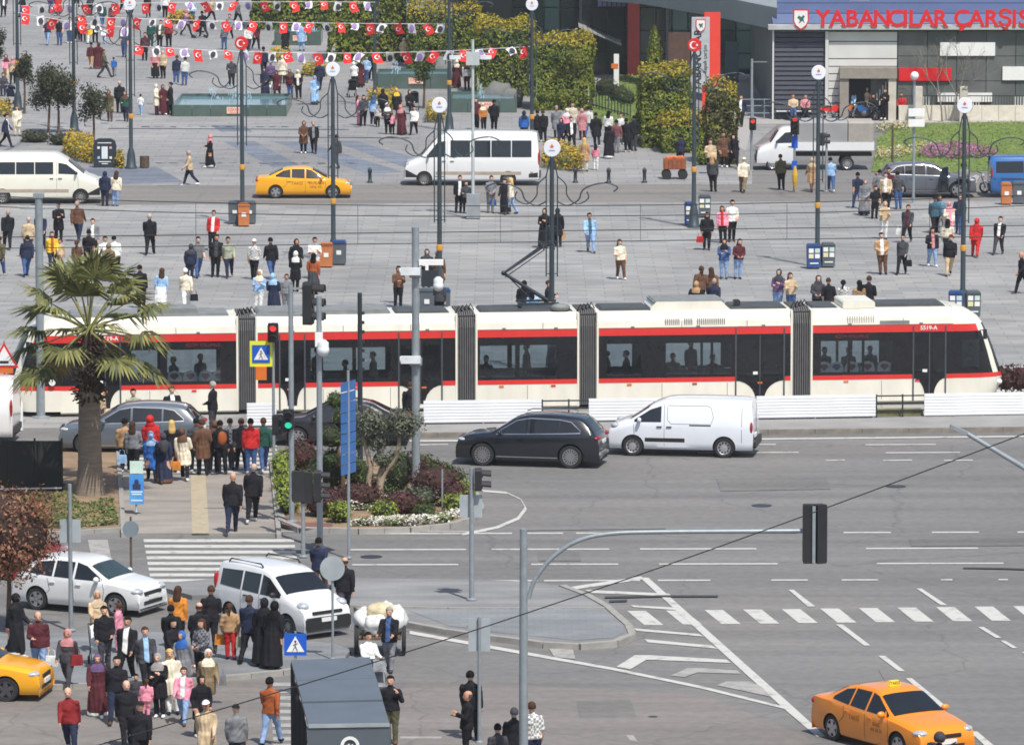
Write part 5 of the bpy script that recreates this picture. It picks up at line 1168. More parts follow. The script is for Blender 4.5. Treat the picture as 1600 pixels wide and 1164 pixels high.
def bus(label, px, py, head, paint, L, Hh, old=False, name="minibus"):
    s = L / 2; h = Hh
    S = dict(cat="minibus", L=L, W=2.05, paint=paint, sm=4, plan=(.06, 8), inset=.14, zc=.26, R=.34, style='steel', rim=mat("steel_wheel", (.25, .25, .24), .5, .5),
        prof=[(-s + .04, .45), (-s, .8), (-s + .02, 1.6), (-s + .08, h - .25), (-s + .25, h - .04), (-s + 1.2, h), (s - 2.4, h), (s - 2.0, h - .08), (s - 1.5, h - .38), (s - .78, 1.42), (s - .5, 1.28), (s - .16, 1.12), (s - .03, .9), (s, .6), (s - .03, .4)],
        belt=[(-s, 1.35), (s - 1.2, 1.32), (s - .8, 1.2), (s, .9)], wheels=(s - .95, -s + 1.5), ws=(s - 1.52, s - .8),
        side=[([(s - 1.98, 1.42), (s - 1.08, 1.38)], [(s - 1.98, h - .45), (s - 1.6, h - .52), (s - 1.08, 1.46)])],
        gaps=[[(s - 2.06, .4), (s - 2.06, h - .4)], [(s - 1.05, .7), (s - 1.08, 1.3)]], head=[(s - .2, .78, 1.02, .18, .17, .13)], tail=[(-s + .02, .93, 1.3, .05, .07, .35)],
        mirror=(s - 1.15, 1.42), mcol=BLACK, handles=[(s - 1.9, 1.2), (s - 2.3, 1.2)], hm=BLACK, trim=[([(-s + .3, .62), (s - 1.5, .62)], .16, mat("road_dirt", lin(168, 156, 140), .8)) ],
        boxes=[("front_bumper", (s - .08, 0, .55), (.22, 1.85, .32), BLACK), ("grille", (s - .05, 0, .88), (.1, 1.2, .22), BLACK), ("number_plate", (s + .04, 0, .6), (.03, .5, .11), PLATE), ("rear_bumper", (-s, 0, .5), (.14, 1.9, .2), BLACK)])
    xs0, xs1 = -s + .35, s - 2.2; n = 4; d = (xs1 - xs0) / n
    S['side'].append(([(s - .62, .42), (s - .04, .42)], [(s - .62, .5), (s - .04, .8)], BLACK, 'bumper_corner')); S['side'].append(([(-s + .06, .42), (-s + .5, .42)], [(-s + .06, .66), (-s + .5, .6)], BLACK, 'bumper_corner'))
    for i in range(n): S['side'].append(([(xs0 + i * d + .02, 1.40), (xs0 + (i + 1) * d - .02, 1.40)], [(xs0 + i * d + .02, h - .42), (xs0 + (i + 1) * d - .02, h - .42)]))
    return vehicle(name, label, px, py, head, S)
bus("white minibus with black windows on the far street, facing left", 738, 288, 179, P_W, 6.5, 2.62)
bus("cream minibus at the left edge of the far street, facing right", 58, 316, 1, P_C, 6.1, 2.38, True)
# dropside truck with grey canvas box
S = dict(cat="truck", L=5.8, W=2.0, paint=P_W, sm=4, plan=(.05, 8), inset=.14, zc=.3, R=.34, style='steel', prof=[(1.02, .5), (1.0, 1.2), (1.02, 2.0), (1.1, 2.12), (1.5, 2.14), (1.8, 2.0), (2.2, 1.42), (2.5, 1.25), (2.78, 1.1), (2.88, .85), (2.9, .5), (2.88, .4)],
    belt=[(1, 1.3), (1.8, 1.28), (2.9, .9)], wheels=(2.1,), ws=(1.82, 2.22), side=[([(1.12, 1.38), (1.95, 1.36)], [(1.12, 1.92), (1.5, 1.88), (1.95, 1.45)])], gaps=[[(1.08, .6), (1.08, 1.3)]], head=[(2.72, .76, 1.0, .16, .16, .12)], tail=[],
    mirror=(1.9, 1.4), mcol=BLACK, handles=[(1.25, 1.2)], hm=BLACK, boxes=[("front_bumper", (2.84, 0, .52), (.2, 1.8, .3), BLACK), ("grille", (2.86, 0, .82), (.08, 1.1, .2), BLACK)])
tr, bd, _ = vehicle("dropside_truck", "white truck with grey canvas load box, parked before the lawn", 1272, 264, 180, S)
CANV = mat("grey_canvas", lin(150, 150, 150), .9, var=.08, scale=1.2, bump=.3)
b = MB(); b.box((-.95, 0, .75), (3.8, .9, .16)); b.build("chassis", BLACK, tr)
for s in (-1, 1): b = MB(); b.box((-.95, s * 1.03, 1.22), (3.85, .05, .42)); b.build("side_board", P_W, tr)
b = MB(); b.box((-2.9, 0, 1.22), (.05, 2.1, .42)); b.build("tail_board", P_W, tr)
b = MB(); b.prism([(-1.0, 1.44), (1.0, 1.44), (1.0, 2.36), (.85, 2.46), (-.85, 2.46), (-1.0, 2.36)], -1.6, .9, 'x'); b.build("canvas_cover", CANV, tr)
b = MB(); b.prism([(-1.0, 1.44), (1.0, 1.44), (1.0, 2.34), (.85, 2.44), (-.85, 2.44), (-1.0, 2.34)], -2.88, -1.64, 'x'); b.build("canvas_cover", mat("tan_canvas", lin(158, 152, 144), .9), tr)
tm, rm = wheel_meshes(.34, .2, 'steel', SILV)
for s in (-1, 1):
    wl = thing("wheel", None, None, (-1.6, s * .86, .34), 0 if s < 0 else math.pi); wl.parent = tr; obj("tyre", tm, wl); obj("rim", rm, wl)
r_, bd, sy_ = vehicle("parked_suv", "silver-grey SUV with its front door standing open, right of the square", 1446, 307, 0, std('suv', P_S, L=4.6, W=1.85))
b = MB(); b.prism([(0, .35), (1.0, .35), (1.0, 1.0), (.55, 1.5), (.05, 1.5)], -.04, .04, 'y'); dd = b.build("open_door", P_K, bd, loc=(.98, -.95, 0), rz=math.pi + rad(62))
vb = dict(cat="van", L=4.9, W=1.9, paint=P_B, sm=4, plan=(.06, 8), inset=.14, zc=.25, R=.33, prof=[(-2.4, .4), (-2.44, .8), (-2.42, 1.5), (-2.35, 1.85), (-2.2, 1.94), (.6, 1.95), (1.1, 1.86), (1.8, 1.25), (2.2, 1.08), (2.4, .85), (2.44, .5), (2.4, .35)],
    belt=[(-2.4, 1.1), (1.6, 1.1), (2.4, .85)], wheels=(1.5, -1.5), ws=(1.14, 1.8), side=[([(-2.2, 1.2), (-.9, 1.2)], [(-2.2, 1.72), (-.9, 1.74)]), ([(-.8, 1.2), (.4, 1.18)], [(-.8, 1.74), (.4, 1.74)]), ([(.5, 1.18), (1.6, 1.15)], [(.5, 1.74), (1.0, 1.68), (1.6, 1.2)])],
    gaps=[[(.45, .4), (.45, 1.7)], [(-.85, .4), (-.85, 1.7)]], head=[(2.2, .74, .9, .15, .15, .12)], tail=[(-2.4, .88, 1.2, .05, .06, .3)], mirror=(1.4, 1.18), handles=[(.6, 1.0)], trim=[([(-2.3, .9), (2.0, .9)], .05, BLACK)], boxes=[("rear_bumper", (-2.42, 0, .45), (.12, 1.7, .2), BLACK)])
vehicle("blue_van", "blue passenger van cut by the right edge of the far street", 1626, 307, 0, vb)
wv = dict(vb); wv.update(paint=P_W, side=[([(.5, 1.18), (1.6, 1.15)], [(.5, 1.74), (1.0, 1.68), (1.6, 1.2)])], trim=[], prof=[(x, z * 1.1 if z > 1 else z) for x, z in vb['prof']])
vehicle("delivery_van", "white van seen from behind, cut by the left edge beside the tram's rear", -88, 688, 176, wv)
vehicle("red_car", "dark red car mostly hidden behind the reddish tree", -16, 900, 0, std('sedan', P_R))
# ---------------------------------------------------------------- motorcycles
def motorbike(label, px, py, head, colr, group="motorcycles parked by the market entrance"):
    t = thing("motorcycle", label, "motorcycle", G(px, py), rad(head), group)
    for x in (-.62, .62):
        wl = bpy.data.objects.new("wheel", None); COL.objects.link(wl); wl.parent = t; wl.location = (x, 0, .29)
        q = MB(); q.lathe([(.2, .05), (.2, -.05), (.27, -.05), (.29, 0), (.27, .05), (.2, .05)], 20, axis='y', cap=False); q.build("tyre", RUBBER, wl, smooth=50)
        q = MB(); q.lathe([(.02, -.03), (.06, -.05), (.06, .05), (.02, .03)], 10, axis='y')
        for i in range(6): a = i * math.pi / 3; q.bar((0, 0, 0), (.22 * math.cos(a), 0, .22 * math.sin(a)), .025)
        q.build("rim", SILV, wl)
    q = MB(); q.ball((-.05, 0, .42), (.24, .14, .18)); q.build("engine", MIDG, t, smooth=50)
    q = MB(); q.prism([(-.5, .55), (.25, .5), (.42, .78), (.2, .86), (-.1, .72), (-.7, .78), (-.8, .66)], -.1, .1, 'y'); q.build("fairing", colr, t)
    q = MB(); q.ball((-.4, 0, .78), (.4, .14, .07)); q.build("seat", BLACK, t, smooth=50)
    q = MB()
    for s in (-.08, .08): q.tube([(.64, s, .3), (.42, s, .88)], .03, 6)
    q.build("fork", SILV, t)
    q = MB(); q.tube([(.3, -.34, 1.0), (.42, -.15, .95), (.42, .15, .95), (.3, .34, 1.0)], .018, 6); q.build("handlebar", BLACK, t)
    q = MB(); q.ball((.52, 0, .82), (.08, .1, .1)); q.build("headlight", LENS, t, smooth=50)
    q = MB(); q.tube([(-.1, -.14, .32), (-.75, -.17, .38)], [.03, .05], 8); q.build("exhaust", CHROME, t)
    q = MB(); q.prism([(.86, .34), (.8, .5), (.6, .6), (.42, .5), (.5, .5), (.62, .55), (.75, .46)], -.07, .07, 'y'); q.build("front_mudguard", colr, t)
    return t
motorbike("small red motorcycle parked left of the market doorway", 1300, 189, 20, RED)
motorbike("orange motorcycle parked just before the market doorway", 1322, 188, 25, ORANGE)
motorbike("dark blue motorcycle parked right of the doorway people", 1350, 189, 160, P_B)
motorbike("black scooter parked beside the woman in black at the entrance", 1368, 188, 150, BLACK)
motorbike("white and red scooter stopped beside the open-door SUV", 1519, 302, 10, mat("scooter_white", (.6, .58, .56), .4), None)
motorbike("dark motorcycle cut by the bottom edge in front of the orange taxi", 1466, 1222, -80, BLACK, None)
# ================================================================ street furniture
POLE = mat("lamp_green", lin(58, 70, 76), .5, .2, var=.12); DISCW = mat("disc_white", lin(228, 230, 236), .4, var=.03); GOLD = mat("gold_paint", lin(206, 150, 62), .5); BINB = mat("bin_blue", lin(44, 74, 128), .5); BING = mat("bin_grey", lin(84, 92, 98), .6); BINO = mat("bin_orange", lin(186, 112, 62), .6, var=.1)
def crescent(par, c, r, y, m=WHITE):
    b = MB(); n = 22; o = [(c[0] + r * math.cos(a), c[1] + r * math.sin(a)) for a in [math.pi * (.2 + 1.6 * i / n) for i in range(n + 1)]]; i_ = [(c[0] + r * .25 + r * .8 * math.cos(a), c[1] + r * .8 * math.sin(a)) for a in [math.pi * (.26 + 1.48 * i / n) for i in range(n + 1)]]
    vs = [(x, y, z) for x, z in o] + [(x, y, z) for x, z in i_]; b.add(vs, [(k, k + 1, n + 2 + k, n + 1 + k) for k in range(n)]); s = []
    for k in range(10): a = math.pi + k * math.pi / 5; q = r * (.42 if k % 2 == 0 else .17); s.append((c[0] + r * .95 + q * math.cos(a), y, c[1] + q * math.sin(a)))
    b.add(s, [tuple(range(10))]); return b.build("crescent_and_star", m, par)
def lamp(label, px, py, flag=False, top=8.2, arms=True):
    t = thing("lamp_post", label, "lamp post", G(px, py, .02), 0, "ornate lamp posts on the square")
    b = MB(); b.lathe([(.30, 0), (.30, .1), (.24, .16), (.2, .7), (.14, .95), (.1, 1.05), (.095, 3), (.075, top - .3)], 14); po = b.build("pole", POLE, t, smooth=50)
    b = MB(); b.lathe([(.11, 2.5), (.125, 2.55), (.125, 2.7), (.11, 2.75)], 12); b.build("gold_ring", GOLD, po)
    for s in (-.2, .2): b = MB(); b.tube([(s, 0, 3.6), (s, 0, top - 1.0), (s * .4, 0, top - .4)], .028, 6); b.bar((0, 0, 3.7), (s, 0, 3.7), .03); b.bar((0, 0, 5.4), (s, 0, 5.4), .03); b.build("side_rod", POLE, t)
    if arms:
        for s in (-1, 1):
            b = MB(); b.tube(catmull3([(s * x, 0, top + z) for x, z in ((.2, -1.9), (.55, -2.05), (.95, -1.85), (1.1, -1.5), (1.5, -1.3), (2.0, -1.25), (2.35, -1.4), (2.2, -1.55))]), .03, 6); b.tube(catmull3([(s * x, 0, top + z) for x, z in ((.2, -1.0), (.5, -1.3), (.55, -1.7), (.9, -2.0), (1.3, -1.8), (1.25, -1.55))]), .026, 6); b.build("scroll_arm", POLE, t, smooth=60)
    b = MB(); b.lathe([(.0, -.05), (.29, -.05), (.31, 0), (.29, .05), (0, .05)], 26, (0, 0, top), axis='y'); d = b.build("disc", RED if flag else DISCW, t, smooth=40)
    if flag: crescent(d, (-.05, top), .17, -.06)
    else: b = MB(); b.prism([(.0, top + .02), (.07, top + .06), (.03, top + .12), (0, top + .17), (-.03, top + .12), (-.07, top + .06)], -.065, -.05, 'y'); b.build("emblem", ORANGE, d); lettering("SAMSUN", .06, BLUE, d, (0, -.056, top - .08))
    return t
for lb, px, py, fl in (("left of the information board, disc at the top edge", 205, 264, 0), ("with red flag disc, left of the yellow taxi", 379, 352, 1), ("rising over the front of the yellow taxi", 521, 411, 0), ("in the square's centre, before the white minibus nose", 687, 491, 0), ("behind the tram pantograph", 862, 588, 0), ("behind the white minibus, before the hedges", 831, 265, 0), ("with red flag disc, by the wooden handcart", 1084, 356, 1), ("right of centre, in front of the truck", 1277, 418, 0), ("at the right, above the tram's front", 1504, 492, 0), ("beside the rounded tree, top out of frame", 116, 206, 0), ("at far left behind the first tree", 28, 172, 0), ("at the second fountain, top out of frame", 702, 206, 0), ("behind the second bunting near the far hedge", 586, 168, 0)):
    lamp("dark green ornate lamp post " + lb, px, py, fl)
def bin_(label, px, py, m, w=.55, h=1.05, lid=None, ad=False):
    t = thing("litter_bin", label, "bin", G(px, py, .024), random.uniform(-.1, .1), "bins at the lamp posts"); b = MB(); b.prism([(-w / 2, .06), (w / 2, .06), (w / 2 + .02, h - .1), (-w / 2 - .02, h - .1)], -.22, .22, 'y'); bo = b.build("box", m, t)
    b = MB(); b.prism([(-w / 2 - .03, h - .1), (w / 2 + .03, h - .1), (w / 2 - .04, h), (-w / 2 + .04, h)], -.25, .25, 'y'); b.build("lid", lid or m, t); b = MB(); b.box((0, 0, .03), (w * .8, .3, .06)); b.build("foot", BLACK, t)
    if ad:
        for i, (x, z) in enumerate(((-.13, .78), (.13, .78), (-.13, .55), (.13, .55))): b = MB(); b.box((x, -.228, z), (.2, .02, .18)); b.build("poster_patch", (WHITE, mat("pale_green", lin(190, 210, 200)), mat("pale_yellow", lin(220, 214, 170)), WHITE)[i], bo)
        b = MB(); b.box((0, -.228, .25), (.36, .02, .05)); b.build("poster_patch", WHITE, bo)
    else: b = MB(); b.box((0, -.228, h * .52), (.2, .02, .18)); b.build("label_plate", WHITE, bo)
for a in (("dark grey bin left of the flag-disc lamp post", 367, 350, BING), ("dark grey bin right of the flag-disc lamp post", 390, 350, BING), ("orange bin in front of the flag-disc lamp post", 381, 354, BINO, .48), ("orange bin left of the lamp post over the taxi", 510, 418, BINO, .5), ("grey blue-lidded bin right of the lamp post over the taxi", 530, 414, BING, .55, 1.05, BINB), ("grey bin behind the tram, left of the centre post", 668, 492, BING), ("blue-lidded grey bin behind the tram, right of the centre post", 692, 492, BING, .55, 1.05, BINB), ("orange bin beside the blue van", 1572, 320, BINO, .45), ("dark bin right of the orange one by the blue van", 1592, 319, BING)): bin_(*a)
for a in (("blue advertising bin at the handcart lamp post", 1079, 352, BINB), ("grey advertising bin at the handcart lamp post", 1101, 340, BING), ("blue advertising bin above the tram's fourth section", 1271, 420, BINB), ("grey advertising bin above the tram's fourth section", 1294, 418, BING), ("blue advertising bin above the tram's cab", 1493, 496, BINB), ("grey advertising bin above the tram's cab", 1520, 496, BING)): bin_(*a, .52, 1.05, None, True)
for i, px in enumerate((578, 899, 951, 1007)):
    b = MB(); b.lathe([(.14, 0), (.14, .06), (.09, .1), (.08, .5), (.11, .54), (.1, .66), (.03, .74)], 12); p = G(px, 286, .02); tag(b.build("bollard", DARK, None, 50, p), ("dark bollard between taxi and white minibus", "first dark bollard right of the minibus", "second dark bollard right of the minibus", "third dark bollard, nearest the handcart")[i], "bollard", "kerb bollards")
t = thing("litter_bin", "small wooden slatted bin beside the information board lamp post", "bin", G(226, 263, .02))
for i in range(10): a = i * .628; b = MB(); b.box((.22 * math.cos(a), .22 * math.sin(a), .32), (.12, .03, .56), a + 1.57); b.build("slat", BARK, t)
b = MB(); b.lathe([(.18, .05), (.19, .1), (.19, .5), (.17, .5)], 14); b.build("liner", BLACK, t)
t = thing("information_board", "dark rounded information board with white screen by the yellow flowers", "sign", G(164, 262, .03)); b = MB(); b.prism([(-.55, 0), (.55, 0), (.58, 1.1), (.5, 1.35), (.3, 1.45), (-.3, 1.45), (-.5, 1.35), (-.58, 1.1)], -.12, .12, 'y'); bo = b.build("panel", DARK, t)
b = MB(); b.box((0, -.125, .75), (.3, .02, .62)); b.build("screen", mat("screen_white", lin(220, 226, 228), .3), bo)
for x, z, m in ((-.3, 1.0, WHITE), (.3, 1.0, mat("pale_red", lin(214, 160, 160))), (-.3, .5, mat("pale_blue", lin(150, 190, 214))), (.3, .5, WHITE)): b = MB(); b.box((x, -.125, z), (.12, .02, .12)); b.build("icon", m, bo)
for z, w_ in ((1.24, .7), (.3, .6), (.2, .3)): b = MB(); b.box((0, -.125, z), (w_, .02, .04)); b.build("caption", WHITE, bo)
# ---------------------------------------------------------------- poles, signals, signs
def pole(name, label, px, py, top, r=.06, cat="pole", m=GREY, z=.02, group=None, rz=0.0):
    p = G(px, py, z); t = thing(name, label, cat, p, rz, group); h = ZAT(py, top) - z; b = MB(); b.lathe([(r * 2.2, 0), (r * 2.2, .03), (r * 1.05, .06), (r, .3), (r * .85, h)], 12); b.build("pole", m, t, smooth=50); return t, h
def head(par, c, ang=0.0, lit=None, n=3, arrow=False):
    """signal head: housing, visors, lenses; ang turns its face from the viewer"""
    e = bpy.data.objects.new("signal_head", None); COL.objects.link(e); e.parent = par; e.location = c; e.rotation_euler = (0, 0, ang); h = .3 * n; b = MB()
    b.prism([(-.15, -h / 2), (.15, -h / 2), (.17, -h / 2 + .05), (.17, h / 2 - .05), (.15, h / 2), (-.15, h / 2), (-.17, h / 2 - .05), (-.17, -h / 2 + .05)], -.1, .1, 'y'); b.build("housing", BLACK, e)
    for i in range(n):
        z = h / 2 - .15 - i * .3; b = MB(); vs = []
        for k in range(9): a = math.pi * (-.1 + 1.2 * k / 8); vs += [(.115 * math.cos(a), -.1, z + .115 * math.sin(a)), (.125 * math.cos(a), -.36, z + .125 * math.sin(a) - .02)]
        b.add(vs, [(2 * k, 2 * k + 1, 2 * k + 3, 2 * k + 2) for k in range(8)]); b.build("visor", BLACK, e)
        on = lit is not None and i == lit[0]; b = MB(); b.lathe([(.0, -.02), (.105, -.02), (.105, .01), (0, .01)], 16, (0, -.105, z), axis='y'); b.build("lens", lit[1] if on else mat("lens_off", (.03, .03, .03), .25), e)
    return e
LITR = mat("signal_red_lit", (.9, .05, .04), .4, emit=0.9); LITG = mat("signal_green_lit", (.03, .8, .5), .4, emit=0.7)
def plate(par, c, w, h, m, back=GREY, rz=0.0, name="sign_plate", t=.02):
    b = MB(); b.box((0, 0, 0), (w, t, h)); o = b.build(name, m, par, loc=c, rz=rz); return o
def zebra_sign(par, c, s, frame=False):
    if frame: plate(par, (c[0], c[1] + .02, c[2]), s * 1.28, s * 1.45, YELLOW, name="yellow_backing")
    o = plate(par, c, s, s, BLUE); b = MB(); b.prism([(-.4 * s, -.33 * s), (.4 * s, -.33 * s), (0, .38 * s)], -.018, -.012, 'y'); b.build("white_triangle", WHITE, o); b = MB(); b.ball((0, -.022, .14 * s), (.05 * s, .006, .05 * s), 8, 6); b.bar((0, -.022, .1 * s), (.0, -.022, -.08 * s), .07 * s, .01); b.bar((0, -.022, -.06 * s), (-.12 * s, -.022, -.28 * s), .05 * s, .01); b.bar((0, -.022, -.06 * s), (.1 * s, -.022, -.28 * s), .05 * s, .01); b.bar((-.1 * s, -.022, -.02 * s), (.1 * s, -.022, .06 * s), .04 * s, .01); b.build("walking_figure", BLACK, o)
def cam(par, c, ptz=False, s=1.0):
    b = MB()
    if ptz: b.ball((0, 0, 0), .17 * s, 12, 8); b.lathe([(.15 * s, .02), (.15 * s, .2 * s), (.06 * s, .28 * s)], 12)
    else: b.box((-.1, 0, 0), (.5 * s, .18 * s, .18 * s)); b.lathe([(.0, -.36 * s), (.09 * s, -.36 * s), (.09 * s, -.3 * s), (0, -.3 * s)], 10, axis='x')
    b.build("camera", mat("camera_white", lin(214, 218, 220), .4), par, loc=c, smooth=50)
SI = "signal poles round the garden island"
t, h = pole("catenary_pole", "thick grey catenary pole left of the palm, cross arms at its top", 64, 652, 306, .15); [plate(t, (0, 0, h - z), 1.3, .05, GREY, name="cross_arm") for z in (.3, .42)]
b = MB(); b.box((0, 0, h + .02), (.36, .3, .14)); b.build("cap", GREY, t)
t, h = pole("catenary_pole", "dark slim pole with ribbed bracket before the tram's second section", 563, 722, 452, .085, m=DARK, z=.15); b = MB(); [b.box((.1, 0, h * .55 + i * .3), (.1, .08, .1)) for i in range(7)]; b.build("bracket", DARK, t)
t, h = pole("signal_pole", "grey signal pole at the path edge with dark signals at top and a green man", 456, 815, 440, .085, "traffic light", z=.15, group=SI); ea = head(t, (.52, .1, h - .55), math.pi / 2 * .9); ea.scale = (1.4, 1.4, 1.4); b = MB(); b.bar((0, 0, h - .1), (.6, 0, h - .1), .06); b.bar((-1.2, 0, h - .9), (.7, 0, h - .9), .09, .06); b.build("arm", GREY, t)
head(t, (-.08, -.15, ZAT(815, 655)), 0, (1, LITG), 2); head(t, (-.42, -.05, ZAT(815, 664)), 1.2, None, 2)
t, h = pole("signal_pole", "thin pole with red pedestrian light, crossing sign and orange box", 428, 742, 500, .05, "traffic light", z=.1, group=SI); head(t, (0, -.1, ZAT(742, 520)), 0, (0, LITR), 2); zebra_sign(t, (-.38, -.12, ZAT(742, 553)), .56, True); plate(t, (-.38, -.1, ZAT(742, 583)), .34, .42, ORANGE, name="orange_box", t=.16)
t, h = pole("camera_pole", "grey pole with white dome camera, right of the twin signal heads", 500, 856, 462, .09, "pole", z=.02); cam(t, (.12, -.2, ZAT(856, 546)), True, 1.1); b = MB(); b.box((0, -.12, ZAT(856, 530)), (.22, .2, .4)); b.build("camera_mount", WHITE, t)
t, h = pole("signal_pole", "low pole with dark signal heads seen from behind at the island's left front", 474, 870, 742, .06, "traffic light", z=.02, group=SI); head(t, (-.14, -.1, h - .3), math.pi + .25, None, 3); head(t, (.42, -.05, h - .3), math.pi / 2, None, 3); head(t, (.1, 0, h - .35), math.pi, None, 3)
t, h = pole("sign_pole", "slim pole carrying a tall stack of blue direction signs seen edge-on", 545, 872, 578, .045, "sign", z=.02); 
for i in range(9): z = h - .45 - i * .3; o = plate(t, (0, -.02, z), .9, .27, mat('board_blue', lin(58, 104, 164), .55, var=.15), rz=rad(64), name="direction_board"); plate(t, (.0, 0, z), .5, .03, GREY, rz=rad(64), name="bracket")
t, h = pole("camera_pole", "tall thick camera pole rising from the garden island", 650, 768, 350, .13, "pole", z=.15); 
for y_ in (425, 562): cam(t, (-.05, -.22, ZAT(768, y_)), False, 1.2); b = MB(); b.lathe([(.17, -.14), (.2, -.1), (.2, .1), (.17, .14)], 12, (0, 0, ZAT(768, y_ + 4))); b.build("clamp", GREY, t)
z_ = ZAT(768, 412); b = MB(); b.box((.48, 0, z_), (.75, .25, .16)); b.build("radar_box", WHITE, t); cam(t, (.7, -.1, ZAT(768, 448)), True, 1.0); b = MB(); b.box((.42, 0, z_ - .5), (.5, .1, .5)); b.build("flash_unit", DARK, t)
t, h = pole("signal_pole", "galvanised signal pole at the island's right tip, head facing right", 737, 937, 724, .07, "traffic light", z=.14); head(t, (.18, 0, ZAT(937, 750)), math.pi / 2, None, 2); plate(t, (-.02, .08, ZAT(937, 792)), .62, .62, mat("sign_back", lin(160, 168, 172), .5), name="sign_back")
b = MB(); p = G(691, 800, .15); tag(obj("marker_post", b.tube([(0, 0, 0), (0, 0, 1.3)], .03, 8).mesh("marker_post", GREY), None, p), "thin short grey post among the maroon shrubs", "post")
BK = mat("sign_back", lin(160, 168, 172))
def disc_sign(label, px, py, top, cy, r, m, post=GREY, z=.02, half=None):
    t, h = pole("round_sign", label, px, py, top, .035, "sign", m=post, z=z); b = MB(); b.lathe([(0, -.012), (r, -.012), (r, .012), (0, .012)], 26, (0, -.05, ZAT(py, cy)), axis='y'); b.build("disc", m, t); return t
disc_sign("round grey sign back with white sticker by the path", 205, 906, 806, 826, .23, mat("disc_grey", lin(120, 132, 138), .5), BARK); disc_sign("large pale round sign back in front of the compact van", 520, 1030, 865, 888, .32, BK, z=.12)
t, h = pole("square_sign", "grey pole with square sign back standing beside the white hatchback", 111, 985, 755, .06, "sign", z=.02); plate(t, (0, .07, ZAT(985, 830)), .56, .62, BK, name="sign_back")
t, h = pole("square_sign", "square sign back beside the two black-jacketed people", 749, 1160, 963, .045, "sign", z=.01); plate(t, (0, .06, ZAT(1160, 992)), .52, .8, BK, name="sign_back")
t, h = pole("crossing_sign", "blue pedestrian crossing sign rising behind the grey shelter", 462, 1085, 985, .035, "sign", z=.01); zebra_sign(t, (0, -.05, ZAT(1085, 1006)), .56)
t, h = pole("warning_sign", "red-bordered triangle warning sign at the left edge with orange plate", 8, 676, 532, .04, "sign", z=.02); zc_ = ZAT(676, 556)
for k, (s_, m_, y_) in enumerate(((1.0, RED, -.04), (.74, WHITE, -.06))): b = MB(); b.prism([(-.48 * s_, -.4 * s_), (.48 * s_, -.4 * s_), (0, .46 * s_)], y_ - .012, y_, 'y'); b.build("triangle", m_, t, loc=(0, 0, zc_ - .02 * k))
plate(t, (.02, -.04, ZAT(676, 577)), .55, .26, ORANGE); b = MB(); b.box((0, -.08, zc_ - .2), (.3, .01, .08)); b.build("symbol", BLACK, t)
t, h = pole("poster_stand", "blue poster stand at the left edge of the path", 213, 800, 720, .03, "sign", z=.12); o = plate(t, (.02, -.05, ZAT(800, 764)), .44, .92, mat("poster_blue", lin(38, 110, 200), .5, rgb2=lin(90, 170, 226), scale=1.2)); plate(o, (0, -.004, .67), .4, .38, mat("poster_pale", lin(196, 220, 206), .6), name="notice")
b = MB(); b.ball((0, -.02, .22), (.07, .008, .09)); b.box((0, -.02, .08), (.24, .01, .16)); b.build("portrait", mat("poster_figure", lin(40, 50, 90)), o); [plate(o, (0, -.014, z), w_, .035, WHITE, name="text_line", t=.01) for z, w_ in ((-.08, .36), (-.15, .3), (-.34, .34))]
b = MB(); A_ = G(-30, 770, .1); B_ = G(97, 770, .1); L_ = B_.x - A_.x; t = thing("fence_screen", "black mesh screen fence along the verge at the left edge", "fence", A_)
for i in range(3): b = MB(); b.box((L_ * (i + .5) / 3, 0, .85), (L_ / 3 - .02, .03, 1.55)); b.build("mesh_panel", mat("black_mesh", (.012, .016, .014), .8), t); b = MB(); b.box((L_ * (i + 1) / 3, .05, .85), (.06, .06, 1.7)); b.build("post", BLACK, t)
b = MB(); b.bar((0, -.03, .12), (L_, -.03, .16), .04); b.build("white_rope", WHITE, t)
b = MB(); b.lathe([(.22, 0), (.22, .9), (.18, 1.0), (.05, 1.02)], 14); tag(b.build("concrete_post", WHITE, None, 50, G(26, 672, .02)), "white rounded concrete post behind the left-edge van", "post")
# far signals
t, h = pole("signal_pole", "grey pole with red pedestrian light left of the truck cab", 1174, 268, 92, .07, "traffic light"); head(t, (.05, -.12, ZAT(268, 194)), 0, (0, LITR), 2); plate(t, (.35, 0, h - .15), .8, .04, GREY, name="arm")
t, h = pole("signal_pole", "signal pole with red light and small blue signs before the truck cab", 1241, 300, 176, .06, "traffic light"); head(t, (0, -.12, ZAT(300, 196)), 0, (0, LITR), 3).scale = (1.2, 1.2, 1.0); plate(t, (0, -.08, ZAT(300, 222)), .3, .6, BLUE); plate(t, (0, -.08, ZAT(300, 258)), .26, .4, BLUE); b = MB(); b.lathe([(.03, .1), (.12, .5), (.14, .8), (.05, 1.25)], 10, (.02, -.15, 0)); b.build("yellow_cover", mat("mustard_cloth", lin(206, 166, 50), .8), t)
t, h = pole("signal_pole", "thin grey pole with dark signal in front of the truck's load box", 1291, 300, 206, .06, "traffic light"); head(t, (-.2, 0, ZAT(300, 218)), 1.4, None, 2)
t, h = pole("camera_pole", "grey pole with white boxes before the market wall", 1427, 318, 118, .07); [plate(t, (.1, -.1, ZAT(318, y_)), .75, .35, WHITE, name="white_box", t=.3) for y_ in (176, 192)]; b = MB(); b.ball((.0, -.1, h), .2); b.build("lamp_ball", WHITE, t, smooth=60)
t, h = pole("camera_pole", "pale camera mast with cross-shaped boxes beside the white minibus", 739, 342, 62, .075, m=mat("mast_pale", lin(176, 184, 184), .5)); b = MB(); b.box((0, 0, ZAT(342, 92)), (.6, .3, .6)); b.build("camera_box", mat("mast_pale", lin(176, 184, 184)), t)
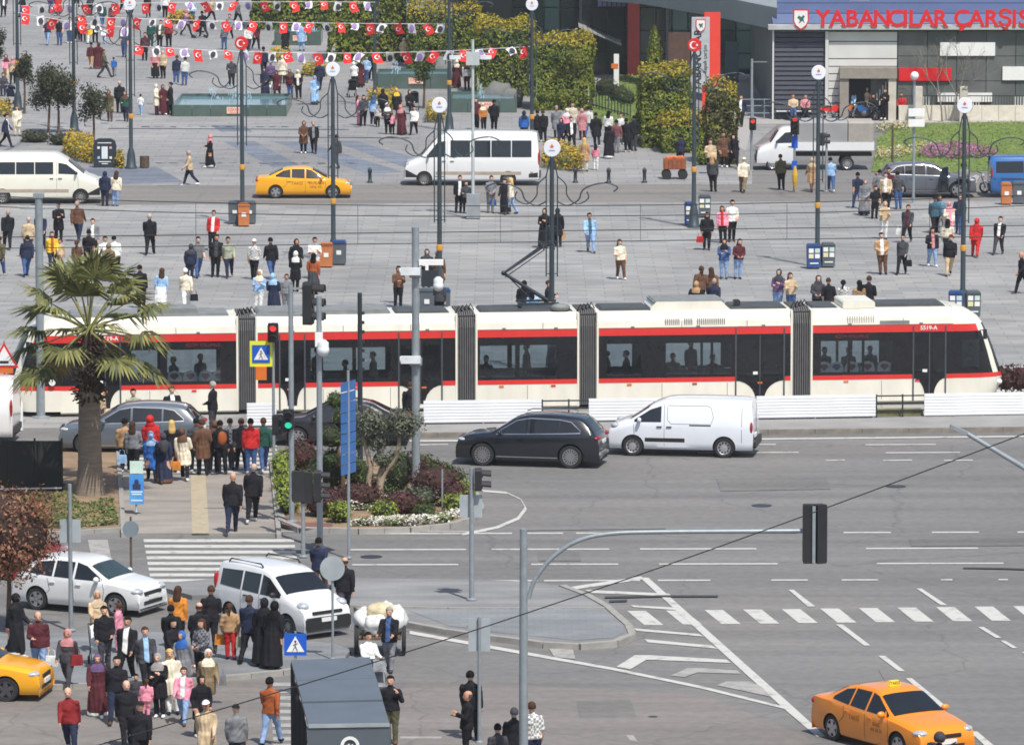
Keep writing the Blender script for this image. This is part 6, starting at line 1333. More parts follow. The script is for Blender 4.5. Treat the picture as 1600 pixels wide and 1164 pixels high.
for s in (-1, 1): cam(t, (s * .7, -.1, ZAT(342, 90)), False, 1.0); plate(t, (s * .5, 0, ZAT(342, 84)), .9, .04, GREY, name="arm")
b = MB(); b.box((.02, -.12, .6), (.62, .4, 1.1)); b.build("cabinet", mat("cabinet_grey", lin(140, 146, 150), .6), t); t, h = pole("post", "short dark pole beside the lawn behind the silver SUV", 1394, 300, 196, .06, m=BARK)
# ---------------------------------------------------------------- mast arm, street light, cable
Yb = G(818, 1250).y; t = thing("mast_arm_signal", "tall grey mast whose long arm carries a dark signal over the junction", "traffic light", (AT(818, 1250, Yb).x, Yb, 0)); ox = AT(818, 1250, Yb).x
def ml(px, py): q = AT(px, py, Yb); return Vector((q.x - ox, 0, q.z))
b = MB(); hT = ml(820, 826).z; b.lathe([(.2, 0), (.2, .04), (.115, .08), (.11, .4), (.085, hT)], 16); b.build("pole", GREY, t, smooth=50); b = MB(); b.tube(catmull3([ml(826, 934), ml(836, 905), ml(862, 872), ml(900, 846), ml(950, 834), ml(1030, 831), ml(1160, 830), ml(1284, 829)]), .052, 10); b.build("arm", GREY, t, smooth=60); b = MB(); b.tube([ml(822, 829), ml(1040, 826)], .008, 5); b.build("stay_wire", DARK, t)
for dx, an in ((-.12, math.pi), (.14, math.pi + .5)):
    e = head(t, ml(1271, 833) + Vector((dx, -.05, 0)), an, None, 4); e.scale = (.75, 1.2, 1.12)
b = MB(); q = ml(1271, 833); b.box(q + Vector((0, -.2, 0)), (.07, .05, 1.3)); b.build("clamp", GREY, t)
Ys = G(1700, 1400).y; q0, q1, q2 = AT(1509, 676, Ys), AT(1700, 790, Ys), AT(1488, 667, Ys); t = thing("street_light", "grey street light arm reaching in from the right edge", "street light", (q1.x, Ys, 0)); b = MB(); b.tube([(q0.x - q1.x, 0, q0.z), (0, 0, q1.z), (.05, 0, q1.z - 1.0), (.05, 0, 0)], [.05, .07, .08, .12], 10); b.build("pole", GREY, t, smooth=60)
b = MB(); a_ = Vector((q0.x - q1.x, 0, q0.z)); d_ = Vector((q2.x - q1.x, 0, q2.z)); b.bar(a_ + (a_ - d_) * .1, d_ + (d_ - a_) * .15, .22, .07); b.build("lamp_head", GREY, t)
pts = [AT(-60 + 1760 * k / 24, 1225 - 585 * k / 24 + 26 * math.sin(math.pi * k / 24), 118) for k in range(25)]; wire("cable", pts, .013, "thin dark cable running diagonally across the whole junction", None)
# ---------------------------------------------------------------- shelter
ZR = 2.55; P4 = [G(455, 1031, ZR), G(578, 1026, ZR), G(609, 1131, ZR), G(482, 1133, ZR)]; c0 = (P4[2] + P4[3]) / 2; t = thing("kiosk_shelter", "dark grey shelter roof with round white emblem at the bottom edge", "shelter", (c0.x, c0.y, 0)); ROOFG = mat("shelter_grey", lin(92, 100, 108), .45, var=.08, scale=1.2)
L4 = [p - Vector((c0.x, c0.y, 0)) for p in P4]
for i in range(3):
    a0, a1 = i / 3 + (.008 if i else 0), (i + 1) / 3 - .008; A0, A1, B0, B1 = L4[0].lerp(L4[3], a0), L4[0].lerp(L4[3], a1), L4[1].lerp(L4[2], a0), L4[1].lerp(L4[2], a1); b = MB(); b.prism([(p.x, p.y) for p in (A0, B0, B1, A1)], ZR - .08, ZR + .02 * (i % 2)); b.build("roof_panel", ROOFG, t)
b = MB(); b.bar(L4[3] + Vector((-.02, -.03, -.55)), L4[2] + Vector((.02, -.03, -.55)), .06, 1.1); fa = b.build("fascia", mat("fascia_dark", lin(84, 92, 98), .5, var=.06), t); b = MB(); b.bar(L4[3] + Vector((0, -.07, .0)), L4[2] + Vector((0, -.07, .0)), .04, .08); b.build("edge_trim", mat("edge_pale", lin(150, 158, 160), .5), t)
em = MB(); cc = (L4[2] + L4[3]) / 2 + Vector((.02, -.1, -.45)); em.lathe([(.14, -.01), (.21, -.01), (.21, .01), (.14, .01), (.14, -.01)], 24, cc, axis='y', cap=False); eo = em.build("emblem", WHITE, fa); b = MB(); b.prism([(cc.x + x, cc.z + z) for x, z in ((-.08, -.02), (-.02, .06), (.0, .0), (.08, .05), (.04, -.03), (.06, -.1), (-.02, -.06))], cc.y - .01, cc.y, 'y'); b.build("emblem_figure", WHITE, eo)
for p in (L4[0], L4[1], L4[3] + Vector((.05, .1, 0)), L4[2] + Vector((-.05, .1, 0)), L4[0].lerp(L4[3], .3), L4[0].lerp(L4[3], .6)): b = MB(); b.box((p.x + .03, p.y, ZR / 2 - .04), (.09, .09, ZR - .08)); b.build("post", BLACK, t)
b = MB(); b.bar(L4[0].lerp(L4[3], .02) + Vector((.06, 0, -1.4)), L4[0].lerp(L4[3], .98) + Vector((.06, 0, -1.4)), .015, 2.0); b.build("glass_side", glass_mat("shelter_glass", (.12, .13, .13), .05, .8), t)
# ---------------------------------------------------------------- carts
t = thing("handcart", "two-wheeled handcart heaped with white sacks, pulled past the shelter", "cart", G(594, 1022, .01))
for s in (-1, 1):
    b = MB(); b.lathe([(.30, .045), (.30, -.045), (.37, -.05), (.39, 0), (.37, .05), (.30, .045)], 22, (s * .62, 0, .39), axis='x', cap=False); b.build("wheel", RUBBER, t, smooth=40); b = MB(); [b.bar((s * .62, 0, .39), (s * .62, .32 * math.cos(a), .39 + .32 * math.sin(a)), .03) for a in (0, 1.05, 2.1, 3.14, 4.2, 5.25)]; b.build("spokes", SILV, t)
b = MB(); b.box((0, .2, .5), (1.1, 1.5, .06)); [b.bar((s * .45, -.5, .55), (s * .4, -1.3, .9), .05) for s in (-1, 1)]; b.build("frame", BARK, t)
SACK = mat("sack_white", lin(206, 206, 204), .8, var=.12, scale=4, bump=.8)
for i, (x, y, z, r) in enumerate(((-.36, .2, .86, (.34, .45, .36)), (.34, .25, .88, (.36, .45, .38)), (.02, .1, 1.12, (.36, .4, .24)), (.1, .5, .9, (.45, .35, .38)), (-.1, -.25, .8, (.36, .25, .28)))):
    b = MB(); b.ball((0, 0, 0), r, 26, 18); me = b.mesh("sack", SACK if i != 2 else mat("sack_straw", lin(196, 184, 150), .8, var=.2, scale=5, bump=.8), 60)
    for v in me.vertices: v.co *= 1 + .26 * noise.noise(v.co * 4 + Vector((i * 5, 0, 0))) + .14 * noise.noise(v.co * 11)
    tag(obj("sack", me, None, G(594, 1022, .01) + Vector((x, y, z))), ("left white sack on the handcart", "right white sack on the handcart", "straw-coloured sack on top of the handcart load", "rear white sack on the handcart", "front white sack on the handcart")[i], "sack", "sacks on the handcart")
t = thing("vendor_cart", "wooden vendor cart with orange-brown boxes near the kerb bollards", "cart", G(1054, 280, .02)); b = MB(); b.box((0, 0, .75), (1.1, .7, .5)); b.build("crate_body", mat("cart_wood", lin(142, 82, 48), .8, var=.25, scale=4), t)
for i in range(5): b = MB(); b.box((-.42 + i * .21, -.37, .76), (.18, .04, .46)); b.build("plank", mat("cart_wood", lin(142, 82, 48)), t)
for x in (-.4, .4):
    for y in (-.3, .3): b = MB(); b.lathe([(.02, -.03), (.22, -.03), (.24, 0), (.22, .03), (.02, .03)], 16, (x, y, .24), axis='y'); b.build("wheel", RUBBER, t, smooth=40)
b = MB(); [b.ball((-.35 + .14 * i, .1 * (i % 3) - .1, 1.05), (.11, .11, .1), 8, 6) for i in range(6)]; b.build("goods", mat("cart_goods", lin(196, 110, 60), .7, var=.3), t)["kind"] = "stuff"
# ---------------------------------------------------------------- bunting
FR = mat("flag_red", lin(214, 42, 40), .8, var=.05); FW = mat("flag_white", lin(222, 222, 226), .8, var=.05); FP = mat("flag_lilac", lin(150, 124, 176), .8, var=.3, scale=9); FK = mat("flag_dark", lin(52, 52, 56), .8)
def bunting(label, px0, py0, px1, py1, row, n, sag, tz=0):
    Y = G(500, row).y; A, B = AT(px0, py0, Y), AT(px1, py1, Y); t = thing("bunting_string", label, "bunting", A, 0, "flag strings over the square")
    def pt(u): return (B - A) * u + Vector((0, 0, -sag * 4 * u * (1 - u)))
    b = MB(); b.tube([pt(k / 20) for k in range(21)], .014, 5); b.build("cord", FW, t)
    for i in range(n):
        u = (i + .5) / n; p = pt(u); kind = i % 4; w_, h_ = (.42, .6) if kind % 2 == 0 else (.4, .5); rx = random.uniform(-.9, .4); ry = random.uniform(-.4, .4); b = MB(); vs = []
        for r in range(5):
            for c in range(4): x = (c / 3 - .5) * w_; z = -h_ * r / 4; vs.append((x + .05 * math.sin(r * .9 + i), .05 * math.sin(c * 1.7 + r * .8 + i * 2) * r / 4, z))
        b.add(vs, [(r * 4 + c, r * 4 + c + 1, r * 4 + c + 5, r * 4 + c + 4) for r in range(4) for c in range(3)]); f = b.build("flag", FR if kind % 2 == 0 else FW, t, 60, p); f.rotation_euler = (rx, ry, random.uniform(-.5, .5))
        if kind % 2 == 0: crescent(f, (-.04, -.28), .12, -.07)
        elif kind == 1: b = MB(); b.ball((.02, -.06, -.28), (.14, .012, .18), 10, 7); b.build("dark_print", FK, f)
        else: b = MB(); b.ball((0, -.06, -.26), (.15, .012, .2), 8, 6); b.build("lilac_print", FP, f)
bunting("lowest flag string, ending at the lamp post by the hedges", 206, 72, 830, 73, 264, 27, .35); bunting("second flag string from the top, ending over the hedge", 116, 26, 700, 38, 206, 26, .1); bunting("topmost flag string across the upper left", 28, 10, 586, 4, 170, 24, -.1); bunting("short flag string crossing before the first lamp disc", 28, 20, 205, 44, 200, 8, .1)
# ================================================================ people
import numpy as np
PC = dict(k=("black", 30, 30, 35), n=("navy", 40, 46, 68), g=("grey", 122, 124, 128), dg=("dark grey", 66, 66, 72), w=("white", 226, 226, 222), c=("cream", 222, 212, 190), b=("beige", 194, 172, 140), t=("tan", 172, 138, 102),
    br=("brown", 100, 72, 56), m=("maroon", 84, 40, 46), r=("red", 190, 44, 44), o=("orange", 206, 132, 52), y=("yellow", 224, 184, 54), p=("pink", 234, 146, 166), dp=("dusty pink", 192, 132, 134), lb=("pale blue", 150, 184, 218),
    bl=("bright blue", 50, 98, 168), db=("blue", 66, 92, 138), j=("pale blue", 132, 158, 194), ol=("olive", 88, 86, 64), kh=("khaki", 124, 108, 82), gr=("dark green", 38, 78, 68), te=("teal", 62, 92, 108), pu=("purple", 104, 82, 118),
    ru=("rust orange", 160, 86, 48), sg=("sage", 152, 156, 136), bu=("burgundy", 132, 40, 42), bd=("blonde", 200, 168, 104), gh=("grey", 150, 148, 144), bh=("brown", 70, 48, 36), kk=("black", 18, 16, 16))
def cloth(k): return mat("cloth_" + k, lin(*PC[k][1:]), .85, var=.32, scale=5.5, bump=.35, spec=.2)
def patterned(k, pat):
    """knit stripes or woven checks"""
    if pat == 'k': return cloth(k)
    nm = "cloth_%s_%s" % (k, pat)
    if nm in _M: return _M[nm]
    m = bpy.data.materials.new(nm); m.use_nodes = True; n = m.node_tree.nodes; l = m.node_tree.links; c = lin(*PC[k][1:]); d = tuple(x * .35 for x in c) if max(c) > .2 else tuple(min(1, x * 3 + .05) for x in c)
    tc = n.new("ShaderNodeTexCoord"); bs = n["Principled BSDF"]; bs.inputs["Roughness"].default_value = .85
    t = n.new("ShaderNodeTexWave" if pat == 's' else "ShaderNodeTexChecker"); l.new(tc.outputs["Object"], t.inputs["Vector"]); t.inputs["Scale"].default_value = 7 if pat == 's' else 16
    if pat == 's': t.bands_direction = 'Z'; t.inputs["Distortion"].default_value = .6
    r = n.new("ShaderNodeValToRGB"); e = r.color_ramp.elements; e[0].position = .62; e[1].position = .72; e[0].color = (*c, 1); e[1].color = (*d, 1); l.new(t.outputs["Fac"], r.inputs[0]); l.new(r.outputs[0], bs.inputs["Base Color"]); _M[nm] = m
    return m
D_ = "crowd walking at the near crossing"
SKIN = [mat("skin_a", lin(205, 158, 132), .6, var=.06), mat("skin_b", lin(190, 140, 112), .6, var=.06), mat("skin_c", lin(214, 170, 146), .6, var=.06)]
FEAT = mat("eye_dark", (.03, .02, .018), .5); LIPS = mat("lip_tone", lin(166, 96, 88), .6)
POSES = {  # left leg (hip, knee), right leg, left arm (swing, out, elbow, inward), right arm
 'stand': ((.04, .05), (-.05, .03), (.02, .10, .22, .1), (-.02, .10, .2, .1)),
 'walk': ((.42, .12), (-.34, .42), (-.38, .09, .25, .1), (.36, .09, .45, .1)),
 'walk2': ((-.32, .38), (.40, .10), (.34, .09, .5, .1), (-.36, .09, .2, .1)),
 'phone': ((.05, .06), (-.06, .02), (.25, .12, 1.85, .55), (.15, .10, 1.6, .5)),
 'clasp': ((.02, .02), (.0, .02), (.1, .14, 1.1, .75), (.1, .14, 1.1, .75)),
 'pock': ((.08, .08), (-.1, .04), (-.1, .24, .6, .35), (-.1, .22, .6, .35)),
 'bag': ((.2, .08), (-.22, .25), (-.05, .12, .15, 0), (.1, .18, 1.5, .4)),
 'point': ((.05, .05), (-.05, .05), (.1, 1.35, .1, 0), (.0, .1, .3, .1)),
 'push': ((.22, .1), (-.22, .3), (.55, .08, .75, .05), (.5, .08, .8, .05)),
 'sit': ((1.45, 1.4), (1.4, 1.45), (.45, .12, .9, .3), (.4, .12, 1.0, .3)),
 'stand2': ((.10, .22), (-.03, .0), (.08, .16, .5, .3), (-.10, .12, .25, .15)),
 'stand3': ((-.06, .03), (.12, .16), (.15, .12, .9, .5), (-.04, .14, .35, .2)),
 'ear': ((.04, .05), (-.05, .03), (.3, .35, 2.35, .5), (-.02, .1, .2, .1))}
_bod = {}
def limb(b, p0, p1, r0, r1): b.tube([p0, p0.lerp(p1, .5), p1], [r0, (r0 + r1) / 2 * 1.03, r1], 10); b.ball(p0, r0 * .99, 10, 6); b.ball(p1, r1 * .99, 10, 6)
def ringloft(b, rings, n=18):
    vs = []
    for x, y, z, rx, ry in rings:
        for j in range(n):
            a = 2 * math.pi * j / n; vs.append((x + rx * math.cos(a), y + ry * math.sin(a), z))
    k = len(rings); fs = [(i * n + j, i * n + (j + 1) % n, (i + 1) * n + (j + 1) % n, (i + 1) * n + j) for i in range(k - 1) for j in range(n)]
    b.add(vs, fs + [tuple(range(n))[::-1], tuple(range((k - 1) * n, k * n))])
def body_mesh(pose, gar, fat=0.0):
    key = (pose, gar, fat)
    if key in _bod: return _bod[key]
    LL, RL, LA, RA = POSES[pose]; sit = pose == 'sit'
    loose = 1.10 + fat; b = MB(); seg = []
    hipz = .50 if sit else .90
    dz = 0
    legs = []
    for s, (a, k) in ((1, LL), (-1, RL)):
        hp = Vector((s * .088, 0, hipz)); kn = hp + Vector((s * .012, -math.sin(a), -math.cos(a))) * .42; an = kn + Vector((s * .004, -math.sin(a - k), -math.cos(a - k))) * .41
        legs.append((s, hp, kn, an, a - k))
    lowest = min(l[3].z for l in legs); dz = .075 - lowest
    up = Vector((0, 0, dz)); tz = hipz - .90 + dz
    lean = Vector((0, -.0, 0))
    for s, hp, kn, an, fa in legs:
        hp, kn, an = hp + up, kn + up, an + up; wd = 1.24 if gar != 'slim' else 1
        limb(b, hp, kn, .092 * wd * loose, .062 * wd); limb(b, kn, an, .060 * wd, .046 * wd)
        tf = -.35 if fa < -.2 else 0
        toe = an + Vector((s * .025, -.165 * math.cos(tf), -.035 + .165 * math.sin(tf))); heel = an + Vector((0, .045, -.03))
        b.ball((heel + toe) / 2 + Vector((0, 0, -.004)), (.048, .135, .042), 10, 7); b.ball(an, .05, 8, 6)
        seg += [('leg', hp, kn, .09), ('leg', kn, an + Vector((0, 0, .03)), .055), ('foot', heel, toe, .05)]
    t0 = Vector((0, 0, tz)); f = loose
    ringloft(b, [(0, .005, .80 + tz, .12, .09), (0, .008, .87 + tz, .172 * f, .122 * f), (0, 0, .97 + tz, .166 * f, .12 * f), (0, -.004, 1.08 + tz, .158 * f, .118 * f), (0, -.006, 1.20 + tz, .175 * f, .126 * f), (0, 0, 1.29 + tz, .196 * (1 + fat), .134), (0, .005, 1.36 + tz, .18, .11), (0, .008, 1.405 + tz, .132, .09), (0, .004, 1.445 + tz, .075, .066), (0, 0, 1.48 + tz, .054, .054)])
    seg += [('torso', Vector((-.06, 0, .98 + tz)), Vector((-.08, 0, 1.33 + tz)), .12), ('torso', Vector((.06, 0, .98 + tz)), Vector((.08, 0, 1.33 + tz)), .12), ('torso', Vector((0, 0, .92 + tz)), Vector((0, 0, 1.40 + tz)), .12)]
    hands = []
    for s, (sw, out, el, inn) in ((1, LA), (-1, RA)):
        sh = Vector((s * (.182 + .1 * fat), .008, 1.335 + tz))
        d = Vector((s * math.sin(out), -math.sin(sw) * math.cos(out), -math.cos(sw) * math.cos(out)))
        e = sh + d * .27; a2 = sw + el
        d2 = Vector((s * (math.sin(out) * math.cos(el) if out > 1 else math.sin(out) * .5 - math.sin(inn) * math.sin(min(el, 1.57))), -math.sin(a2), -math.cos(a2)))
        if out > 1: d2 = d.copy()
        d2.normalize(); wr = e + d2 * .25
        sl = 1.18 if gar in ('coat', 'jacket', 'open', 'robe') else 1.06
        limb(b, sh, e, .066 * sl, .056 * sl); limb(b, e, wr, .054 * sl, .040 * (1.25 if gar == 'robe' else 1.0)); b.ball(wr + d2 * .05, (.034, .034, .045), 8, 6)
        seg += [('arm', sh, e, .06), ('farm', e, wr - d2 * .01, .045), ('hand', wr + d2 * .025, wr + d2 * .12, .035)]
        hands.append((s, wr, d2))
    hc = Vector((0, -.015, 1.60 + tz))
    ringloft(b, [(0, .006, 1.44 + tz, .058, .058), (0, .0, 1.50 + tz, .054, .056)], 12)
    ringloft(b, [(0, -.038, 1.480 + tz, .034, .034), (0, -.032, 1.496 + tz, .052, .064), (0, -.022, 1.535 + tz, .068, .086), (0, -.014, 1.58 + tz, .079, .099), (0, -.008, 1.635 + tz, .083, .105), (0, -.004, 1.68 + tz, .076, .096), (0, 0, 1.712 + tz, .055, .07), (0, 0, 1.732 + tz, .022, .033)], 16)
    b.ball((0, -.118, 1.575 + tz), (.014, .022, .022), 8, 6)
    for s in (-1, 1): b.ball((s * .076, .0, 1.59 + tz), (.012, .022, .03), 8, 6)
    seg += [('head', Vector((0, -.01, 1.53 + tz)), Vector((0, 0, 1.66 + tz)), .07), ('neck', Vector((0, 0, 1.47 + tz)), Vector((0, 0, 1.50 + tz)), .05)]
    hem = {'coat': .52, 'robe': .07, 'skirt': .13, 'jacket': .80, 'open': .80, 'top': .84, 'tee': .85}[gar]
    if gar in ('coat', 'robe', 'skirt') and not sit:
        h0 = hem + tz; fl = {'coat': (.225, .175), 'robe': (.27, .24), 'skirt': (.245, .22)}[gar]
        fy = sum(l[3].y for l in legs) / 2
        ringloft(b, [(0, 0, 1.0 + tz, .16, .115), (0, 0, .88 + tz, .192 * f, .148 * f), (0, 0, (.88 + hem) / 2 + tz, (.2 * f + fl[0]) / 2, (.155 * f + fl[1]) / 2), (0, fy * .5, h0 + .03, fl[0], fl[1]), (0, fy * .5, h0, fl[0] * .98, fl[1] * .98)], 22)
    elif gar in ('jacket', 'open', 'top'):
        k = 1.1 if gar != 'top' else 1.03
        ringloft(b, [(0, 0, 1.12 + tz, .16 * f, .12 * f), (0, 0, .95 + tz, .172 * f * k, .13 * f * k), (0, .004, hem + tz, .178 * f * k, .135 * f * k)], 20)
    me = b.mesh("b", SKIN[0]); o = obj("b", me)
    md = o.modifiers.new("r", 'REMESH'); md.mode = 'VOXEL'; md.voxel_size = .0175
    md = o.modifiers.new("s", 'SMOOTH'); md.factor = .5; md.iterations = 3
    nm = evalmesh(o); bpy.data.objects.remove(o)
    nm.name = "body"; n = len(nm.polygons)
    C = np.empty(n * 3); nm.polygons.foreach_get("center", C); C = C.reshape(-1, 3); N = np.empty(n * 3); nm.polygons.foreach_get("normal", N); N = N.reshape(-1, 3)
    D = []
    for nme, a, c, r in seg:
        a_, c_ = np.array(a), np.array(c); ab = c_ - a_; t = np.clip(((C - a_) @ ab) / (ab @ ab), 0, 1); D.append(np.linalg.norm(C - (a_ + t[:, None] * ab), axis=1) - r)
    idx = np.argmin(np.array(D), axis=0); names = np.array([x[0] for x in seg])[idx]; z = C[:, 2] - tz
    m = np.full(n, 1)
    m[names == 'leg'] = 2; m[names == 'foot'] = 3
    m[(names == 'head') | (names == 'neck') | (names == 'hand')] = 0
    if gar == 'tee': m[names == 'farm'] = 0
    m[(names == 'torso') & (z < hem - .01)] = 2
    if gar in ('coat', 'robe') and not sit:
        rr = np.abs(C[:, 0]) ; zone = ((names == 'leg') | (names == 'torso')) & (z > hem - .02)
        m[zone] = 1
    elif gar == 'skirt' and not sit: m[((names == 'leg') | (names == 'torso')) & (z > hem - .02) & (z < .97)] = 2
    elif gar != 'skirt': m[(names == 'leg') & (z > hem) & (not sit)] = 1
    if gar == 'open': m[(np.isin(names, ['torso'])) & (np.abs(C[:, 0]) < .062) & (N[:, 1] < -.2) & (z > hem)] = 4
    hx, hy, hz = C[:, 0], C[:, 1], z
    fr = (names == 'head') & (hy < -.06)
    m[fr & (np.abs(np.abs(hx) - .033) < .016) & (np.abs(hz - 1.605) < .010)] = 5
    m[fr & (np.abs(hx) < .024) & (np.abs(hz - 1.532) < .008)] = 6
    nm.materials.clear()
    for _ in range(7): nm.materials.append(SKIN[0])
    nm.polygons.foreach_set("material_index", m.astype(np.int32)); nm.polygons.foreach_set("use_smooth", [True] * n)
    V = np.empty(len(nm.vertices) * 3); nm.vertices.foreach_get("co", V); V = V.reshape(-1, 3); VN = np.empty(len(nm.vertices) * 3); nm.vertices.foreach_get("normal", VN); VN = VN.reshape(-1, 3)
    ph = (hash(pose + gar) % 97) * .1; zz_ = V[:, 2] - tz
    wr_ = np.sin(V[:, 2] * 41 + V[:, 0] * 17 + ph + 2.6 * np.sin(V[:, 1] * 13 + V[:, 0] * 11 + ph)) * (.5 + .5 * np.sin(V[:, 2] * 9 + V[:, 0] * 14 + ph)) if gar not in ('robe', 'coat', 'skirt') else np.sin(np.arctan2(V[:, 1], V[:, 0]) * 9 + V[:, 2] * 5 + ph) * .8
    amp = np.where((zz_ > 1.44) | (zz_ < .11), 0, .0055 if gar not in ('robe', 'coat', 'skirt') else .009); V += VN * (wr_ * amp)[:, None]
    nm.vertices.foreach_set("co", V.ravel())
    # five fingers on each hand
    h = MB()
    for s, wr, d in hands:
        side = Vector((0, -1, 0)); side = (side - d * side.dot(d)); side = side.normalized() if side.length > .1 else Vector((1, 0, 0)); curl = Vector((-s, 0, 0)); curl = (curl - d * curl.dot(d)).normalized() if (curl - d * curl.dot(d)).length > .1 else Vector((0, 0, -1))
        root = wr + d * .075
        for i, (o_, ln) in enumerate(((-.026, .062), (-.009, .075), (.009, .08), (.026, .07))):
            p = root + side * o_; h.tube([p, p + d * ln * .5 + curl * .004, p + d * ln + curl * .03], [.0095, .009, .007], 5)
        p = wr + d * .03 + side * .026; h.tube([p, p + side * .03 + d * .02 + curl * .01, p + side * .036 + d * .055 + curl * .018], [.011, .010, .008], 5)
    bm = bmesh.new(); bm.from_mesh(nm); hm = h.mesh("h", SKIN[0], 60); bm.from_mesh(hm); bm.to_mesh(nm); bm.free(); bpy.data.meshes.remove(hm); nm.update()
    _bod[key] = (nm, tz)
    return _bod[key]
_hair = {}
def hair_mesh(kind):
    if kind in _hair: return _hair[kind]
    b = MB(); n, k = 22, 16
    def shell(c, r, keep, th=0):
        vs = []; c = Vector(c)
        for i in range(k + 1):
            t = math.pi * i / k
            for j in range(n): a = 2 * math.pi * j / n; vs.append(c + Vector((r[0] * math.sin(t) * math.cos(a), r[1] * math.sin(t) * math.sin(a), r[2] * math.cos(t))))
        fs = []
        for i in range(k):
            for j in range(n):
                f = (i * n + j, (i + 1) * n + j, (i + 1) * n + (j + 1) % n, i * n + (j + 1) % n); m_ = sum((vs[q] - c for q in f), Vector()) / 4
                if keep(m_.x / r[0], m_.y / r[1], m_.z / r[2]): fs.append(f)
        b.add(vs, fs)
    hc = (0, -.004, 1.627)
    if kind == 'short': shell(hc, (.096, .118, .118), lambda x, y, z: z > .42 or (y > .1 and z > -.35) or (abs(x) > .75 and z > .0 and y > -.25))
    elif kind == 'thin': shell((0, 0, 1.61), (.091, .112, .108), lambda x, y, z: z < .45 and y > .0 and z > -.3)
    elif kind in ('long', 'tail'):
        shell((0, .002, 1.618), (.101, .124, .123), lambda x, y, z: z > .38 or (y > -.15 and z > -.6))
        if kind == 'long': ringloft(b, [(0, .05, 1.62, .085, .07), (0, .06, 1.54, .10, .065), (0, .085, 1.42, .115, .05), (0, .10, 1.32, .095, .035), (0, .10, 1.25, .05, .02)], 14)
        else: b.tube([(0, .10, 1.64), (0, .15, 1.60), (0, .15, 1.48), (0, .13, 1.36)], [.035, .04, .032, .012], 8)
    elif kind in ('scarf', 'niqab'):
        if kind == 'scarf': shell((0, .002, 1.602), (.104, .128, .140), lambda x, y, z: not (y < -.35 and abs(x) < .62 and -.62 < z < .52))
        else: shell((0, .002, 1.602), (.104, .130, .140), lambda x, y, z: not (y < -.35 and abs(x) < .55 and -.05 < z < .22))
        ringloft(b, [(0, .0, 1.545, .074, .078), (0, .004, 1.49, .088, .092), (0, .0, 1.44, .13, .11), (0, -.004, 1.36, .192, .142), (0, -.004, 1.27, .197, .152), (0, -.004, 1.275, .15, .11)], 18)
    elif kind == 'cap':
        shell((0, .0, 1.63), (.097, .118, .110), lambda x, y, z: z > .12); b.prism([(-.07, -.09), (.07, -.09), (.06, -.17), (0, -.19), (-.06, -.17)], 1.645, 1.655, 'z')
    elif kind == 'beanie': shell((0, .006, 1.625), (.099, .122, .128), lambda x, y, z: z > .1 or (y > .2 and z > -.2))
    elif kind == 'hood':
        shell((0, .012, 1.61), (.113, .136, .14), lambda x, y, z: not (y < -.3 and abs(x) < .7 and z < .55) and z > -.85); ringloft(b, [(0, .02, 1.53, .10, .10), (0, .02, 1.46, .14, .11), (0, .01, 1.40, .16, .10)], 16)
    elif kind == 'helmet': shell((0, -.005, 1.62), (.135, .155, .15), lambda x, y, z: z > -.75)
    _hair[kind] = b.mesh(kind, cloth('k'), 60)
    return _hair[kind]
NAMES = {'short': 'hair', 'thin': 'hair', 'long': 'hair', 'tail': 'hair', 'scarf': 'headscarf', 'niqab': 'face_veil', 'cap': 'cap', 'beanie': 'knit_hat', 'hood': 'hood', 'helmet': 'helmet'}
def inpoly(x, y, P):
    r = False
    for (ax, ay), (bx, by) in zip(P, P[1:] + P[:1]):
        if (ay > y) != (by > y) and x < (bx - ax) * (y - ay) / (by - ay) + ax: r = not r
    return r
SIDEP = [(-80, 992), (230, 986), (520, 1004), (548, 1014), (536, 1032), (440, 1046), (340, 1056), (240, 1062), (-80, 1076)]
PATHP = [(192, 742), (424, 742), (436, 833), (190, 833)]
def gz(px, py):
    if py < 288: return .03 if px < 1175 else .01
    if py < 326: return .006
    if py < 655: return .026
    if inpoly(px, py, PATHP): return .068
    if inpoly(px, py, LOW): return .14
    if inpoly(px, py, SIDEP): return .122
    return .012
FACE = dict(f=0, b=180, l=-90, r=90, fl=-40, fr=40, bl=-140, br=140)
GAR = dict(t='top', s='tee', j='jacket', o='open', c='coat', r='robe', d='skirt')
LAB = {}
def gwords(g, tc, bc):
    T = PC[tc][0]; B = {'db': 'jeans', 'j': 'pale jeans'}.get(bc) or PC[bc][0] + ' trousers'
    return {'t': f"{T} top and {B}", 's': f"{T} T-shirt and {B}", 'j': f"{T} jacket and {B}", 'o': f"open {T} jacket and {B}", 'c': f"long {T} coat", 'r': f"long {T} robe", 'd': f"{T} top and long {PC[bc][0]} skirt"}[g]
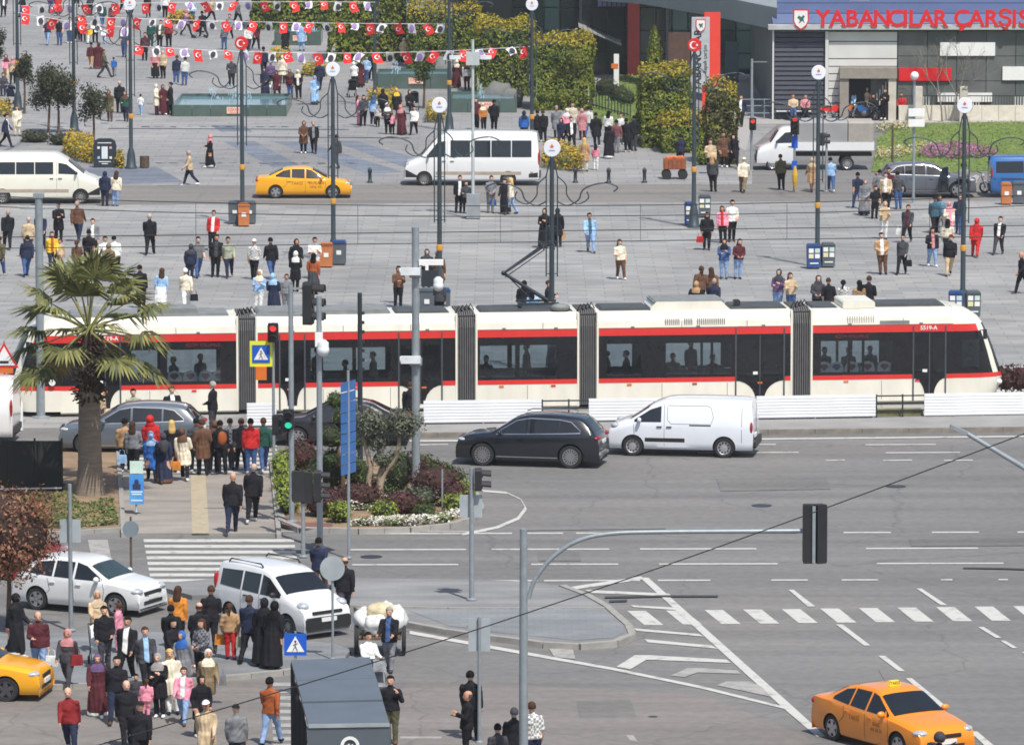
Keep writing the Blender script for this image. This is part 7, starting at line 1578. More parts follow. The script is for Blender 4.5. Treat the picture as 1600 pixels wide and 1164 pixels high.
def person(px, py, face, pose, g, tc, bc, hd, hcol, where, h=1.72, inner='w', group="people on the square", sh=None, noun="person", z=None, fat=0, bag=None):
    if pose == 'stand': pose = random.choice(['stand', 'stand2', 'stand3', 'pock', 'walk', 'walk2', 'bag', 'stand2'])
    if pose == 'walk' and random.random() < .4: pose = 'walk2'
    gk = GAR[g]; p = G(px, py); rot = rad(FACE[face] if isinstance(face, str) else face) + random.uniform(-.35, .35)
    hw = {'scarf': f" with {PC[hcol][0]} headscarf", 'niqab': " and black face veil", 'cap': f" and {PC[hcol][0]} cap", 'beanie': f" and {PC[hcol][0]} knit hat", 'helmet': " and helmet", 'hood': " and hood"}.get(hd, "")
    lab = f"{noun} in {gwords(g, tc, bc)}{hw}, {where}"
    if len(lab.split()) > 16: lab = f"{noun} in {gwords(g, tc, bc).split(' and ')[0]}{hw}, {where}"
    if len(lab.split()) > 16: lab = f"{noun} in {gwords(g, tc, bc).split(' and ')[0]}, {where}"
    me, tz = body_mesh(pose, gk, fat)
    k = h / 1.72 * (.965 if group == D_ else 1); zz = gz(px, py) if z is None else z
    p = G(px, py, zz)
    LAB[lab] = LAB.get(lab, 0) + 1
    o = obj("person", me, None, (p.x, p.y, zz), rot); o.rotation_euler = (random.uniform(-.07, .04), random.uniform(-.06, .06), rot); o.scale = (k * random.uniform(1.03, 1.13), k * 1.04, k)
    tag(o, lab, "person", group)
    sm = cloth(sh or random.choice(['k', 'k', 'w', 'dg', 'br']))
    ms = [random.choice(SKIN), patterned(tc, random.choice('sck')) if g in 'ts' and random.random() < .4 else cloth(tc), cloth(bc), sm, cloth(inner), FEAT, LIPS]
    for i, m in enumerate(ms): o.material_slots[i].link = 'OBJECT'; o.material_slots[i].material = m
    if hd in NAMES:
        c = obj(NAMES[hd], hair_mesh(hd), o, (0, 0, tz)); c.material_slots[0].link = 'OBJECT'; c.material_slots[0].material = cloth(hcol)
    if bag:
        col, side, what = bag; R = Matrix.Rotation(rot, 3, 'Z'); q = Vector((p.x, p.y, zz)) + R @ Vector((side * .30, -.02, 0)) * k
        hand_bag(q, rot, col, what, k)
    return o
def hand_bag(q, rot, col, what, k=1, hh=.62):
    t = thing("bag", what, "bag", (q.x, q.y, q.z + hh * k), rot)
    b = MB(); b.prism([(-.16, -.26), (.16, -.26), (.14, 0), (-.14, 0)], -.055, .055, 'y'); b.build("pouch", cloth(col), t)
    b = MB(); b.tube([(-.09, 0, 0), (-.07, 0, .14), (0, 0, .18), (.07, 0, .14), (.09, 0, 0)], .010, 5); b.build("strap", cloth(col), t)
def stroller(px, py, rot, col, label):
    z = gz(px, py); p = G(px, py, z); t = thing("stroller", label, "stroller", p, rad(rot), "strollers")
    b = MB(); b.prism([(-.30, .42), (.25, .36), (.30, .46), (-.05, .52), (-.30, .88), (-.38, .84)], -.2, .2, 'y'); b.build("seat", cloth(col), t)
    b = MB(); vs = []
    for i in range(7):
        a = .3 + i * .32
        for j in range(5): vs.append((-.2 + .36 * math.cos(a), (j - 2) * .105, .72 + .36 * math.sin(a) - .02 * (j - 2) ** 2))
    b.add(vs, [(i * 5 + j, i * 5 + j + 1, i * 5 + j + 6, i * 5 + j + 5) for i in range(6) for j in range(4)]); b.build("canopy", cloth(col), t, smooth=60)
    b = MB()
    for s in (-.22, .22): b.tube([(.4, s, .1), (-.1, s, .5), (-.6, s, 1.0)], .014, 5); b.tube([(-.42, s, .1), (.0, s, .5)], .014, 5)
    b.tube([(-.6, -.22, 1.0), (-.6, .22, 1.0)], .018, 6); b.build("frame", DARK, t)
    for x in (.42, -.42):
        for s in (-.22, .22): q = MB(); q.lathe([(.02, -.02), (.1, -.025), (.1, .025), (.02, .02)], 14, (x, s, .1), axis='y'); q.build("wheel", RUBBER, t)
P = person
S = "people on the square"; U = "people on the upper square"; C_ = "people waiting at the crossing"; D_ = "crowd walking at the near crossing"
# --- lower square, left
P(11, 390, 'b', 'walk', 'j', 'k', 'k', 'thin', 'gh', "at the left edge below the cream minibus", 1.76)
P(43, 402, 'b', 'stand', 'j', 'b', 'dg', 'thin', 'gh', "left of the grey pole near the cream minibus")
P(64, 393, 'f', 'walk2', 'j', 'n', 'n', 'short', 'kk', "half hidden by the grey pole, far left", 1.8)
P(92, 378, 'fr', 'phone', 'c', 'k', 'k', 'cap', 'k', "holding a hand to the face, near the cream minibus")
P(124, 378, 'b', 'walk', 'j', 'br', 'n', 'thin', 'gh', "walking away behind the crowd over the palm", 1.84)
P(148, 405, 'f', 'stand', 'o', 'g', 'k', 'short', 'kk', "in the cluster above the palm")
P(138, 421, 'b', 'stand', 's', 'k', 'k', 'short', 'kk', "right above the palm's top fronds")
P(123, 432, 'b', 'stand', 't', 'br', 'k', 'tail', 'bh', "half hidden behind the palm top", 1.5)
P(164, 434, 'f', 'stand', 't', 'w', 'k', 'short', 'kk', "behind the khaki-coated person above the palm", 1.7)
P(170, 440, 'b', 'walk', 'c', 'kh', 'k', 'scarf', 'kh', "above the palm", 1.62)
P(182, 432, 'b', 'point', 't', 'w', 'k', 'short', 'kk', "stretching an arm out to the right", 1.68)
P(82, 421, 'f', 'stand', 'o', 'y', 'n', 'long', 'bh', "left of the palm top", 1.62, inner='ru')
P(94, 421, 'f', 'walk', 't', 'b', 't', 'short', 'bh', "beside the yellow jacket, left of the palm", 1.3, noun="child")
P(40, 432, 'b', 'walk', 'j', 'n', 'db', 'short', 'kk', "walking away at far left", 1.74, fat=.12)
P(-1, 432, 'b', 'stand', 'j', 'ol', 'db', 'short', 'bh', "cut by the left edge")
P(235, 398, 'b', 'walk', 'j', 'k', 'k', 'thin', 'gh', "walking alone on the open square left of centre", 1.8, fat=.08)
P(309, 434, 'f', 'walk2', 's', 'g', 'db', 'short', 'kk', "left of the black leather jacket trio", 1.74)
P(296, 440, 'b', 'stand', 'j', 'n', 'n', 'scarf', 'dg', "beside the grey T-shirt man", 1.56)
P(336, 433, 'f', 'stand', 'o', 'k', 'k', 'short', 'kk', "middle of the three walking abreast", 1.76, inner='dg')
P(359, 434, 'f', 'walk', 't', 'sg', 'n', 'short', 'kk', "rightmost of the three walking abreast", 1.74)
P(331, 392, 'f', 'stand', 'o', 'r', 'k', 'short', 'kk', "standing behind the three walking abreast", 1.74, inner='w')
P(222, 482, 'b', 'stand', 'j', 'k', 'k', 'short', 'kk', "behind the tram roof, right of the palm")
P(250, 485, 'b', 'stand', 'd', 'lb', 'w', 'long', 'bh', "brown long hair, behind the tram roof", 1.66)
P(292, 484, 'b', 'walk', 't', 'c', 'w', 'beanie', 'w', "carrying a black bag above the tram", 1.68, bag=('k', -1, "black handbag carried by the cream-dressed person above the tram"))
P(397, 437, 'b', 'stand', 's', 'w', 'k', 'cap', 'w', "left of the black leather jacket, mid square", 1.7)
P(425, 436, 'b', 'stand', 'j', 'k', 'db', 'short', 'kk', "back turned, left of the orange bin", 1.76)
P(461, 437, 'f', 'stand', 'c', 'k', 'k', 'scarf', 'k', "standing left of the orange bin", 1.72)
P(461, 456, 'b', 'clasp', 'c', 'k', 'k', 'scarf', 'w', "just below the orange bin", 1.66)
P(490, 436, 'f', 'phone', 's', 'w', 'w', 'short', 'kk', "beside the orange bin", 1.72)
P(490, 460, 'b', 'stand', 'd', 'ru', 'dg', 'long', 'kk', "long black hair, below the orange bin", 1.66)
P(403, 488, 'f', 'phone', 't', 'lb', 'w', 'scarf', 'c', "above the tram roof near the red signal", 1.66)
P(429, 494, 'b', 'clasp', 'r', 'n', 'n', 'scarf', 'lb', "above the tram roof near the red signal", 1.68)
P(447, 488, 'f', 'stand', 't', 'g', 'g', 'short', 'bh', "half hidden by the backs of the signal heads", 1.5)
P(622, 481, 'fr', 'phone', 't', 'br', 'k', 'tail', 'kk', "alone above the tram roof, centre", 1.64)
P(666, 454, 'f', 'stand', 'o', 'k', 'k', 'scarf', 'dg', "between the camera pole and the lamp post", 1.7)
P(688, 458, 'b', 'stand', 'c', 'br', 'k', 'hood', 'br', "right behind the lamp post, centre", 1.7)
P(716, 333, 'f', 'stand', 'o', 'k', 'k', 'short', 'kk', "left of the grey camera cabinet", 1.72)
P(728, 334, 'f', 'bag', 't', 'dg', 'k', 'short', 'kk', "touching the grey camera cabinet", 1.5)
P(766, 333, 'f', 'clasp', 't', 'g', 'g', 'short', 'bh', "right of the grey camera cabinet", 1.72, bag=('bl', .4, "small bright blue bag held in front of the grey-dressed person"))
P(790, 335, 'f', 'stand', 'd', 'k', 'k', 'long', 'kk', "near the minibus rear, beside the cream jacket", 1.66)
P(798, 335, 'l', 'stand', 'j', 'c', 'j', 'long', 'bd', "below the minibus rear wheel", 1.68)
P(850, 388, 'f', 'phone', 'r', 'k', 'k', 'scarf', 'k', "left of the centre lamp post", 1.72)
P(872, 386, 'b', 'stand', 'c', 'k', 'k', 'scarf', 'k', "right of the centre lamp post", 1.68, bag=('t', -.6, "tan shoulder bag of the black-dressed woman by the centre lamp post"))
P(924, 395, 'f', 'stand', 'o', 'lb', 'j', 'short', 'kk', "alone in the middle of the square", 1.76, inner='te')
P(971, 437, 'f', 'bag', 's', 'c', 'br', 'long', 'bh', "alone right of the square's middle", 1.68)
P(1104, 391, 'f', 'stand', 'j', 'k', 'k', 'long', 'kk', "beside the blue advertising bins", 1.64, bag=('r', -1, "red bag carried beside the blue advertising bins"))
P(1130, 380, 'f', 'stand', 'o', 'p', 'k', 'long', 'bh', "beside the tall white T-shirt man", 1.62, inner='r')
P(1143, 378, 'f', 'stand', 's', 'w', 'k', 'short', 'kk', "tall, right of the square's middle", 1.84)
P(1131, 436, 'f', 'phone', 'j', 'db', 'j', 'scarf', 'k', "left of the maroon-topped walker", 1.66)
P(1152, 436, 'f', 'clasp', 't', 'm', 'j', 'long', 'bh', "walking beside the denim jacket", 1.66)
P(1092, 484, 'b', 'stand', 'j', 'br', 'k', 'tail', 'bh', "behind the tram roof, left of a pair", 1.72)
P(1111, 482, 'b', 'stand', 't', 'br', 'k', 'long', 'bh', "behind the tram roof, right of a pair", 1.68)
P(1086, 506, 'b', 'stand', 'c', 'k', 'k', 'scarf', 't', "closest to the tram's raised roof unit", 1.66)
P(1113, 503, 'b', 'stand', 'j', 'n', 'n', 'thin', 'gh', "closest to the tram's raised roof unit", 1.74, bag=('c', 1, "cream shopping bag just above the tram's raised roof unit"))
P(816, 508, 'b', 'stand', 'j', 'k', 'k', 'long', 'kk', "left below the pantograph", 1.72)
P(836, 512, 'b', 'stand', 't', 'lb', 'g', 'long', 'kk', "under the pantograph", 1.52)
P(856, 508, 'r', 'phone', 'j', 'k', 'k', 'short', 'bh', "right below the pantograph", 1.72)
P(686, 500, 'b', 'stand', 'j', 'dg', 'k', 'cap', 'w', "behind the tram roof by the blue-lidded bin", 1.6)
P(1214, 490, 'f', 'phone', 't', 'pu', 'j', 'scarf', 'dg', "behind the tram roof, right half", 1.74)
P(1237, 492, 'f', 'phone', 't', 'b', 'db', 'long', 'bh', "behind the tram roof, right half", 1.66)
P(1276, 500, 'f', 'clasp', 'j', 'dg', 'k', 'hood', 'dg', "above the tram bellows", 1.72)
P(1297, 504, 'b', 'stand', 's', 'k', 'br', 'short', 'bh', "above the front tram section", 1.72)
P(1319, 502, 'b', 'stand', 't', 'w', 'bl', 'tail', 'kk', "above the front tram section", 1.6)
P(1341, 506, 'b', 'stand', 't', 't', 't', 'long', 'kk', "above the front tram section", 1.68)
P(1355, 505, 'b', 'stand', 'c', 'k', 'k', 'short', 'bh', "above the front tram section", 1.84)
# --- lower square, right
P(1221, 297, 'b', 'stand', 'j', 'ol', 'k', 'short', 'kk', "beside the red pedestrian signal at the far street", 1.7)
P(1268, 300, 'b', 'stand', 'c', 't', 'br', 'scarf', 'b', "on the far kerb beside the truck", 1.68)
P(1299, 300, 'b', 'walk', 't', 'lb', 'db', 'short', 'kk', "behind the signal pole next to the truck", 1.7)
P(1115, 300, 'b', 'stand', 'j', 'dg', 'k', 'long', 't', "on the far street left of the hedge foot", 1.74)
P(1111, 272, 'f', 'stand', 'j', 'b', 'k', 'long', 'bh', "just left of the small round bush", 1.7)
P(1160, 301, 'b', 'stand', 'j', 'c', 'kh', 'cap', 'c', "on the far street beside the truck's nose", 1.72)
P(1132, 262, 'f', 'stand', 'c', 'br', 'k', 'short', 'kk', "against the clipped hedge block", 1.78)
P(1147, 262, 'f', 'stand', 'c', 'k', 'k', 'scarf', 'k', "against the clipped hedge block", 1.68)
P(1158, 198, 'f', 'walk', 'o', 'n', 'k', 'short', 'bh', "beside the tall hedge under the dark building", 1.76)
P(1339, 326, 'b', 'walk', 's', 'n', 'db', 'short', 'kk', "left of the crowd on the right", 1.72)
P(1350, 337, 'f', 'stand', 'r', 'g', 'g', 'scarf', 'g', "in the crowd on the right", 1.64)
P(1366, 342, 'f', 'stand', 's', 'k', 'k', 'short', 'kk', "in the crowd on the right", 1.5)
P(1371, 322, 'b', 'stand', 's', 'g', 'dg', 'short', 'kk', "in the crowd on the right", 1.7)
P(1386, 318, 'f', 'stand', 't', 'm', 'k', 'short', 'kk', "in the crowd before the silver SUV", 1.72)
P(1385, 328, 'f', 'stand', 'o', 'b', 'k', 'short', 'kk', "in the crowd before the silver SUV", 1.72)
P(1404, 327, 'b', 'stand', 's', 'k', 'db', 'short', 'kk', "before the silver SUV", 1.74)
P(1380, 374, 'f', 'phone', 't', 'b', 'w', 'scarf', 'b', "between the two grey-brown walkers at right", 1.66)
P(1416, 380, 'f', 'walk2', 'o', 'dg', 'k', 'short', 'bh', "walking with a white bag at right", 1.74, inner='m', bag=('w', -1, "white carrier bag held by the dark-jacketed walker at right"))
P(1380, 429, 'f', 'clasp', 'o', 't', 'br', 'short', 'kk', "in front of the right-hand crowd", 1.74)
P(1408, 429, 'f', 'walk', 't', 'dg', 'k', 'short', 'kk', "beside the tan jacket, carrying a dark bag", 1.7, bag=('k', 1, "dark bag in the hand of the front walker at right"))
P(1461, 365, 'b', 'stand', 'j', 'te', 'k', 'short', 'kk', "in the small group left of the right lamp post", 1.72)
P(1471, 364, 'f', 'stand', 't', 'te', 'g', 'long', 'bh', "in the small group left of the right lamp post", 1.66)
P(1484, 372, 'f', 'stand', 'o', 'c', 'p', 'scarf', 'p', "in the small group left of the right lamp post", 1.6, inner='p')
P(1497, 366, 'f', 'stand', 'j', 'n', 'db', 'short', 'br', "just left of the right lamp post", 1.78)
P(1457, 417, 'f', 'bag', 'o', 'k', 'j', 'long', 'kk', "with a backpack strap, at right", 1.66, inner='dp')
P(1480, 400, 'b', 'stand', 't', 'c', 'dg', 'long', 'kk', "behind the black jacket and beige trousers", 1.6)
P(1482, 431, 'f', 'walk', 'j', 'k', 'b', 'short', 'bh', "walking left of the right lamp post", 1.76)
P(1523, 402, 'b', 'walk', 'j', 'r', 'r', 'scarf', 'r', "all in red, right of the right lamp post", 1.72, fat=.1)
P(1559, 398, 'f', 'walk2', 'o', 'k', 'dg', 'short', 'kk', "at the far right of the square", 1.68)
P(1599, 459, 'l', 'walk', 'j', 'k', 'k', 'thin', 'gh', "cut by the right edge")
P(1505, 300, 'f', 'sit', 'j', 'g', 'k', 'helmet', 'k', "by the white scooter at right", 1.7, z=.35)
# --- in front of the minibus
P(164, 323, 'b', 'stand', 'j', 'n', 'n', 'scarf', 'n', "at the nose of the cream minibus", 1.64, sh='n')
P(180, 323, 'b', 'stand', 'j', 'c', 'j', 'long', 'bh', "at the nose of the cream minibus", 1.66, bag=('dg', 1, "dark handbag beside the cream minibus nose"))
P(297, 290, 'l', 'walk', 'j', 'b', 'n', 'short', 'gh', "striding left across the far street", 1.72, sh='w')
P(327, 262, 'l', 'stand', 'r', 'k', 'k', 'scarf', 'dp', "alone above the far street", 1.68)
P(474, 240, 'f', 'clasp', 'c', 'br', 'k', 'scarf', 'br', "beside the man in black, above the yellow taxi", 1.66)
P(491, 240, 'f', 'stand', 'o', 'k', 'k', 'short', 'gh', "above the yellow taxi", 1.72, inner='g')
P(523, 263, 'bl', 'walk', 'j', 'dg', 'dg', 'short', 'kk', "behind the lamp post above the yellow taxi", 1.72)
# --- upper square
U_ = [
(5, 27, 'f', 'stand', 'o', 'dg', 'k', 'short', 'kk', "top left corner of the upper square", 1.7),
(80, 21, 'b', 'stand', 't', 'pu', 'db', 'long', 'kk', "topmost at the left", 1.7),
(91, 22, 'b', 'stand', 'r', 'r', 'r', 'scarf', 'r', "topmost at the left", 1.66),
(74, 71, 'f', 'walk', 's', 'n', 'j', 'short', 'bh', "left of the pair near the left lamp posts", 1.78),
(93, 71, 'f', 'stand', 's', 'k', 'db', 'short', 'bh', "right of the pair near the left lamp posts", 1.74),
(109, 68, 'f', 'stand', 't', 'w', 'db', 'short', 'kk', "behind the left lamp post", 1.7),
(121, 65, 'f', 'stand', 't', 'dg', 'k', 'scarf', 'dg', "near the left lamp post", 1.6),
(130, 66, 'b', 'stand', 'j', 'r', 'k', 'short', 'bh', "near the left lamp post", 1.74),
(140, 69, 'f', 'stand', 't', 'y', 'w', 'short', 'bh', "near the red jacket on the upper square", 1.2),
(149, 67, 'f', 'stand', 't', 'w', 'k', 'short', 'kk', "near the red jacket on the upper square", 1.7),
(163, 69, 'f', 'walk', 't', 'w', 'lb', 'short', 'kk', "small, right of the red jacket group", 1.1),
(194, 90, 'f', 'stand', 's', 'n', 'db', 'short', 'kk', "left of the flag pole post, upper square", 1.76),
(226, 95, 'f', 'stand', 't', 'm', 'k', 'short', 'kk', "right of the second lamp post", 1.74),
(235, 75, 'f', 'stand', 'j', 'gr', 'gr', 'short', 'kk', "right of the second lamp post", 1.72),
(249, 75, 'f', 'stand', 'o', 'ol', 'k', 'short', 'kk', "right of the second lamp post", 1.76),
(264, 74, 'f', 'stand', 't', 'bu', 'k', 'short', 'kk', "right of the second lamp post", 1.76),
(142, 108, 'b', 'stand', 't', 'm', 't', 'short', 'kk', "above the rounded tree", 1.66),
(152, 108, 'b', 'stand', 'r', 'm', 'm', 'scarf', 'm', "above the rounded tree", 1.62),
(165, 122, 'r', 'walk', 'j', 'ol', 'dg', 'short', 'bh', "striding right above the small tree", 1.76),
(179, 119, 'b', 'walk', 'j', 'bl', 'g', 'short', 'kk', "small, beside the striding man", 1.15),
(243, 123, 'f', 'stand', 'd', 'dp', 'k', 'scarf', 'dp', "left of four above the fountain", 1.66),
(255, 123, 'f', 'stand', 'j', 'b', 'k', 'scarf', 'b', "second of four above the fountain", 1.66),
(275, 132, 'b', 'stand', 't', 'n', 'db', 'short', 'bh', "third of four above the fountain", 1.7),
(288, 134, 'b', 'stand', 't', 'w', 'db', 'short', 'kk', "rightmost of four above the fountain", 1.66),
(362, 136, 'f', 'stand', 'j', 'dg', 'k', 'short', 'kk', "right of the fountain's water jet", 1.7),
(172, 190, 'f', 'stand', 'c', 'ol', 'br', 'scarf', 'br', "behind the small tree by the lamp post", 1.7),
(187, 177, 'b', 'stand', 'j', 'k', 'k', 'thin', 'gh', "between small tree and lamp post", 1.78),
(197, 190, 'f', 'bag', 't', 'gr', 'n', 'scarf', 'br', "left of the lamp post near the fountain", 1.66),
(220, 180, 'b', 'stand', 't', 'w', 'lb', 'short', 'kk', "small, left of the fountain", 1.15),
(245, 180, 'r', 'clasp', 'c', 'c', 'm', 'scarf', 'c', "at the fountain's left end", 1.7),
(256, 180, 'f', 'stand', 'r', 'm', 'm', 'scarf', 'm', "at the fountain's left end", 1.68),
(265, 180, 'l', 'stand', 'c', 'k', 'k', 'short', 'kk', "at the fountain's left end", 1.8),
(10, 230, 'r', 'walk', 'o', 'n', 'k', 'short', 'kk', "striding at the left edge above the minibus", 1.74),
(27, 213, 'f', 'stand', 'c', 'c', 'c', 'long', 'bh', "behind the striding navy jacket", 1.6),
(10, 128, 'f', 'stand', 't', 'p', 'b', 'scarf', 'm', "left edge beside the first tree", 1.66),
(20, 132, 'b', 'stand', 'j', 'b', 'k', 'scarf', 'dp', "left edge beside the first tree", 1.66),
(6, 150, 'f', 'sit', 't', 'dg', 'n', 'short', 'kk', "low at the left edge by the first tree", 1.66),
(415, 152, 'f', 'stand', 'r', 'n', 'n', 'scarf', 'n', "leftmost of the row right of the fountain", 1.66),
(426, 153, 'f', 'stand', 't', 'w', 'w', 'short', 'kk', "small, right of the navy-robed woman", 1.1),
(433, 154, 'f', 'stand', 'c', 'm', 'k', 'scarf', 'm', "in the row right of the fountain", 1.66),
(422, 140, 'b', 'stand', 't', 'pu', 'k', 'short', 'kk', "behind the row right of the fountain", 1.7),
(441, 131, 'b', 'stand', 'c', 'c', 'k', 'scarf', 'c', "behind the row right of the fountain", 1.66),
(454, 153, 'f', 'stand', 'j', 'm', 'db', 'scarf', 'br', "in the row right of the fountain", 1.62),
(467, 155, 'f', 'stand', 'o', 'k', 'k', 'scarf', 'c', "in the row right of the fountain", 1.66),
(492, 164, 'f', 'stand', 'r', 'lb', 'lb', 'scarf', 'lb', "left of the third lamp post's disc", 1.62),
(500, 141, 'b', 'stand', 'j', 'n', 'n', 'short', 'kk', "below the third lamp post's disc", 1.74),
(445, 82, 'b', 'stand', 'r', 'k', 'k', 'scarf', 'k', "under the lowest bunting string", 1.66),
(472, 80, 'b', 'stand', 'c', 'lb', 'lb', 'short', 'kk', "under the lowest bunting string", 1.84),
(555, 140, 'b', 'push', 't', 'w', 'k', 'scarf', 'w', "pushing a stroller by the hedge", 1.62),
(563, 137, 'f', 'stand', 'r', 'm', 'm', 'scarf', 'k', "beside the stroller by the hedge", 1.66),
(572, 130, 'f', 'stand', 't', 'lb', 'db', 'short', 'kk', "behind the stroller by the hedge", 1.6),
(580, 126, 'b', 'walk', 'j', 'k', 'k', 'short', 'kk', "right of the stroller by the hedge", 1.74),
(620, 96, 'f', 'sit', 'j', 'k', 'k', 'short', 'kk', "seated on the hedge wall", 1.7),
(630, 101, 'b', 'stand', 'c', 'b', 'k', 'scarf', 'b', "by the hedge under the bunting", 1.64),
(561, 196, 'r', 'stand', 't', 'p', 'p', 'long', 'bh', "left of the big group by the yellow bushes", 1.6),
(567, 197, 'f', 'stand', 't', 'k', 'k', 'long', 'kk', "left of the big group by the yellow bushes", 1.66),
(583, 197, 'b', 'stand', 'j', 'lb', 'n', 'scarf', 'db', "in the group by the yellow bushes", 1.66),
(590, 199, 'f', 'stand', 's', 'w', 'k', 'short', 'kk', "small, in the group by the yellow bushes", 1.2),
(607, 210, 'f', 'phone', 't', 'k', 'k', 'scarf', 'w', "front of the group by the yellow bushes", 1.66),
(613, 210, 'f', 'stand', 't', 'p', 'k', 'short', 'bh', "small, in the group by the yellow bushes", 1.15),
(628, 211, 'f', 'stand', 'r', 'm', 'k', 'scarf', 'dp', "front of the group by the yellow bushes", 1.64),
(646, 211, 'f', 'stand', 't', 'w', 'k', 'short', 'kk', "right of the group by the yellow bushes", 1.56),
(600, 186, 'b', 'stand', 't', 'k', 'k', 'scarf', 'k', "back of the group by the yellow bushes", 1.7),
(622, 184, 'f', 'stand', 'c', 'k', 'k', 'scarf', 'y', "back of the group by the yellow bushes", 1.66),
(640, 178, 'f', 'sit', 'j', 'k', 'k', 'scarf', 'k', "seated behind the yellow-bush group", 1.66),
(713, 138, 'b', 'stand', 'r', 'm', 'm', 'scarf', 'c', "at the second fountain's back", 1.66),
(730, 141, 'f', 'stand', 't', 'w', 'm', 'scarf', 'br', "at the second fountain's back", 1.64),
(745, 203, 'f', 'stand', 't', 'm', 'k', 'short', 'bh', "behind the white minibus roof", 1.7),
(756, 205, 'f', 'stand', 't', 'o', 'k', 'scarf', 'c', "behind the white minibus roof", 1.5),
(772, 206, 'b', 'stand', 'j', 'k', 'k', 'short', 'kk', "behind the white minibus roof", 1.7),
(819, 222, 'b', 'stand', 'j', 'bl', 'n', 'scarf', 'n', "behind the white minibus rear", 1.64),
(840, 222, 'b', 'stand', 'j', 'k', 'k', 'short', 'kk', "left of the pair behind the minibus rear", 1.66),
(849, 222, 'b', 'stand', 'j', 'k', 'k', 'short', 'bh', "right of the pair behind the minibus rear", 1.66),
(870, 216, 'f', 'stand', 'c', 'g', 'k', 'short', 'gh', "in the big group by the hedge", 1.76),
(877, 233, 'f', 'stand', 't', 'n', 'n', 'scarf', 'n', "in the big group by the hedge", 1.64),
(885, 216, 'f', 'stand', 't', 'p', 'k', 'scarf', 'w', "in the big group by the hedge", 1.6),
(894, 234, 'f', 'walk', 'o', 'k', 'k', 'short', 'kk', "in the big group by the hedge", 1.74),
(894, 210, 'f', 'stand', 't', 'c', 'w', 'long', 'bh', "at the back of the big hedge group", 1.7),
(910, 219, 'b', 'stand', 'c', 'dp', 'm', 'scarf', 'dp', "in the big group by the hedge", 1.66),
(921, 216, 'b', 'stand', 't', 'w', 'db', 'short', 'kk', "in the big group by the hedge", 1.7),
(933, 230, 'b', 'stand', 'c', 'k', 'n', 'short', 'kk', "in the big group by the hedge", 1.78),
(951, 248, 'b', 'stand', 'r', 'k', 'k', 'scarf', 'k', "front of the big group by the hedge", 1.68),
(949, 222, 'b', 'stand', 't', 'w', 'k', 'long', 'kk', "in the big group by the hedge", 1.64),
(963, 239, 'b', 'stand', 's', 'm', 'g', 'short', 'kk', "in the big group by the hedge", 1.7),
(972, 226, 'f', 'stand', 't', 'w', 'dg', 'short', 'bh', "at the right of the big hedge group", 1.62),
(981, 238, 'b', 'stand', 'c', 'k', 'k', 'short', 'kk', "left of two at the hedge group's right end", 1.74),
(990, 236, 'b', 'stand', 'j', 'k', 'dg', 'short', 'kk', "rightmost of the hedge group", 1.8),
(914, 268, 'b', 'stand', 'c', 't', 'c', 'long', 'bd', "by the yellow bushes near the kerb bollards", 1.66),
(931, 266, 'b', 'stand', 't', 'p', 'w', 'long', 'kk', "small, beside the tan coat near the bollards", 1.3),
(1062, 262, 'b', 'push', 't', 'n', 'k', 'short', 'kk', "behind the wooden handcart", 1.66)]
for r in U_:
    small = r[9].startswith("small"); P(*r[:9], r[9][7:] if small else r[9], r[10], group=U, noun="child" if small else "person")
# far top rows, seen between the flags
for i, (x, y, tc, bc, hd, hc, wh) in enumerate([(140, 24, 'dg', 'k', 'short', 'kk', "under the topmost bunting, left"), (160, 42, 'gr', 'db', 'short', 'bh', "just left of the first lamp disc"), (175, 46, 'm', 'k', 'scarf', 'm', "just below the first lamp disc"), (193, 22, 'r', 'k', 'short', 'kk', "right beside the first lamp disc"),
     (205, 30, 'n', 'n', 'short', 'kk', "right beside the first lamp disc"), (232, 28, 'k', 'k', 'short', 'kk', "between the top flags right of the disc"), (258, 28, 'w', 'k', 'long', 'bh', "between the top flags right of the disc"), (292, 56, 'pu', 'k', 'scarf', 'dp', "between the second string's flags"), (318, 58, 'k', 'k', 'short', 'kk', "between the second string's flags"),
     (330, 35, 'b', 'k', 'scarf', 'b', "near the far yellow flower bed"), (350, 78, 'dg', 'db', 'short', 'kk', "just left of the flag disc"), (358, 62, 'g', 'k', 'short', 'bh', "just left of the flag disc"), (388, 80, 'w', 'n', 'short', 'kk', "just right of the flag disc"), (400, 78, 'm', 'k', 'scarf', 'k', "just right of the flag disc"),
     (300, 36, 'lb', 'db', 'short', 'kk', "near the far yellow flower bed"), (412, 118, 'n', 'k', 'short', 'kk', "below the flags right of the flag disc"), (372, 40, 'g', 'k', 'short', 'kk', "under the second bunting, centre left"), (34, 28, 'k', 'db', 'short', 'kk', "topmost, by the left lamp post"), (120, 14, 'w', 'k', 'short', 'kk', "at the very top, left of the red flags")]):
    P(x, y, random.choice(['f', 'b', 'fr', 'bl']), random.choice(['stand', 'walk', 'pock', 'walk2']), random.choice('tj'), tc, bc, hd, hc, wh, random.uniform(1.62, 1.78), group=U)
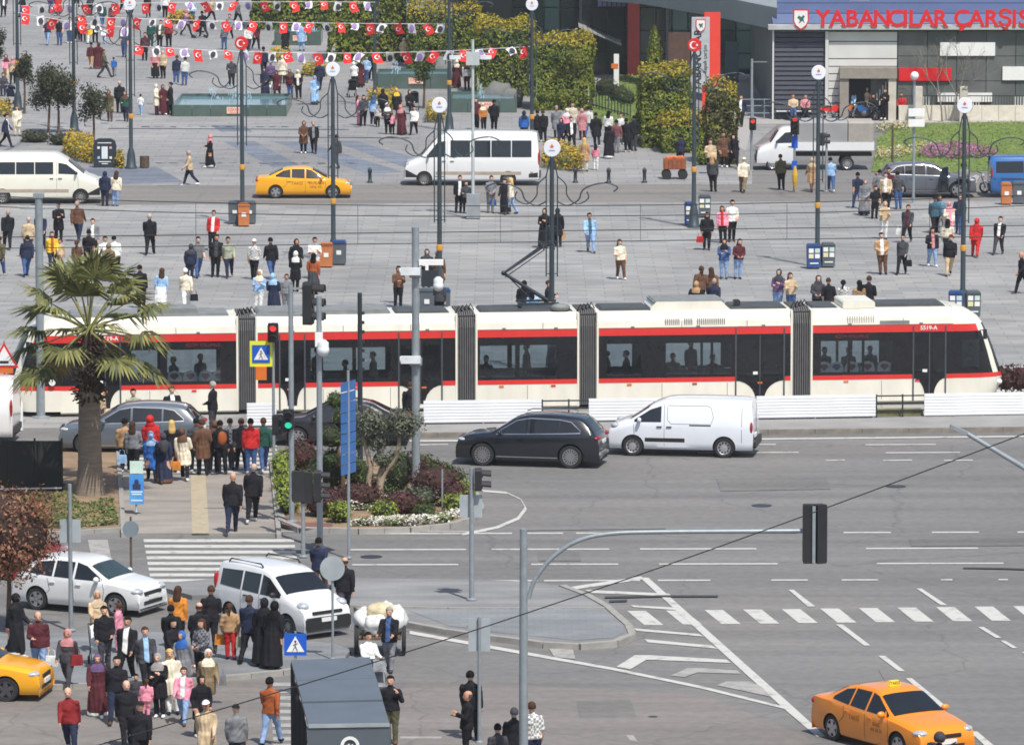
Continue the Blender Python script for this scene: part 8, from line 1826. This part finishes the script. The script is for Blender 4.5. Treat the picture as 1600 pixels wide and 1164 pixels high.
# --- by the market entrance
E_ = "people at the market entrance"
for r in [(1240, 186, 'f', 'sit', 't', 'b', 'db', 'short', 'bh', "left on the bench by the dark shutter", 1.7), (1257, 186, 'f', 'sit', 't', 'dp', 'k', 'short', 'bh', "right on the bench by the dark shutter", 1.7), (1332, 184, 'f', 'stand', 'j', 'lb', 'db', 'short', 'kk', "left in the market doorway", 1.66),
          (1340, 180, 'f', 'stand', 'j', 'k', 'db', 'short', 'gh', "in the market doorway", 1.74), (1352, 184, 'f', 'stand', 't', 'b', 'b', 'scarf', 'b', "in the market doorway", 1.66), (1364, 186, 'f', 'sit', 't', 'k', 'k', 'short', 'kk', "low by the parked motorcycles", 1.7),
          (1380, 187, 'f', 'phone', 't', 'k', 'k', 'long', 'bh', "holding hands to the face right of the doorway", 1.68), (1410, 184, 'f', 'sit', 'j', 'r', 'k', 'short', 'bh', "seated right of the market doorway", 1.72)]: P(*r, group=E_, z=.12)
# --- by the tram, left
for r in [(155, 676, 'f', 'stand', 't', 'b', 'dg', 'short', 'bh', "hidden behind the palm trunk beside the tram", 1.66), (211, 688, 'f', 'stand', 't', 'sg', 'dg', 'short', 'kk', "behind the grey SUV's windscreen beside the tram", 1.7), (272, 682, 'f', 'stand', 'o', 'k', 'k', 'short', 'kk', "behind the grey SUV's roof beside the tram", 1.74),
          (332, 678, 'l', 'clasp', 'o', 'k', 'dg', 'short', 'gh', "standing before the tram bellows", 1.74), (640, 676, 'b', 'stand', 'j', 'k', 'k', 'short', 'bh', "at the middle tram door behind the camera pole", 1.7)]: P(*r, group="people beside the tram")
# --- waiting at the crossing
for r in [(197, 738, 'b', 'stand', 'j', 't', 'n', 'short', 'kk', "leftmost of those waiting at the crossing", 1.72), (212, 740, 'b', 'stand', 't', 'g', 'k', 'long', 'bh', "second from left at the crossing", 1.68), (240, 736, 'b', 'stand', 'j', 'r', 'k', 'hood', 'r', "behind the blue coat at the crossing", 1.78),
          (237, 752, 'b', 'walk', 'c', 'bl', 'k', 'scarf', 'lb', "waiting at the crossing", 1.64), (257, 754, 'b', 'stand', 'r', 'n', 'n', 'scarf', 'dg', "waiting at the crossing", 1.62), (269, 738, 'b', 'stand', 'j', 'k', 'k', 'long', 'bd', "blonde, waiting at the crossing", 1.66),
          (290, 750, 'b', 'stand', 'c', 'c', 'k', 'scarf', 'br', "waiting at the crossing", 1.68), (305, 738, 'b', 'stand', 't', 'dg', 'k', 'short', 'kk', "between cream and brown coats at the crossing", 1.72), (317, 742, 'b', 'stand', 'c', 'br', 'k', 'short', 'bh', "waiting at the crossing", 1.78), (333, 738, 'b', 'stand', 'j', 'k', 'k', 'scarf', 'br', "left of the brown backpack at the crossing", 1.66),
          (348, 740, 'b', 'stand', 't', 'k', 'k', 'short', 'kk', "wearing a brown backpack at the crossing", 1.7), (363, 732, 'b', 'stand', 't', 'dg', 'dg', 'short', 'kk', "right of the brown backpack at the crossing", 1.62), (377, 736, 'b', 'stand', 'j', 'dg', 'k', 'short', 'bh', "left of the red jacket at the crossing", 1.74),
          (392, 740, 'b', 'stand', 'j', 'r', 'db', 'short', 'kk', "waiting at the crossing", 1.76), (412, 736, 'b', 'stand', 't', 'gr', 'db', 'short', 'bh', "rightmost of those waiting at the crossing", 1.76)]: P(*r, group=C_)
P(362, 832, 'b', 'walk', 'j', 'k', 'n', 'none', 'k', "bald, walking up the beige path", 1.82, fat=.14, group=C_)
P(393, 816, 'b', 'walk2', 'j', 'k', 'k', 'thin', 'gh', "grey-haired, walking up the beige path", 1.82, fat=.08, group=C_)
pp = G(348, 741, .07); b = MB(); b.ball((0, 0, 1.18), (.15, .09, .22), 12, 9); b.box((0, .07, 1.1), (.2, .06, .16)); tag(b.build("backpack", [cloth('ru')], None, smooth=50, loc=(pp.x, pp.y - .17, .07)), "brown backpack worn by a person waiting at the crossing", "bag")
pp = G(257, 755, .07); b = MB(); b.ball((0, 0, 1.16), (.13, .09, .2), 12, 9); tag(b.build("backpack", [cloth('dg')], None, smooth=50, loc=(pp.x, pp.y - .16, .07)), "dark grey backpack on the navy-robed person at the crossing", "bag")
hand_bag(G(275, 751, .07) + Vector((0, -.1, 0)), 0, 'o', "orange shopping bag beside the cream coat at the crossing")
hand_bag(G(191, 741, .07), 0, 'lb', "pale blue bag at the far left of the crossing group")
# --- foreground crowd
for r in [(26, 1024, 'fr', 'stand', 'r', 'k', 'k', 'niqab', 'k', "far left beside the white hatchback", 1.74), (62, 1058, 'f', 'stand', 'j', 'm', 'j', 'thin', 'gh', "left of the crowd behind the yellow car", 1.76), (105, 1077, 'f', 'walk', 'j', 'dg', 'dg', 'scarf', 'dp', "carrying a maroon bag at left", 1.66),
          (154, 1018, 'f', 'push', 't', 'b', 'k', 'scarf', 'b', "before the hatchback's front door", 1.66), (186, 1018, 'l', 'stand', 't', 'p', 'p', 'tail', 'bh', "small, before the hatchback's headlight", 1.35), (164, 1046, 'f', 'stand', 'j', 'k', 'dg', 'short', 'kk', "in front of the beige-scarfed woman", 1.7),
          (195, 1068, 'f', 'walk', 'o', 'k', 'k', 'short', 'kk', "tall, in the middle of the left crowd", 1.84), (231, 1080, 'f', 'walk2', 'o', 'dg', 'k', 'short', 'bh', "pale blue shirt, centre of the crowd", 1.74), (279, 1014, 'b', 'stand', 'j', 'o', 'k', 'long', 'bh', "long brown hair, back of the crowd", 1.72),
          (270, 1040, 'b', 'stand', 'j', 'k', 'k', 'short', 'kk', "back to the viewer, below the orange jacket", 1.7), (327, 1018, 'b', 'stand', 'j', 'k', 'k', 'short', 'bh', "back to the viewer, left of the compact van", 1.8), (308, 1042, 'b', 'stand', 'j', 'k', 'dg', 'thin', 'bh', "back to the viewer, between two black jackets", 1.74),
          (272, 1062, 'fr', 'walk', 'j', 'k', 'k', 'tail', 'kk', "looking right amid the crowd", 1.68), (288, 1082, 'fl', 'walk', 'c', 'g', 'k', 'scarf', 'bl', "amid the crowd", 1.68), (314, 1066, 'fl', 'clasp', 't', 'dg', 'k', 'long', 'bh', "brown hair, right in the crowd", 1.68),
          (361, 1030, 'b', 'stand', 't', 't', 'r', 'tail', 'bh', "right of the crowd with shopping bags", 1.52), (391, 1034, 'b', 'stand', 'j', 'n', 'k', 'short', 'bh', "at the compact van's side door", 1.86), (410, 1040, 'b', 'stand', 'r', 'k', 'k', 'scarf', 'k', "left of two at the compact van's front wheel", 1.82), (424, 1044, 'b', 'stand', 'r', 'k', 'k', 'scarf', 'kk', "right of two at the compact van's front wheel", 1.8),
          (153, 1118, 'f', 'walk', 'r', 'm', 'm', 'scarf', 'pu', "front row of the left crowd", 1.64), (180, 1130, 'f', 'walk2', 't', 'k', 'n', 'short', 'kk', "bearded, front row of the left crowd", 1.76), (250, 1121, 'f', 'phone', 'c', 'k', 'k', 'scarf', 'gh', "left of the pink jacket girl", 1.64), (271, 1116, 'f', 'stand', 'c', 'c', 'w', 'long', 'bd', "behind the pink jacket girl", 1.68),
          (286, 1131, 'f', 'walk', 'o', 'p', 'j', 'tail', 'bh', "small, front of the crowd", 1.5), (323, 1112, 'f', 'walk', 'c', 'kh', 'k', 'scarf', 'c', "right of the pink jacket girl", 1.66), (214, 1120, 'f', 'stand', 't', 'dg', 'p', 'short', 'kk', "small, holding hands in the front row", 1.1), (227, 1124, 'b', 'stand', 'j', 'p', 'p', 'tail', 'bh', "small, front row left of the black coat", 1.05),
          (314, 1152, 'f', 'stand', 'c', 'k', 'k', 'scarf', 'k', "behind the camel-coated woman", 1.58), (112, 1178, 'f', 'walk', 't', 'bu', 'n', 'none', 'k', "balding, walking alone at lower left", 1.72), (199, 1168, 'f', 'walk2', 'j', 'k', 'k', 'thin', 'gh', "grey-haired, lower edge of the crowd", 1.72), (218, 1204, 'b', 'stand', 'j', 'k', 'k', 'cap', 'k', "back turned, cut by the bottom edge", 1.74),
          (324, 1200, 'f', 'walk', 'c', 'b', 'br', 'cap', 'w', "cut by the bottom edge", 1.72), (372, 1208, 'b', 'stand', 'j', 'g', 'dg', 'cap', 'k', "cut by the bottom edge", 1.7), (425, 1163, 'b', 'walk', 't', 'ru', 'j', 'short', 'kk', "walking away left of the grey shelter", 1.76),
          (500, 932, 'b', 'stand', 'o', 'n', 'br', 'short', 'kk', "behind the compact van's windscreen", 1.74), (537, 968, 'b', 'walk', 'j', 'k', 'dg', 'thin', 'bh', "behind the round grey sign disc", 1.8), (608, 1049, 'f', 'push', 'o', 'k', 'g', 'short', 'gh', "pulling the sack-loaded handcart", 1.74), (576, 1083, 'fr', 'push', 't', 'w', 'dg', 'short', 'kk', "sunglasses, behind the shelter roof", 1.62),
          (612, 1162, 'f', 'ear', 't', 'k', 'ol', 'short', 'kk', "hand to face, right of the grey shelter", 1.7), (740, 1156, 'b', 'stand', 'j', 'k', 'k', 'short', 'kk', "upper of the two by the square sign's pole", 1.76), (726, 1190, 'l', 'phone', 'j', 'k', 'k', 'thin', 'dg', "lower of the two by the square sign's pole", 1.74),
          (778, 1232, 'b', 'stand', 't', 'dg', 'k', 'short', 'kk', "bottom edge left of the mast", 1.6), (800, 1216, 'b', 'stand', 'j', 'k', 'k', 'short', 'dg', "bottom edge behind the mast", 1.74), (834, 1208, 'b', 'stand', 's', 'w', 'n', 'short', 'bh', "bottom edge right of the mast", 1.76), (1466, 1236, 'f', 'sit', 'j', 'k', 'k', 'helmet', 'dg', "riding the motorcycle at the bottom edge", 1.72)]:
    small = r[9].startswith("small"); kw = dict(inner='db') if 'sack-loaded' in r[9] else dict(inner='lb') if "pale blue shirt" in r[9] else (dict(z=.42) if "riding" in r[9] else {})
    P(*r[:9], r[9][7:] if small else r[9], r[10], group=D_, noun="child" if small else "person", **kw)
hand_bag(G(120, 1072, .12), .3, 'bu', "maroon handbag on the grey-jacketed woman in the left crowd", hh=.8)
hand_bag(G(378, 1032, .12), 0, 'sg', "pale green shopping bag beside the compact van"); hand_bag(G(345, 1028, .12), 0, 'o', "yellow-orange shopping bag behind the crowd near the compact van")
hand_bag(G(344, 1100, .01), 0, 'g', "grey handbag of the khaki-coated woman right of the crowd", hh=.75); hand_bag(G(81, 1062, .12), 0, 'w', "white carrier bag beside the maroon vest man")
stroller(550, 152, 100, 'k', "black stroller by the hedge under the lowest bunting"); stroller(648, 172, 90, 'k', "black stroller behind the yellow-bush group"); stroller(18, 162, 80, 'n', "navy stroller at the left edge by the first tree")
stroller(155, 1040, -80, 'w', "white stroller in front of the white hatchback"); stroller(590, 1098, -80, 'g', "grey stroller right beside the grey shelter roof"); stroller(312, 60, 20, 'k', "black stroller under the second bunting string")
# tram passengers
PASS = [(232, 'k'), (275, 'n'), (318, 'g'), (500, 'k'), (545, 'dg'), (590, 'b'), (765, 'n'), (830, 'k'), (958, 'k'), (985, 'dg'), (1060, 'ol'), (1090, 'k'), (1296, 'k'), (1336, 'n'), (1372, 'dg'), (1120, 'm')]
ORD = 'first second third fourth fifth sixth seventh eighth ninth tenth eleventh twelfth thirteenth fourteenth fifteenth sixteenth'.split()
for i, (px, tc) in enumerate(PASS):
    me, tz = body_mesh('stand', 'jacket'); g = TA + TD * TX(px) + Vector((-TD.y, TD.x, 0)) * (1.1 + .3 * (i % 3)); st = px in (1090, 500, 830)
    o = obj("person", me, None, (g.x, g.y, .42 if st else random.uniform(-.08, .2)), TROT + random.uniform(-1.8, 1.8)); tag(o, f"passenger in {PC[tc][0]} behind the tram glass, {ORD[sorted(PASS).index((px, tc))]} from its rear end", "person", "tram passengers")
    for k_, m_ in enumerate([SKIN[i % 3], cloth(tc), cloth('k'), cloth('k'), cloth('w'), FEAT, LIPS]): o.material_slots[k_].link = 'OBJECT'; o.material_slots[k_].material = m_
    c = obj("hair", hair_mesh('short'), o, (0, 0, tz)); c.material_slots[0].link = 'OBJECT'; c.material_slots[0].material = cloth('kk')
for k_, n_ in LAB.items():
    if n_ > 1: print("DUPLABEL", n_, k_)
    if len(k_.split()) > 16: print("LONGLABEL", len(k_.split()), k_)
# ---------------------------------------------------------------- thin haze over the square
hm_ = bpy.data.materials.new("haze"); hm_.use_nodes = True; n = hm_.node_tree.nodes; n.clear(); o = n.new("ShaderNodeOutputMaterial"); v = n.new("ShaderNodeVolumePrincipled"); v.inputs["Density"].default_value = .00013; v.inputs["Color"].default_value = (.86, .9, .96, 1); v.inputs["Anisotropy"].default_value = 0.0; hm_.node_tree.links.new(v.outputs[0], o.inputs["Volume"])
b = MB(); b.box((0, 1200, 21), (1860, 2700, 44.4)); tag(b.build("haze", hm_), "thin pale haze over the whole square", "haze", None, "stuff")
bpy.data.scenes.remove(_TMP)
